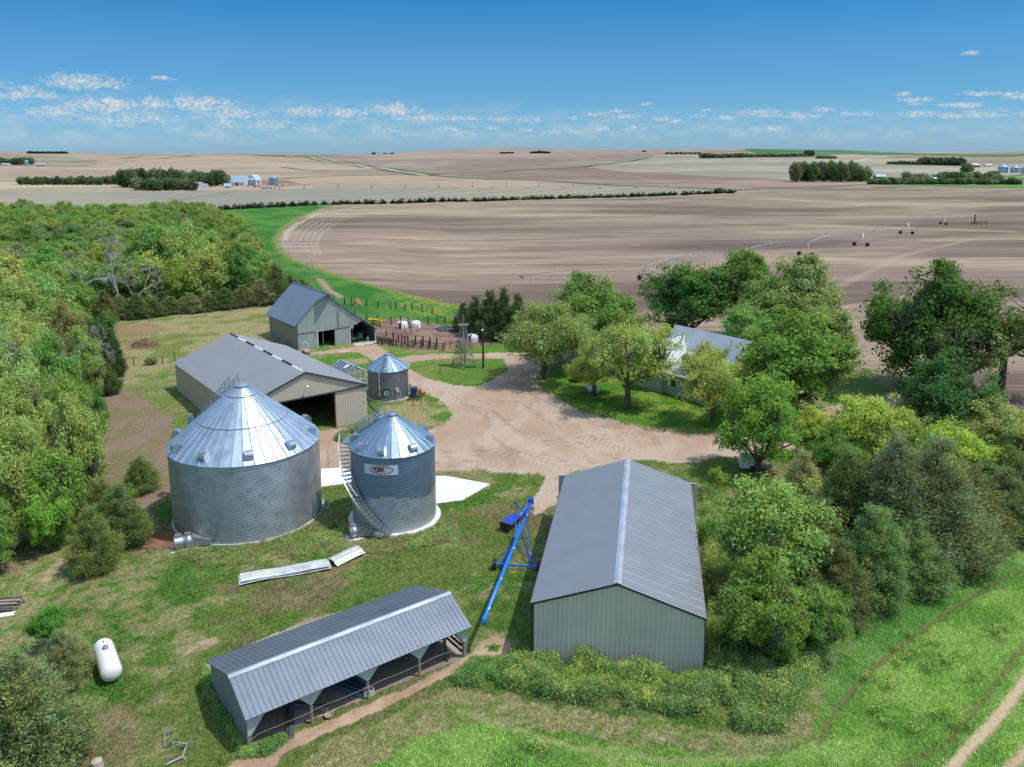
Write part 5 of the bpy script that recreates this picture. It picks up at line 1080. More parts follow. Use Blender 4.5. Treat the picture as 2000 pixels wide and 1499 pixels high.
P_OPEN = [tree_proto(31, 90, 90, .034, open_=.85, csz=.125, limbs=8, zc=1.4), tree_proto(32, 70, 90, .036, open_=.95, csz=.115, limbs=9, zc=1.35, up=1.)]
P_BUSH = [tree_proto(41, 60, 130, .060, zc=.55, az=.75, low=-.3, trunk=.03), tree_proto(42, 50, 120, .070, zc=.5, az=.65, low=-.2, trunk=.03)]
P_CED = [cedar_proto(51, 62000, .0185, .38, 360), cedar_proto(52, 58000, .019, .43, 330), cedar_proto(53, 62000, .0185, .40, 400)]
P_CEDS = [cedar_proto(61, 1500, .075, .42, 50, True), cedar_proto(62, 1300, .08, .48, 40, True)]
P_SPIRE = [cedar_proto(54, 30000, .028, .34, 260), cedar_proto(55, 30000, .028, .38, 260)]
P_DEAD = [dead_proto(71, 7, .55), dead_proto(72, 7, .65), dead_proto(73, 5, .9, lean=.5)]
trng = np.random.default_rng(99)
def place_tree(proto, loc, sxy, sz, col, name, label, cat='tree', group=None, trunk=True, rot=None):
    rot = trng.random()*6.283 if rot is None else rot
    t = empty(name, loc, rot, label, cat, group); t.scale = (sxy, sxy, sz)
    j = trng.normal()*.06
    c = bpy.data.objects.new('crown', proto['crown']); C.objects.link(c); c.parent = t; q_ = 1.5 if cat == 'cedar' else 1.12; c.color = (col[0]*(1+j)*q_*1.07, col[1]*q_, col[2]*(1-j)*q_*.88, 1)
    if trunk: k = bpy.data.objects.new('trunk', proto['trunk']); C.objects.link(k); k.parent = t
    return t
# foliage colours (real reflectances)
def fc(r, g, b, k=1.22, ds=.27):
    c = lin(r, g, b, k)[:3]; m = (c[0]+c[1]+c[2])/3; return tuple(v*(1-ds)+m*ds for v in c)
YG, MG, DG, LG, CD, CDL, OL, GG = fc(150,178,84), fc(122,168,66), fc(88,140,60), fc(160,188,104), fc(92,118,66), fc(140,144,86), fc(142,150,82), fc(130,146,104)
BR = fc(124,186,50)
def tree_at(proto, base, top, rpx, col, label, name='leafy_tree', group=None, cat='tree', wide=1.):
    P = at(*base); d = P.length; ht = height_at(base[0]+(top[0]-base[0] if isinstance(top, tuple) else 0), top[1] if isinstance(top, tuple) else top, P)-P.z
    depth = (RM @ np.array([P.x, P.y, P.z-CAM_H]))[2]; rad = rpx*depth/FPX*wide
    return place_tree(proto, P, rad if proto['top'] > 1.01 else rad/.40, ht/proto['top'], col, name, label, cat, group)
N_, M_, O_, B2, Cd, Cs = P_NEAR, P_MID, P_OPEN, P_BUSH, P_CED, P_CEDS; Fu = P_FULL
# --- trees round the house and lawn: (proto, base px, top px y, crown radius px, colour, label)
for a in ((P_LAWN[0], (1064,741), 568, 92, fc(140,168,84), 'airy round lawn tree farthest left, its leaning forked trunk bare below'),
          (Fu[0], (1150,700), 536, 96, fc(112,158,66), 'broad green tree directly behind the airy lawn tree'),
          (Fu[1], (1190,705), 556, 68, fc(118,160,72), 'green tree at the left end of the farmhouse, behind the lawn'),
          (P_LAWN[1], (1226,799), 608, 84, fc(158,184,84), 'pale yellow green tree on a straight trunk, middle of the house lawn'),
          (P_LAWN[0], (1161,773), 660, 56, fc(154,184,80), 'slender lawn tree beside the white tank under the trees'),
          (P_LAWN[1], (1390,826), 662, 72, fc(150,182,78), 'light open tree in front of the farmhouse porch roof'),
          (Fu[2], (1335,668), 503, 90, fc(84,136,58), 'dark green round tree behind the farmhouse ridge'),
          (N_[0], (1440,660), 478, 62, fc(104,148,66), 'tallest green tree behind the farmhouse, before the irrigation machine'),
          (Fu[0], (1545,690), 505, 100, fc(130,160,84), 'wide pale olive tree at the field\'s edge behind the house'),
          (Fu[1], (1470,700), 585, 70, fc(128,174,80), 'light green round crown between the house and the olive tree'),
          (Fu[2], (1600,730), 586, 62, fc(140,168,90), 'pale tree right of the olive tree at the field\'s edge'),
          (Fu[0], (1545,812), 606, 122, fc(112,160,52), 'big vivid green tree right of the farmhouse'),
          (Fu[1], (1425,770), 665, 40, fc(120,172,60), 'small green crown overhanging the farmhouse\'s right end'),
          (Fu[2], (1480,925), 722, 84, fc(110,170,54), 'bright fresh green tree at the yard\'s edge above the trailer'),
          (Fu[0], (1805,765), 513, 118, fc(84,130,46), 'large dark cottonwood with spreading crown against the ploughed field'),
          (O_[0], (1955,770), 545, 104, fc(96,126,62), 'sparse dark tree with bare limbs at the photo\'s right edge'),
          (O_[1], (1880,800), 585, 84, fc(100,130,60), 'thin branching tree between the cottonwood and the right edge'),
          (Fu[0], (1845,868), 690, 88, fc(76,128,66), 'dense dark round tree below the large cottonwood'),
          (Fu[1], (1960,905), 772, 78, fc(146,170,92), 'pale grey green round tree at the right edge'),
          (Fu[2], (1695,915), 765, 76, fc(158,194,66), 'yellow green loose tree behind the right hand cedars'),
          (Fu[0], (1592,895), 800, 50, fc(160,194,70), 'small yellow green tree beside the driveway\'s right arm'),
          (Fu[1], (1870,965), 815, 82, fc(152,192,58), 'yellow green tree rising behind the cedars, right side'),
          (Fu[2], (1770,930), 810, 60, fc(128,166,70), 'green tree between two yellow green ones behind the cedars'),
          (Fu[0], (1975,1010), 880, 66, fc(98,132,66), 'dark green tree at the right edge above the crop'),
          (Fu[1], (1640,930), 830, 50, fc(112,160,62), 'green tree behind the leftmost of the right hand cedars'),
          (Fu[2], (1505,1170), 925, 112, fc(140,180,76), 'broad light green tree close to the grey green shed\'s right wall'),
          (Fu[0], (1482,1292), 1085, 88, fc(116,158,58), 'lower green tree with a pale trunk by the grey green shed\'s front corner'),
          (Fu[1], (1585,1270), 1120, 62, fc(118,162,68), 'rounded green tree nearest the crop, right of the grey green shed'),
          (Fu[2], (1560,1090), 960, 60, fc(122,166,68), 'green tree between the broad light tree and the cedars')):
    tree_at(a[0], a[1], a[2], a[3], a[4], a[5], group='trees round the farmyard', wide=1.19)
# --- cedars, right wood
for a in (((1562,1015), 878, 46, CDL, 'olive cedar at the top left of the right hand cedar group'), ((1645,1085), 868, 62, CD, 'tall cedar second in the right hand group'),
          ((1735,1110), 838, 80, fc(104,124,84), 'tallest grey green cedar of the right hand group'), ((1810,1105), 848, 84, fc(110,128,84), 'wide grey green cedar beside the tallest cedar'),
          ((1880,1060), 900, 66, fc(96,116,70), 'dark cedar right of the wide grey green cedar'), ((1945,1040), 910, 66, fc(94,116,72), 'cedar near the right edge above the crop'),
          ((1700,1165), 985, 62, fc(108,138,70), 'low cedar in front of the tallest cedar'), ((1625,1200), 1050, 58, fc(96,112,62), 'cedar just above the pale brush pile'),
          ((1770,1150), 1010, 60, fc(112,142,78), 'cedar fringing the crop under the wide grey cedar'), ((1595,1120), 970, 50, fc(102,116,60), 'brownish cedar between the light tree and the tall cedars'),
          ((1575,1215), 1100, 42, fc(100,104,58), 'brownish cedar half hidden by the rounded green tree'), ((1860,1110), 985, 50, fc(118,144,76), 'small cedar fringing the crop on the right')):
    tree_at(Cd[trng.integers(3)], a[0], a[1], a[2], a[3], a[4], 'cedar', 'cedars on the right', 'cedar', wide=1.34)
# --- cedars, corral and left foreground
for a in (((930,657), 578, 27, fc(78,104,58), 'dark cedar at the corral\'s right end, leftmost of four'), ((958,662), 566, 30, fc(78,104,58), 'dark cedar at the corral, second of four'), ((985,664), 562, 28, fc(78,104,58), 'dark pointed cedar at the corral, third of four'),
          ((905,648), 590, 20, fc(78,104,58), 'smallest dark cedar beside the grey stock tank'), ((1012,668), 572, 26, fc(78,104,58), 'dark cedar behind the airy lawn tree, last of the corral row'),
          ((62,1530), 1255, 112, fc(112,130,74), 'great olive cedar in the photo\'s lower left corner'), ((130,1330), 1225, 46, fc(126,134,76), 'low olive cedar behind the great corner cedar'), ((10,1440), 1290, 70, fc(134,140,84), 'olive cedar at the left edge beside the great corner cedar'),
          ((188,1112), 985, 50, fc(106,126,54), 'yellow olive cedar nearest the camera in the row by the big bin'), ((238,1062), 940, 52, fc(100,122,60), 'olive cedar second in the row by the big bin'), ((205,1040), 930, 44, fc(112,126,58), 'cedar behind the first two of the row by the big bin'),
          ((278,955), 888, 36, fc(106,128,68), 'small grey green cedar on the dirt left of the big bin'), ((222,735), 640, 24, fc(76,98,52), 'dark cedar on the left wood\'s edge by the hay yard'), ((200,770), 690, 30, fc(82,104,56), 'dark cedar low on the left wood\'s edge')):
    tree_at((P_SPIRE[trng.integers(2)] if 895 < a[0][0] < 1020 else Cd[trng.integers(3)]), a[0], a[1], a[2], a[3], a[4], 'cedar', 'cedars about the yard', 'cedar', wide=1.1)
tree_at(N_[0], (98,1272), 1182, 40, fc(88,164,48), 'small bright green round tree above the great corner cedar', 'young_tree')
# --- row of cedars along the hay yard fence
row = [(160,628,560,30),(205,627,566,26),(236,622,575,20),(268,622,572,24),(300,618,585,22),(335,612,578,24),(372,610,572,26),(408,606,575,24),(440,602,562,26),(476,598,556,26),(512,594,545,28),(540,590,512,26),(568,584,535,26),(592,578,545,20)]
for k, (x, yb, yt, rp) in enumerate(row):
    tree_at(Cd[k % 3], (x, yb), yt, rp, [fc(84,110,58), fc(104,118,66), fc(110,130,92), fc(92,112,56)][k % 4], 'dark cedar in the row along the back fence of the hay yard', 'cedar', 'cedars along the hay yard fence', 'cedar', wide=1.25)
# --- the left wood: hand placed rim, then the inside
rim = [((170,610),520,40,DG),((225,600),500,44,MG),((290,600),480,46,YG),((345,595),500,42,MG),((400,592),470,46,YG),((455,585),480,40,DG),((480,560),468,38,DG),((505,545),500,30,OL),((360,560),425,48,YG),((300,555),420,46,MG),
       ((30,1075),800,80,YG),((100,1062),850,72,MG),((150,1015),770,70,YG),((60,990),720,76,YG),((150,930),715,62,MG),((20,900),640,70,LG),((110,860),640,66,MG),((180,860),745,42,DG),((160,800),640,48,YG),((60,800),580,66,LG),
       ((0,1120),960,46,MG),((130,740),590,50,OL),((200,690),600,32,DG),((40,720),530,60,YG),((110,690),530,52,YG),((150,650),540,40,MG),((10,640),480,54,LG),((95,1080),930,52,BR)]
for k, (b, tp, rp, col) in enumerate(rim):
    nearp = b[1] > 690
    tree_at(Fu[k % 3] if nearp else M_[k % 4], b, tp, rp, col, ('full crowned tree on the near rim of the left wood, along the dirt track' if nearp else 'leafy tree on the far rim of the left wood, behind the cedar row'), group='trees on the near rim of the left wood' if nearp else 'trees on the far rim of the left wood', wide=1.12)
WOOD = [(-50,60),(-44,66)] ; 
PW = [tuple(at(x, y))[:2] for x, y in ((-300,1100),(-60,1080),(20,1020),(100,980),(130,900),(140,800),(120,720),(110,640),(200,598),(330,590),(470,575),(530,545),(520,515),(470,480),(440,455),(410,432),(330,425),(200,430),(100,428),(-20,424),(-200,424),(-500,440),(-700,700))]
xs_ = np.array(PW); pts = []
tr = np.random.default_rng(4)
tries = 0
while tries < 26000 and len(pts) < 235:
    tries += 1; x = tr.uniform(xs_[:, 0].min(), xs_[:, 0].max()); y = tr.uniform(xs_[:, 1].min(), xs_[:, 1].max())
    if x < -.66*y-6: continue
    if not inside(PW, np.array([x]), np.array([y]))[0]: continue
    sp_ = 6.4 if y < 160 else 8.4
    if all((x-a)**2+(y-b)**2 > sp_**2 for a, b, _ in pts): pts.append((x, y, sp_))
for k, (x, y, sp_) in enumerate(pts):
    c = vn(np.array([x/22.]), np.array([y/22.]))[0]; col = [MG, fc(142,176,82), fc(132,160,80), MG, fc(134,168,78), fc(116,156,70), GG, DG][int((c*6+tr.random()*2.2)) % 8]
    rr = sp_*(.58+.22*tr.random()); ht = 7.2+3.6*tr.random(); pr_ = (Fu[tr.integers(3)] if y < 110 else M_[tr.integers(4)])
    place_tree(pr_, (x, y, float(hz(x, y))), rr, ht/pr_['top'], col, 'leafy_tree', 'green tree inside the thick wood on the left, crown against crown', group='trees inside the left wood', trunk=y < 130)
for b, tp, sc, lab in (((236,617), 462, .9, 'bare grey dead tree standing out of the left wood\'s face'), ((268,615), 510, .7, 'smaller bare grey tree beside the dead tree in the left wood'), ((640-35,560), 505, .3, 'thin pale dead trunk among the fence cedars behind the barn')):
    P = at(*b); ht = height_at(b[0], tp, P)-P.z; t = empty('dead_tree', P, 1., lab, 'tree'); o = bpy.data.objects.new('branches', P_DEAD[0 if sc > .8 else 1]); C.objects.link(o); o.parent = t; t.scale = (ht*.85*(.4 if sc < .5 else 1),)*2+(ht*.95,)
for k, (b, tp) in enumerate((((185,790),650),((90,840),668),((150,815),672),((40,830),672))):
    P = at(*b); ht = height_at(b[0], tp, P)-P.z; t = empty('dead_tree', P, k*1.3, 'grey leafless treetop showing through the left wood above the big bin\'s level', 'tree', 'grey treetops in the left wood'); o = bpy.data.objects.new('branches', P_DEAD[k % 3]); C.objects.link(o); o.parent = t; t.scale = (ht*.62, ht*.62, ht*1.0)
# undergrowth bushes
bl = [((1395,1180),1120,26,OL,'bush pressed against the grey green shed\'s right wall, lowest'),((1385,1060),1010,24,MG,'bush against the grey green shed\'s right wall, in the middle'),((1440,1280),1210,36,DG,'dark bush under the lower green tree'),((1530,1300),1240,34,MG,'bush between the weeds and the rounded green tree'),
      ((1660,1120),1060,34,MG,'green bush under the right hand cedars'),((1405,960),915,22,MG,'bush by the back right corner of the grey green shed'),((1570,940),900,26,BR,'fresh green bush above the olive cedar'),((1130,745),722,16,DG,'dark round bush behind the lawn\'s white tank'),
      ((1262,748),725,16,DG,'dark bush at the farmhouse\'s left foot'),((1325,640),600,30,DG,'dark bush behind the farmhouse roof'),((250,985),950,20,MG,'green bush at the foot of the small cedar'),((1740,860),815,34,YG,'yellow green bush by the driveway\'s far arm'),((1560,860),822,26,YG,'low yellow green bush near the driveway\'s right arm'),
      ((295,712),698,12,OL,'little bush on the wire fence of the hay yard'),((1080,700),672,14,DG,'dark shrub beyond the airy lawn tree')]
for b, tp, rp, col, lab in bl: tree_at(P_BUSH[trng.integers(2)], b, tp, rp, col, lab, 'bush', 'bushes', 'bush', wide=1.1)
# ------------------------------------------------------------------ young windbreak cedars along the field
WB = [(398,412),(450,409),(520,405.5),(600,401.5),(640,400),(700,399),(800,397),(1000,391.5),(1200,386),(1380,379),(1440,376.5)]
tot_n = 0
pw = [at(*p) for p in WB]; seg = [(a, b, (b-a).length) for a, b in zip(pw[:-1], pw[1:])]; Lw = sum(s[2] for s in seg); acc = 0; s_ = 0.
wr = np.random.default_rng(8)
nW = 285; dists = np.sort(np.concatenate([np.linspace(0, Lw*.995, nW)+wr.normal(size=nW)*1.2])); dists = np.clip(dists, 0, Lw*.999)
for dd_ in dists:
    x = dd_
    for a, b, ln in seg:
        if x <= ln: P = a.lerp(b, x/ln); break
        x -= ln
    if wr.random() < .07: continue
    h_ = (1.7+1.2*wr.random()); P = P+Vector((wr.normal()*.8, wr.normal()*1.5, 0)); P.z = float(hz(P.x, P.y))
    place_tree(P_CEDS[wr.integers(2)], P, h_*2.1, h_, fc(52,74,42,.8), 'young_cedar', 'small dark cedar in the long windbreak row beyond the pasture and ploughed field', 'cedar', 'windbreak cedars along the field', trunk=False)
# ------------------------------------------------------------------ grass and weeds
def tufts(n, box, name, hgt, dens_fn, colj, nb=3, wdt=.03, spread=.08, seed=3, lean=.5, pxarea=None, colfn=None):
    r = np.random.default_rng(seed); x = r.uniform(box[0], box[1], n); y = r.uniform(box[2], box[3], n)
    k = dens_fn(x, y); s = r.random(n) < k; x, y = x[s], y[s]; n = len(x)
    ix = np.clip(np.searchsorted(gx, x), 0, len(gx)-1); iy = np.clip(np.searchsorted(gy, y), 0, len(gy)-1); q_ = iy*len(gx)+ix
    base = COLR[q_] if colfn is None else colfn(x, y, q_, r); z0 = hz(x, y)
    x = np.repeat(x, nb)+r.normal(size=n*nb)*spread; y = np.repeat(y, nb)+r.normal(size=n*nb)*spread; z = np.repeat(z0, nb); base = np.repeat(base, nb, 0); m = len(x)
    h = hgt*(.5+1.0*r.random(m)); a = r.random(m)*6.283; w_ = wdt*(.6+.8*r.random(m)); dx = np.cos(a)*w_; dy = np.sin(a)*w_; lx = r.normal(size=m)*lean*h; ly = r.normal(size=m)*lean*h
    V = np.stack([np.stack([x-dx, y-dy, z-.05], 1), np.stack([x+dx, y+dy, z-.05], 1), np.stack([x+lx, y+ly, z+h], 1)], 1).reshape(-1, 3); F = np.arange(m*3).reshape(-1, 3)
    T = base*1.6*(1+(r.random((m, 1))-.5)*colj*2); T = T*.85+.15*T.mean(1, keepdims=True); T[:, 0] *= 1+(r.random(m)-.5)*.2
    me = mesh_np(name, V, F, [M_GRASS], T); o = bpy.data.objects.new(name, me); C.objects.link(o); return o
def gmask(x, y):
    ix = np.clip(np.searchsorted(gx, x), 0, len(gx)-1); iy = np.clip(np.searchsorted(gy, y), 0, len(gy)-1); return MK[iy*len(gx)+ix, 0]
def clear(x, y):
    k = np.ones(len(x))
    for r0, W_, L_w in ((bpy.data.objects['machine_shed'], 10.9, 21), (bpy.data.objects['open_shed'], 14.2, 6.7)):
        c, s = math.cos(r0.rotation_euler.z), math.sin(r0.rotation_euler.z); lx = (x-r0.location.x)*c+(y-r0.location.y)*s; ly = -(x-r0.location.x)*s+(y-r0.location.y)*c
        k[(lx > -.1) & (lx < W_) & (ly > -.1) & (ly < L_w)] = 0
    for c_, rr in (((-23.76,69.13),6.6), ((-10.51,68.23),4.2)): k[np.hypot(x-c_[0], y-c_[1]) < rr] = 0
    return k
o = tufts(330000, (-34,40,30,84), 'grass', .11, lambda x, y: np.maximum(0, gmask(x, y)-.15)*clear(x, y)*np.clip(1.25-(y-30)/75, .3, 1), .65, nb=3, wdt=.022); tag(o, 'short green and dry grass covering the farmyard', 'grass', kind='stuff')
o = bpy.data.objects['grass']
# crop plants: denser, low
CR = wp([(560,1650),(700,1520),(820,1440),(950,1410),(1100,1432),(1300,1462),(1490,1482),(1590,1448),(1612,1340),(1680,1252),(1800,1150),(1900,1095),(2050,1020),(2200,1000),(2300,1700)])
o = tufts(430000, (-16,40,30,64), 'crop', .095, lambda x, y: inside(CR, x, y)*clear(x, y)*np.clip(gmask(x, y)*1.3-.2, 0, 1), .6, nb=2, wdt=.032, lean=.9, seed=8, colfn=lambda x, y, q_, r: COLR[q_]*1.4); tag(o, 'low bright green crop covering the field in the lower right', 'crop', kind='stuff')
def plants(name, polys, n, hmin, hmax, cols, seed, label, leaf=.06, cat='weeds', flowers=None, nl=16):
    """leafy stems: each plant is a column of leaves"""
    r = np.random.default_rng(seed); xs = []; ys = []
    for P_ in polys:
        Q = wp(P_); a = np.array(Q); m = 0; need = n//len(polys)
        while m < need:
            x = r.uniform(a[:, 0].min(), a[:, 0].max(), 4000); y = r.uniform(a[:, 1].min(), a[:, 1].max(), 4000); k = inside(Q, x, y) & (clear(x, y) > 0) & (fbm(x/1.1, y/1.1, 2, seed) > .36); x = x[k]; y = y[k]; xs.append(x); ys.append(y); m += len(x)
            if len(x) == 0: break
    x = np.concatenate(xs)[:n*2]; y = np.concatenate(ys)[:n*2]; n = len(x)
    hn = fbm(x/1.6, y/1.6, 3, seed+5); h = hmin+(hmax-hmin)*np.clip(hn*1.5-.3+.3*r.random(n), 0, 1); ci = np.floor(np.clip(fbm(x/1.3, y/1.3, 3, seed+9)*1.8-.4+.3*r.random(n), 0, .999)*len(cols)).astype(int); base = np.array(cols)[ci]
    ii = np.repeat(np.arange(n), nl); m = len(ii); f = r.random(m); sp_ = .16*(1-.55*f)*(.6+h[ii]); off = r.normal(size=(m, 2))*sp_[:, None]
    P = np.stack([x[ii]+off[:, 0], y[ii]+off[:, 1], hz(x, y)[ii]+h[ii]*f], 1); N2 = unit(np.stack([off[:, 0]*2, off[:, 1]*2, np.full(m, .35)], 1)+r.normal(size=(m, 3))*.5); T2 = unit(np.cross(N2, r.normal(size=(m, 3)))); s = leaf*(.6+.9*r.random(m))
    V, F = quads(P, N2, T2, s, s*.42); T = base[ii]*1.5*(.65+.7*r.random((m, 1)))
    if flowers is not None:
        fn = fbm(x/1.0, y/1.0, 2, seed+20); k = (fn[ii] > flowers[0]) & (f > .86); T[k] = np.array(flowers[1])*(.8+.4*r.random((k.sum(), 1)))
    me = mesh_np(name, V, F, [M_GRASS], T); o = bpy.data.objects.new(name, me); C.objects.link(o); return tag(o, label, cat, kind='stuff')
YEL = fc(228,222,80,1.1)
plants('weeds', [[(1000,1292),(1040,1284),(1180,1305),(1372,1335),(1560,1290),(1600,1250),(1612,1290),(1560,1370),(1530,1432),(1470,1432),(1290,1392),(1150,1378),(1060,1366),(985,1340)]], 8200, .30, 1.45, [fc(136,160,62), fc(112,148,58), fc(158,172,78), fc(92,130,62), fc(124,152,76)], 5, 'tall rank weeds in front of the grey green shed\'s gable', flowers=(.78, YEL), nl=17)
plants('weeds', [[(1372,960),(1400,955),(1440,1050),(1450,1180),(1540,1300),(1400,1340),(1385,1320),(1384,1200)]], 3600, .3, 1.2, [fc(140,158,78), fc(106,144,64), fc(126,150,64)], 15, 'weeds along the right wall of the grey green shed', flowers=(.72, YEL))
plants('weeds', [[(885,1325),(935,1296),(1003,1288),(1040,1288),(1080,1360),(1010,1345),(960,1338),(900,1345)]], 1700, .2, .7, [fc(96,140,60), fc(120,154,66)], 25, 'fine green weeds between the open shed and the grey green shed', leaf=.05)
plants('weeds', [[(330,1075),(460,1072),(620,1015),(680,985),(700,1060),(780,1052),(860,1010),(905,990),(880,1060),(760,1085),(640,1080),(520,1100),(400,1110)]], 4800, .12, .42, [fc(160,172,90), fc(116,152,66), fc(140,150,78), fc(134,136,84)], 35, 'yellowish weeds round the feet of the two large bins', leaf=.06, nl=9)
plants('weeds', [[(395,1300),(420,1330),(495,1470),(480,1480),(400,1360)],[(470,1440),(560,1445),(520,1475),(470,1480)],[(905,1290),(990,1290),(960,1310),(900,1305)]], 1300, .15, .5, [fc(96,140,60), fc(130,160,66)], 45, 'green weeds along the end wall of the open shed', leaf=.05)
plants('weeds', [[(1560,1235),(1660,1195),(1760,1155),(1880,1090),(1960,1050),(1940,1070),(1780,1175),(1680,1230),(1600,1270)],[(90,1040),(230,1000),(220,1030),(110,1075)],[(660,850),(700,838),(720,850),(690,870),(655,862)]], 2600, .2, .7, [fc(96,136,60), fc(130,156,66), fc(110,140,72)], 55, 'weeds along the wood edges and the beige shed\'s doorway', leaf=.06, flowers=(.70, YEL))
for k, (x, y) in enumerate(((1745,1270),(1770,1290),(1785,1280),(1835,1283),(1850,1298),(1752,1300),(1912,1318),(1938,1235),(1962,1232),(1950,1250),(1830,1405),(1840,1395),(1860,1420),(1730,1345),(1780,1432),(1808,1310),(1825,1262),(1696,1330),(1775,1245),(1025,1460),(1045,1468),(1062,1474),(1730,1420),(1710,1395),(1890,1425),(1900,1330))):
    P = at(x, y); t = empty('wildflower_clump', P, k, 'small clump of yellow wildflowers standing in the bright green crop', 'wildflowers', 'yellow wildflower clumps in the crop'); r = np.random.default_rng(k); m = 150
    if k < 2:
        f = r.random(m); off = r.normal(size=(m, 2))*(.16+.14*f)[:, None]; Pp = np.stack([off[:, 0], off[:, 1], .5*f], 1); N2 = unit(r.normal(size=(m, 3))+np.array([0,0,.6])); T2 = unit(np.cross(N2, r.normal(size=(m, 3)))); s = .05*(.6+.8*r.random(m)); V, F = quads(Pp, N2, T2, s, s*.5); Tn = np.array(fc(84,130,56))*(.7+.6*r.random((m, 1))); kk = (f > .72) & (r.random(m) < .8); Tn[kk] = YEL; wm_ = mesh_np('foliage', V, F, [M_GRASS], Tn)
        if k == 0: WM0 = wm_
        WM1 = wm_
    o = bpy.data.objects.new('foliage', WM0 if k % 2 else WM1); C.objects.link(o); o.parent = t; t.scale = (.8+.5*r.random(),)*3
# ------------------------------------------------------------------ fences, gates, corral
def fence(label, pix, ph=1.25, pr=.07, rails=(), rail_w=.03, pm=None, rm=None, name='fence', square=False, group=None, every=None, hj=.12, jit=.0):
    P = [at(*q) for q in pix]
    if every:
        Q = [P[0]]; 
        for a, b in zip(P[:-1], P[1:]):
            n = max(1, round((b-a).length/every)); Q += [a.lerp(b, k/n) for k in range(1, n+1)]
        P = Q
    t = empty(name, P[0], 0, label, 'fence', group); r = random.Random(len(label))
    for q in P: q.z = float(hz(q.x, q.y))
    tops = []
    for q in P:
        h = ph*(1+r.uniform(-hj, hj)); l_ = q-P[0]; tops.append(h); mb = MB()
        tl = Vector((r.uniform(-jit, jit), r.uniform(-jit, jit), 0))
        if square: mb.bar(l_-Vector((0,0,.2)), l_+Vector((0,0,h))+tl, pr*2)
        else: mb.tube([l_-Vector((0,0,.2)), l_+Vector((0,0,h))+tl], [pr*1.1, pr], 7)
        mb.build('post', pm or M_WOODD, t)
    if rails:
        for z in rails:
            mb = MB()
            for a, b in zip(P[:-1], P[1:]):
                d = (b-a).normalized(); mb.bar(a-P[0]-d*.03+Vector((0,0,z)), b-P[0]+d*.03+Vector((0,0,z)), rail_w*.5 if rail_w > .05 else rail_w, rail_w)
            mb.build('rail' if rail_w > .05 else 'wire', rm or M_WIRE, t)
    return t
c3_ = lambda x, y: (660+x/8.333, 570+y/8.333)
fence('dark post and wire fence across the pasture behind the corral, ending at the yellow gate', [c3_(*q) for q in ((-60,205),(110,208),(220,222),(468,242),(650,268),(860,288),(945,297),(1090,310),(1205,318),(1372,325),(1535,350))], 1.5, .11, (.5,.9,1.25), .025)
fence('post and wire fence along the far side of the corral mud, behind the white huts', [c3_(*q) for q in ((285,420),(470,478),(650,500),(865,530),(1020,530),(1145,545),(1305,540),(1468,528),(1615,520),(1740,512))], 1.5, .10, (.4,.8,1.2), .025)
fence('plank corral fence of thick grey posts facing the grass strip', [c3_(*q) for q in ((658,848),(720,856),(842,876),(945,895),(1040,906),(1150,912),(1230,915),(1358,920),(1472,936),(1590,948),(1715,962))], 1.35, .15, (.35,.75,1.15), .09, pm=M_WOOD, rm=M_WOODD)
fence('dark board panels nearest the barn\'s corner post in the corral', [c3_(*q) for q in ((640,840),(715,852),(840,872),(900,884))], 1.25, .13, (.25,.55,.85,1.12), .17, pm=M_WOOD, rm=M_WOODD)
fence('inner line of dark posts just behind the plank corral fence', [c3_(*q) for q in ((905,800),(985,820),(1045,838),(1090,850),(1140,862),(1265,872),(1385,880),(1500,892),(1612,900))], 1.5, .13, (.5,1.0), .04)
fence('light wire panel fence closing the corral on the windmill side', [c3_(*q) for q in ((1740,930),(1830,918),(1990,905),(2150,890),(2330,880),(2500,870))], 1.2, .06, (.2,.4,.6,.8,1.0), .02, pm=M_STEELD)
fence('short pipe pen standing alone in the corral mud', [c3_(*q) for q in ((1090,685),(1190,675),(1298,662))], 1.5, .06, (.5,.9,1.2), .05, pm=M_STEELD, rm=M_STEELD)
fence('dark posts between the barn and the yellow feeder', [c3_(*q) for q in ((575,575),(690,580),(790,735),(900,800))], 1.4, .10, (.5,1.0), .03)
fence('white posted wire fence following the ploughed field\'s curved edge', [(398,413),(470,409),(560,405),(640,402),(618,413),(580,429),(549,451),(536,471),(544,491),(573,512),(638,535),(700,553),(780,575),(862,594),(960,615),(1000,625)], 1.35, .085, (.5,1.1), .02, pm=mat('white_post', (.62,.60,.56), .8), every=11)
fence('wire fence with thin dark posts below the hay yard', [(236,718),(262,715),(290,713),(318,711),(342,707)], 1.3, .06, (.3,.7,1.1), .02, every=3.2)
fence('old wire fence along the foot of the hay yard cedars', [(150,640),(230,637),(352,622),(450,610),(560,594),(596,586)], 1.3, .07, (.4,.8,1.2), .02, pm=M_WOOD, every=6)
def gate(name, a, b, h, m, label, z0=.25, bars=5):
    A, B_ = at(*a), at(*b); t = empty(name, A, 0, label, 'gate'); d = B_-A; mb = MB()
    for k in range(bars): z = z0+(h-z0)*k/(bars-1); mb.bar(Vector((0,0,z)), d+Vector((0,0,z)), .06)
    mb.build('bars', m, t); mb = MB()
    for f in (0, .33, .66, 1): mb.bar(d*f+Vector((0,0,z0)), d*f+Vector((0,0,h)), .07)
    mb.build('uprights', m, t)
gate('field_gate', (845.5,612.5), (870.5,622), 1.35, mat('gate_yellow', (.62,.50,.10), .5), 'yellow tube gate standing open at the end of the pasture fence')
gate('corral_gate', (871,631), (886,629), 1.3, mat('gate_orange', (.60,.30,.12), .55), 'pale orange tube gate in the corner of the corral by the stock tank', bars=4)
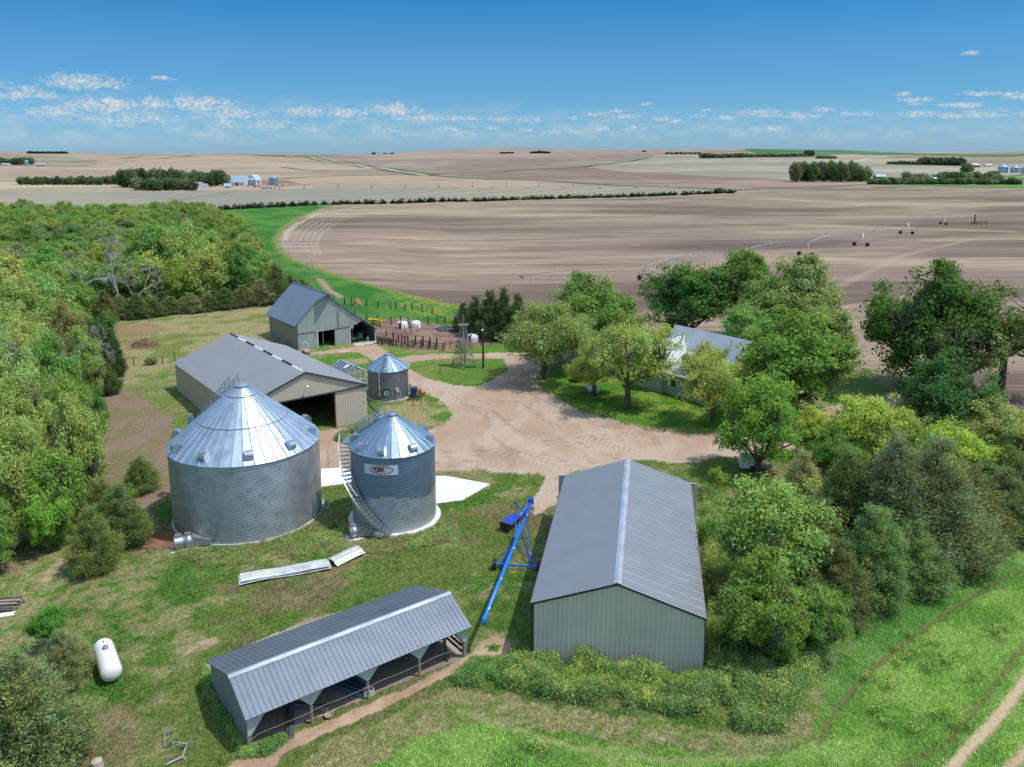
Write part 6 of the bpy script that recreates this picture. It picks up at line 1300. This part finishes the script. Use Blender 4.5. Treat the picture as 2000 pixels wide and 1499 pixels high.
def hut(px, label):
    P = at(*px); t = empty('calf_hut', P, random.Random(px[0]).uniform(-.5,.5)-2.2, label, 'hut', 'white calf huts in the corral')
    mb = MB(); prof = [(1.02,0),(1.0,.85),(.92,1.05),(.72,1.2),(.4,1.3),(0,1.34)]; mb.lathe(prof, 24, (0,0), R(14), R(346)); mb.build('shell', mat('hut_white', (.78,.74,.68), .5, 0, .08, 2, col2=(.45,.32,.22), thr=.63), t, True)
    mb = MB(); mb.lathe([(.15,1.3),(.15,1.42),(0,1.42)], 12); mb.build('vent_cap', M_RUST, t)
hut((786,641), 'left of the two white domed huts at the back of the corral'); hut((811,640), 'right of the two white domed huts at the back of the corral'); hut((924,667), 'white domed hut by the windmill tower at the corral\'s near end')
t = empty('stock_tank', at(897,631), 0, 'dark grey round stock tank in the shade of the corral cedars', 'tank'); mb = MB(); mb.lathe([(0,0),(1.1,0),(1.1,1.2),(.9,1.5),(0,1.65)], 24); mb.build('shell', mat('tank_grey', (.10,.12,.17), .5), t, True); mb = MB(); mb.lathe([(.22,1.55),(.22,1.72),(0,1.72)], 14); mb.build('lid', M_DULLG, t)
t = empty('feeder', at(733,634), R(-20), 'bright yellow cattle feeder trough beyond the barn\'s lean-to', 'feeder'); mb = MB(); mb.pts([(-1.1,-.4,.55),(1.1,-.4,.55),(1.1,.4,.55),(-1.1,.4,.55),(-1.3,-.6,1.0),(1.3,-.6,1.0),(1.3,.6,1.0),(-1.3,.6,1.0)], [(0,3,2,1),(0,1,5,4),(1,2,6,5),(2,3,7,6),(3,0,4,7)]); mb.box(-1.0,1.0,-.35,.35,.7,.72); mb.build('trough', M_YEL, t)
for x in (-.9,.9): mb = MB(); mb.bar((x,-.35,0),(x,-.35,.6),.08); mb.bar((x,.35,0),(x,.35,.6),.08); mb.bar((x,-.35,.2),(x,.35,.2),.06); mb.build('leg', M_YEL, t)
t = empty('yellow_barrel', at(741.5,636), 0, 'yellow barrel standing right of the yellow feeder', 'barrel'); mb = MB(); mb.lathe([(0,0),(.38,0),(.40,.3),(.38,.32),(.38,.6),(.40,.62),(.38,.95),(0,.95)], 16); mb.build('shell', M_YEL, t, True)
def heap(name, px, rx, ry, h, m, label, cat, seed, rz=0, n=26, rough=.35):
    P = at(*px); t = empty(name, P, rz, label, cat); r = np.random.default_rng(seed); mb = MB(); V = []; k = 14
    for i in range(k+1):
        f = i/k
        for j in range(n): a = 2*math.pi*j/n; q = (1-f)**.6; nn = fbm(np.array([math.cos(a)*2+seed]), np.array([math.sin(a)*2+f*3]), 3)[0]; rr = q*(.75+rough*nn); V.append((rx*rr*math.cos(a), ry*rr*math.sin(a), -.05+h*(f**.8)*(.8+.4*nn)))
    F = [(i*n+j, i*n+(j+1) % n, (i+1)*n+(j+1) % n, (i+1)*n+j) for i in range(k) for j in range(n)]; mb.pts(V, F); o = mb.build('heap', m, t); return t, o
M_HAY = mat('hay', (.42,.27,.14), .95, 0, .3, 6, bump=.05, bscale=14); M_HAYD = mat('old_hay', (.20,.14,.08), .95, 0, .45, 4, bump=.08, bscale=10); M_DIRT = mat('loose_dirt', (.22,.12,.075), .95, 0, .3, 4, bump=.06, bscale=8)
def straw(t, rx, ry, h, n, m, seed, ln=.5):
    r = np.random.default_rng(seed); segs = []
    for _ in range(n):
        a = r.random()*6.28; q = r.random()**.6; z = h*(1-q)**.7; p = np.array([rx*q*math.cos(a), ry*q*math.sin(a), z+.02]); d = r.normal(size=3)*np.array([1,1,.35]); d = d/np.linalg.norm(d)*ln*(.5+r.random()); segs.append((p, p+d, .014, .008))
    v, f = tubes_np(segs, 3); o = bpy.data.objects.new('straw', mesh_np('straw', v, f, [m])); C.objects.link(o); o.parent = t; tag(o, kind='stuff')
t, _ = heap('hay_pile', (283,676), 2.6, 1.5, 1.1, M_HAYD, 'rough brown pile of old hay in the middle of the hay yard', 'hay pile', 3); straw(t, 2.4, 1.4, 1.2, 500, mat('straw_brown', (.30,.20,.10), .9), 4, .6)
t, _ = heap('hay_bale', (698,596), 1.15, 1.0, 1.45, M_HAY, 'orange brown hay bale by the pasture fence behind the barn', 'hay bale', 5); straw(t, 1.1, 1.0, 1.4, 200, M_HAY, 6, .4)
heap('dirt_mound', (298,1066), 1.5, .8, .38, M_DIRT, 'low reddish dirt mound left of the largest bin\'s fan', 'mound', 7)
heap('gravel_mound', (670,686), 1.4, .8, .3, mat('sand', (.50,.38,.28), .95, 0, .15, 5), 'low sandy mound against the barn\'s front wall between its doorways', 'mound', 9)
P = at(868,643); mb = MB(); n = 40; mb.pts([((1.25+.3*math.sin(3*a)+.3*math.sin(7*a+1))*math.cos(a)*1.35, (.9+.15*math.sin(4*a+1))*math.sin(a)*1.5, 0) for a in [2*math.pi*k/n for k in range(n)]], [tuple(range(n))]); o = mb.build('puddle', mat('puddle_water', (.05,.05,.055), .04, 0, .1), None, loc=(P.x, P.y, P.z+.03)); tag(o, kind='structure')
# ------------------------------------------------------------------ windmill tower, yard pole, lawn bits
P = at(906, 716); t = empty('windmill_tower', P, 0, 'old steel windmill tower wrapped in vines on the round lawn', 'windmill')
ft = [at(884.4,712.1)-P, at(904.4,722.5)-P, at(928,717.7)-P, at(908.8,709.7)-P]; tops = [Vector((-.32,.0,6.4)), Vector((0,-.32,6.4)), Vector((.32,0,6.4)), Vector((0,.32,6.4))]
for a, b in zip(ft, tops): mb = MB(); mb.bar(a, b, .09); mb.build('leg', M_GALV, t)
for f in (.12, .30, .46, .60, .72, .82, .91): 
    q = [a.lerp(b, f) for a, b in zip(ft, tops)]; mb = MB()
    for k in range(4): mb.bar(q[k], q[(k+1) % 4], .05)
    mb.build('girt', M_DULLG, t)
mb = MB(); fs = (0, .12, .30, .46, .60, .72, .82, .91)
for f0, f1 in zip(fs[1:-1], fs[2:]):
    for k in range(4): mb.bar(ft[k].lerp(tops[k], f0), ft[(k+1) % 4].lerp(tops[(k+1) % 4], f1), .025); mb.bar(ft[(k+1) % 4].lerp(tops[(k+1) % 4], f0), ft[k].lerp(tops[k], f1), .025)
mb.build('brace', M_DULLG, t)
mb = MB(); mb.box(-.8,.8,-.7,.7,6.38,6.46); mb.build('platform', M_WOOD, t); mb = MB(); mb.tube([(0,0,5.0),(0,0,7.9)], .07, 8); mb.bar((0,0,7.5),(.0,0,8.1),.05); mb.build('mast', M_GALV, t)
mb = MB(); mb.box(-.05,.32,-.15,.15,5.0,6.2); mb.tube([(.35,0,4.4),(.5,0,5.9)], .035, 6); mb.build('gearbox', M_DULLG, t); mb = MB(); mb.bar((.1,0,0),(.1,0,5.2),.07); mb.build('pump_pipe', M_GALV, t)
r = np.random.default_rng(3); V_ = []
pts_ = []
for _ in range(900):
    k = r.integers(4); f = r.random(); w_ = .38*np.exp(-((f-.42)/.22)**2)+.12; p = ft[k].lerp(tops[k], f*.62) if r.random() < .55 else Vector((r.normal()*.4-.3, r.normal()*.4, .6+2.9*r.random())); pts_.append([p.x+r.normal()*w_, p.y+r.normal()*w_, p.z+r.normal()*.2])
Pn = np.array(pts_); n_ = len(Pn); N2 = unit(r.normal(size=(n_,3))+np.array([0,0,.5])); T2 = unit(np.cross(N2, r.normal(size=(n_,3)))); s = .10*(.5+r.random(n_)); V, F = quads(Pn, N2, T2, s, s*.6)
vt = empty('climbing_vine', P, 0, 'leafy vine climbing the windmill tower\'s left legs', 'vine'); me_ = mesh_np('foliage', V, F, [M_LEAF], np.tile((.8+.4*r.random((n_,1))), (1,3))); o = bpy.data.objects.new('foliage', me_); C.objects.link(o); o.parent = vt; o.color = (*fc(120,160,58,1.0), 1)
P = at(944, 719); t = empty('yard_light_pole', P, 0, 'dark wooden pole with a yard lamp beside the windmill tower', 'pole'); mb = MB(); mb.tube([(0,0,-.2),(-.03,0,3),(-.08,0,6.4)], [.17,.14,.11], 10); mb.build('pole', M_WOODD, t)
mb = MB(); mb.tube([(-.08,0,6.0),(-.08,-.35,6.2)], .03, 6); mb.lathe([(0,6.05),(.16,6.0),(.2,5.85),(.1,5.72),(0,5.7)], 12, (-.08,-.4)); mb.build('lamp', M_WHITE, t)
mb = MB(); mb.tube([(.13,-.1,0),(.13,-.1,2.2)], .08, 8); mb.build('conduit', M_DULLG, t); mb = MB(); mb.tube([(-.08,0,6.3),(-.06,0,7.1)], .05, 8); mb.bar((-.35,0,6.7),(.2,0,6.9),.05); mb.build('insulator_arm', M_DULLG, t)
t = empty('garden_hose_reel', at(918, 717), 0, 'green hose coil lying under the windmill tower', 'hose'); mb = MB()
for k in range(5): mb.tube([((.35+.06*k)*math.cos(a), (.35+.06*k)*math.sin(a), .06+.02*k) for a in np.linspace(0, 6.28, 20)], .035, 5, False)
mb.build('coil', mat('hose_green', (.02,.30,.20), .4), t)
t = empty('hydrant', at(859.5, 730), 0, 'small dark hydrant alone on the round lawn', 'hydrant'); mb = MB(); mb.tube([(0,0,0),(0,0,.85)], .06, 8); mb.bar((0,0,.85),(.3,0,.95),.06); mb.build('standpipe', M_STEELD, t)
# ------------------------------------------------------------------ timber, brush and branches
t = empty('log_pile', at(6, 1188), 0, 'pile of grey split rails at the photo\'s left edge', 'log pile'); r = random.Random(2); k = 0
for q in range(16):
    z = .08+.11*(q//4); y = -.75+.42*(q % 4)+r.uniform(-.08,.08); mb = MB(); a = r.uniform(-.08,.08)+.12; L = r.uniform(1.4,1.75); mb.tube([(-3,y-3*a*.5,z),(L*.7,y+L*a,z+.02)], r.uniform(.05,.08), 6); mb.build('rail', M_WOODL if q % 3 else M_WOOD, t)
o = empty('white_sheet', at(2, 1203), R(18), 'white metal sheet on the grass below the rail pile', 'sheet'); mb = MB(); mb.box(-1.8,.85,-.28,.28,.02,.06); mb.build('sheet', M_WHITE, o)
def branch(px, label, size, proto, rz, tilt=R(82), name='fallen_branch', group=None, flat=.35):
    t = empty(name, at(*px), rz, label, 'branch', group); o = bpy.data.objects.new('branches', P_DEAD[proto]); C.objects.link(o); o.parent = t; o.rotation_euler = (0, tilt, 0); o.scale = (size*flat, size, size); o.location.z = .12
branch((325,1497), 'bleached dead branch lying on the grass in the lower left', 3.2, 2, R(38)); branch((322,1462), 'small pale forked stick on the grass above the bleached branch', 1.4, 1, R(110))
branch((-40,1075), 'grey brush at the left edge beneath the wood', 4.2, 0, R(8), group=None)
branch((1700,1182), 'pale tangled brush pile at the foot of the right hand cedars', 3.4, 0, R(175)); branch((1660,1170), 'second pale tangle of brush in the pile by the yellow weeds', 2.6, 1, R(20)); branch((1640,1195), 'thin pale sticks left of the brush pile', 2.0, 2, R(60))
t = empty('tree_stump', at(190, 1497), 0, 'pale sawn stump at the bottom edge, lower left', 'stump'); mb = MB(); mb.lathe([(.34,0),(.28,.35),(.05,.45),(0,.44)], 12); mb.build('stump', mat('cut_wood', (.48,.40,.32), .8, 0, .2, 5), t)
# ------------------------------------------------------------------ irrigation machine in the ploughed field
tw = [(1842,439),(1770,458),(1681,481),(1573,500)]; Pp = at(1903, 438)
TW = [at(*q) for q in tw]; d_ = (TW[3]-TW[2]); dl = TW[3]-Pp
sp_v = (TW[3]-Pp)/4
T5 = TW[3]+sp_v; T6 = T5+sp_v; END = at(1010, 562)
E6 = at(1262, 549); T6 = E6; T5 = TW[3].lerp(E6, .5)
t = empty('irrigation_machine', Pp, 0, 'long galvanised pivot irrigation machine on wheeled towers across the ploughed field', 'irrigation machine')
allT = [Pp]+TW+[T5, T6]; hp_ = 3.9
for q in allT: q.z = float(hz(q.x, q.y))
for k, (a, b) in enumerate(zip(allT[:-1], allT[1:])):
    A, B_ = a-Pp+Vector((0,0,hp_)), b-Pp+Vector((0,0,hp_)); n = 12; mb = MB(); ar = [A.lerp(B_, i/n)+Vector((0,0,1.5*math.sin(math.pi*i/n))) for i in range(n+1)]; mb.tube(ar, .085, 8); mb.build('span_pipe', M_GALV, t)
    mb = MB(); dr = (B_-A).normalized(); sd = Vector((-dr.y, dr.x, 0))
    for s in (-.7, .7):
        lo_ = [ar[i]+sd*s-Vector((0,0,1.25 if 0 < i < n else .1)) for i in range(n+1)]
        for i in range(n): mb.bar(lo_[i], lo_[i+1], .03)
        for i in range(1, n): mb.bar(ar[i], lo_[i], .035); mb.bar(ar[i], lo_[i+1] if i < n-1 else lo_[i], .03)
    mb.build('truss', M_GALV, t)
for k, q in enumerate(allT[1:]):
    dr = (allT[k]-q).normalized(); sd = Vector((-dr.y, dr.x, 0)); b = q-Pp; mb = MB()
    for s in (-1, 1): mb.bar(b+Vector((0,0,hp_)), b+sd*2.1*s+Vector((0,0,.75)), .11); mb.bar(b+dr*1.2+Vector((0,0,hp_+.2)), b+sd*.9*s+Vector((0,0,2.3)), .06)
    mb.bar(b-sd*2.1+Vector((0,0,.7)), b+sd*2.1+Vector((0,0,.7)), .12); tw_ = mb.build('tower', M_GALV if k != 1 else M_GALV, t)
    for s in (-1, 1): mb = MB(); c0 = b+sd*2.15*s+Vector((0,0,.62)); mb.tube([c0-dr*.22, c0+dr*.22], .62, 16); mb.build('wheel', M_BLACK, t)
A = T6-Pp+Vector((0,0,hp_)); B_ = END-Pp+Vector((0,0,2.9)); mb = MB(); mb.tube([A, A.lerp(B_, .5)+Vector((0,0,.3)), B_], .09, 8)
M1 = A.lerp(B_, .72); mb.bar(M1, M1+Vector((0,0,1.6)), .07); mb.bar(M1+Vector((0,0,1.6)), A.lerp(B_, .45)+Vector((0,0,.3)), .03); mb.bar(M1+Vector((0,0,1.6)), B_, .03); mb.build('overhang', mat('rusty_pipe', (.42,.25,.20), .7), t)
mb = MB()
for f in (.55, .75, .9, .99): q_ = A.lerp(B_, f); mb.bar(q_, q_-Vector((0,0,1.6)), .04)
mb.build('drop_hose', M_STEELD, t); mb = MB(); q_ = A.lerp(B_, .96); mb.box(q_.x-.5,q_.x+.3,q_.y-.1,q_.y+.1,q_.z-.9,q_.z-.1); mb.build('end_gun', mat('faded_orange', (.65,.33,.22), .6), t)
mb = MB(); mb.bar((0,0,0),(0,0,hp_+.3),.35)
for s in (-1,1):
    for u_ in (-1,1): mb.bar((s*1.1,u_*1.1,0),(0,0,2.6),.1)
mb.build('pivot_stand', M_STEELD, t)
for k in range(7): P = at(1897+k*5, 439.5-(k % 2)*.8); o = empty('pivot_post', P, 0, 'dark post in the cluster at the irrigation machine\'s centre', 'post', 'posts round the irrigation pivot'); mb = MB(); mb.tube([(0,0,-.1),(0,0,1.5)], .14, 6); mb.build('post', M_WOODD, o)
Pq = at(600, 368.5); t = empty('far_irrigation_machine', Pq, 0, 'distant pivot irrigation machine, a row of tiny towers in the grey field', 'irrigation machine'); pr_ = None
for k in range(10): 
    q = at(595+k*65.5, 369.5-k*.75); b = q-Pq; mb = MB()
    for s in (-1,1): mb.bar(b+Vector((0,0,4)), b+Vector((s*.3,s*2.2,.6)), .12); mb.bar(b+Vector((0,s*2.2,0)), b+Vector((0,s*2.2,1.2)), .35)
    mb.build('tower', M_WOOD, t)
    if pr_ is not None: mb = MB(); mb.tube([pr_+Vector((0,0,4)), (pr_+b)/2+Vector((0,0,5)), b+Vector((0,0,4))], .10, 5); mb.build('span_pipe', M_DULLG, t)
    pr_ = b
# ------------------------------------------------------------------ distant farmsteads
def gable_box(px, wpx, dpt, hw, hr, az, label, mw, mr, name='farm_building', cat='building', door=True, px_h=None):
    P = at(*px); sc_ = dist(P)/FPX; Wd = wpx*sc_; t = empty(name, P, az2rz(az), label, cat)
    L = dpt; mb = MB(); mb.box(0, Wd, 0, L, -1, hw); mb.pts([(0,0,hw),(0,L,hw),(0,L/2,hr)], [(0,1,2)]); mb.pts([(Wd,0,hw),(Wd,L,hw),(Wd,L/2,hr)], [(0,2,1)]); mb.build('walls', mw, t)
    mb = MB()
    for y0 in (-.4, L+.4): z0 = hw-.4*(hr-hw)/(L/2); mb.quad((-.4,y0,z0+.1),(Wd+.4,y0,z0+.1),(Wd+.4,L/2,hr+.1),(-.4,L/2,hr+.1)); mb.quad((-.4,y0,z0-.1),(Wd+.4,y0,z0-.1),(Wd+.4,y0,z0+.1),(-.4,y0,z0+.1))
    mb.build('roof', mr, t)
    if door: mb = MB(); mb.box(Wd*.4, Wd*.55, -.06, .02, 0, hw*.75); mb.build('door', M_BLACK, t)
    return t
M_FW = mat('far_white', (.62,.62,.60), .7, 0, .05, .3); M_FB = mat('far_blue_roof', (.36,.46,.56), .5, .2, .05, .3); M_FG = mat('far_grey', (.45,.46,.46), .6, .1, .05, .3); M_FR = mat('far_red', (.30,.07,.05), .7); M_FT = mat('far_teal', (.04,.20,.18), .6)
gable_box((364,369), 24, 14, 3.6, 5.2, 112, 'white flat roofed shed at the distant left farmstead, next to the dark trees', M_FG, M_FW, door=False)
gable_box((425,360), 20, 8, 2.6, 3.8, 92, 'long low pale shed behind the big blue roofed barn, distant left farmstead', M_FW, M_FG, door=False)
gable_box((449,363), 28, 16, 3.2, 8.5, 96, 'broad blue roofed barn at the distant left farmstead', M_FW, M_FB)
gable_box((438,368), 12, 7, 1.8, 3.8, 75, 'little white gabled shed in front of the broad blue roofed barn', M_FW, M_FB)
gable_box((500,361), 12, 12, 4.0, 9.0, 40, 'steep white gabled barn between the distant bins', M_FW, M_FB)
def far_bin(px, wpx, hpx, label):
    P = at(*px); s_ = dist(P)/FPX*1.02; r_b = wpx*s_/2; h_b = hpx*s_; return make_bin('distant_grain_bin', P, r_b, h_b*.72, h_b, 20, M_BINR, M_BINR2, label, detail=False, seg=28, cap=.4, group='distant grain bins')
far_bin((480,362), 11, 13, 'left small bin of the pair by the distant left farmstead\'s barn'); far_bin((491.5,362), 11, 13, 'right small bin of the pair by the distant left farmstead\'s barn'); far_bin((534.5,361), 16, 17, 'large bin at the right end of the distant left farmstead')
t = empty('farm_truck', at(420.5,363), R(10), 'small red vehicle in the distant left farmstead\'s lot', 'vehicle'); mb = MB(); mb.box(-2.2,2.2,-.9,.9,.5,1.2); mb.box(-.6,1.2,-.85,.85,1.2,1.9); mb.build('body', M_RED, t)
for x in (-1.4,1.4):
    for y in (-.9,.9): mb = MB(); mb.tube([(x,y-.1,.4),(x,y+.1,.4)], .42, 10); mb.build('wheel', M_BLACK, t)
for k, (x, y) in enumerate(((484,365.5),(494,364),(505,367.5),(511,370),(516,370.3),(522,370.2),(529,370.1),(536,370),(546,370),(498,367),(540,366),(553,366))):
    P = at(x, y); t = empty('cow', P, k*.7, 'dark cow standing in the distant farmstead\'s muddy lot', 'cow', 'cattle in the distant lot')
    if k == 0:
        mb = MB(); mb.tube([(-1.15,0,1.15),(-.9,0,1.2),(-.3,0,1.12),(.4,0,1.12),(.8,0,1.22),(1.1,0,1.38),(1.35,0,1.40),(1.65,0,1.2)], [.12,.34,.42,.42,.36,.24,.20,.10], 8)
        for x_ in (-.85,.65):
            for y_ in (-.22,.22): mb.tube([(x_,y_,1.1),(x_-.05,y_,.55),(x_,y_,0)], [.16,.09,.07], 6)
        mb.tube([(-1.15,0,1.25),(-1.3,0,.7)], .03, 4); o = mb.build('body', mat('cow_hide', (.05,.035,.03), .8), t, True); COWM = o.data
    else: o = bpy.data.objects.new('body', COWM); C.objects.link(o); o.parent = t
far_bin((1958,338), 15, 14, 'left of the three bins at the far right farm'); far_bin((1982,338), 13, 12, 'middle of the three bins at the far right farm'); far_bin((2001,339), 12, 12, 'bin cut by the right edge at the far right farm')
gable_box((1898,327), 14, 12, 3.4, 6.5, 88, 'dark red barn with a pale roof on the far right', M_FR, M_FG); gable_box((1925,325.5), 11, 7, 2.5, 4, 90, 'tiny long white shed right of the red barn', M_FW, M_FW, door=False); gable_box((1880,325.5), 6, 6, 2.5, 4, 90, 'tiny white shed left of the red barn', M_FW, M_FW, door=False)
gable_box((1712,350), 17, 9, 2.6, 5.0, 90, 'blue grey roofed shed among the far right trees', M_FT, M_FB); gable_box((1799,352), 20, 8, 3, 5.4, 92, 'teal roofed farmhouse in the far right grove', M_FW, M_FT); gable_box((1838,347), 20, 9, 3, 6, 92, 'grey roofed house in the far right grove', M_FG, mat('far_brown', (.16,.14,.13), .8)); gable_box((1824,353), 6, 4, 2, 3.2, 90, 'small white shed right of the teal roof', M_FW, M_FW, door=False)
gable_box((1815,323), 10, 8, 2.5, 4, 95, 'white shed under the farther grove, upper right', M_FW, M_FW, door=False); gable_box((1797,322), 4, 6, 2.5, 4, 95, 'tiny white hut under the farther grove, upper right', M_FW, M_FW, door=False)
far_bin((33,322), 6, 8, 'left of two bins at the far left farm by the photo\'s edge'); far_bin((52.5,323.5), 7, 9, 'right of two bins at the far left farm by the photo\'s edge'); gable_box((72,325), 14, 10, 2.5, 4.2, 90, 'low pale shed right of the far left farm\'s bins', M_FG, M_FG, door=False); gable_box((2,323.5), 12, 8, 2.4, 3.6, 90, 'white shed at the far left farm cut by the photo\'s edge', M_FW, M_FW, door=False)
# woods far off that read as one mass
def far_wood(name, cells, label, cols, seed, leaf=.75, n=1100):
    """cells: (x px, y px of the foot, half width px, top px y)"""
    r = np.random.default_rng(seed); VV = []; FF = []; TT = []; k = 0
    for x, y, hw_, top in cells:
        P = at(x, y); s_ = dist(P)/FPX; W_ = hw_*s_; h = max(2.5, height_at(x, top, P)-P.z); c = np.array(cols[r.integers(len(cols))])*(.85+.3*r.random())
        m = int(n*max(.4, min(2.5, (W_*h)/60))); d = unit(r.normal(size=(m, 3))); q = (r.random(m)**.35)[:, None]
        lump = 1+.16*np.sin(5*d[:, :1]+k)*np.sin(4*d[:, 2:]+k*2); p = d*q*lump*np.array([W_*1.05, W_*.95, h*.52]); p[:, 2] = p[:, 2]+h*.5; p = p[p[:, 2] > 0]; m = len(p); p = p+np.array([P.x, P.y, P.z])
        N2 = unit(d[:m]*.8+np.array([0,0,.6])+r.normal(size=(m,3))*.4); T2 = unit(np.cross(N2, r.normal(size=(m,3)))); s = leaf*(.6+.8*r.random(m)); V, F = quads(p, N2, T2, s, s*.6); FF.append(F+sum(len(v) for v in VV)); VV.append(V); TT.append(c*(.7+.6*r.random((m, 1)))); k += 1
    me = mesh_np(name, np.concatenate(VV), np.concatenate(FF), [M_GRASS], np.concatenate(TT)); o = bpy.data.objects.new(name, me); C.objects.link(o); return tag(o, label, 'wood', kind='stuff')
DK = [fc(84,108,72,1.3), fc(98,122,80,1.3), fc(110,130,86,1.3)]; MK_ = [fc(100,126,78,1.3), fc(118,140,86,1.3), fc(90,120,70,1.3), fc(130,144,98,1.3)]
r = random.Random(4)
far_wood('farm_windbreak', [(40+i*8.2, 361+r.uniform(-.5,.8), 6, 347+r.uniform(-2,2)-i*.12) for i in range(25)], 'long dark tree row leading left from the distant left farm\'s grove', DK, 1)
far_wood('farm_grove', [(240+i*9.5, 366+r.uniform(-1,1)-(3 if i > 12 else 0), 11, 331+r.uniform(-3,4)+(3 if i > 13 else 0)) for i in range(22)]+[(268+i*10, 372+r.uniform(-1,1), 10, 349+r.uniform(-2,3)) for i in range(12)], 'broad dark grove sheltering the distant left farmstead', DK+MK_, 2)
far_wood('farm_garden_trees', [(404,362,7,344),(418,360,10,341),(408,363,5,349)], 'pale green trees beside the distant left farmstead', [fc(130,170,60,.9), fc(126,136,84,.9)], 3)
far_wood('far_right_grove', [(1552+i*8.6, 354.5+r.uniform(-.5,1), 11, 316+r.uniform(-2,5)+(8 if i > 14 else 0)) for i in range(17)], 'tall rounded grove standing alone left of the far right farm', [fc(82,118,64,1.35), fc(94,130,70,1.35), fc(116,128,92,1.35)], 4)
far_wood('far_right_shelterbelt', [(1700+i*6.4, 360+r.uniform(-.6,.6)+.02*i, 7, 349+r.uniform(-3,3)) for i in range(46)], 'low mixed tree belt before the far right farm', MK_, 5)
far_wood('far_right_garden_trees', [(1770+i*8.5, 352+r.uniform(-2,1), 9, 338+r.uniform(-4,4)) for i in range(22)]+[(1885,341,8,318),(1893,338,7,320)], 'garden trees among the roofs of the far right farm', MK_, 6)
far_wood('upper_right_grove', [(1740+i*6.5, 321.5+i*.12, 8, 315+r.uniform(-1,1)-(8 if i > 8 else 0)*.9) for i in range(22)], 'grove on the rise at the upper right, white sheds at its foot', DK+[fc(110,118,92,.8)], 7, 1.3, 500)
far_wood('ridge_trees', [(1372+i*7, 309.5-i*.12, 7, 300.5+r.uniform(-1,1)) for i in range(30)]+[(1578,306,8,293),(1584,306,6,294)]+[(1600+i*7, 310, 6, 305) for i in range(5)]+[(1303+i*9, 302, 4, 297.5) for i in range(8)], 'long tree line on the far right rise below the horizon', DK, 8, 1.6, 420)
far_wood('far_left_trees', [(-4+i*8, 322+r.uniform(-.4,.4), 7, 309+r.uniform(-2,2)) for i in range(9)], 'trees behind the bins at the far left farm', DK, 9, 1.0, 600)
far_wood('horizon_copse', [(60+i*6, 300.5, 6, 296+r.uniform(-.6,.6)) for i in range(12)]+[(1040+i*5, 300, 5, 295+abs(i-3)*.5) for i in range(7)]+[(980+i*5, 300.3, 4, 297.5) for i in range(5)]+[(730,301,4,298),(752,301,4,299),(766,301,5,299),(1258,297,5,294.5)], 'tiny dark copses sitting on the horizon', [fc(70,84,80,.8), fc(80,92,84,.8)], 10, 2.2, 260)
o = empty('field_bush', at(1404,378), 0, 'lone dark bush at the right end of the windbreak row', 'bush'); pr_ = P_BUSH[0]; c = bpy.data.objects.new('crown', pr_['crown']); C.objects.link(c); c.parent = o; c.color = (*fc(96,124,72), 1); o.scale = (3.2,3.2,3.2)
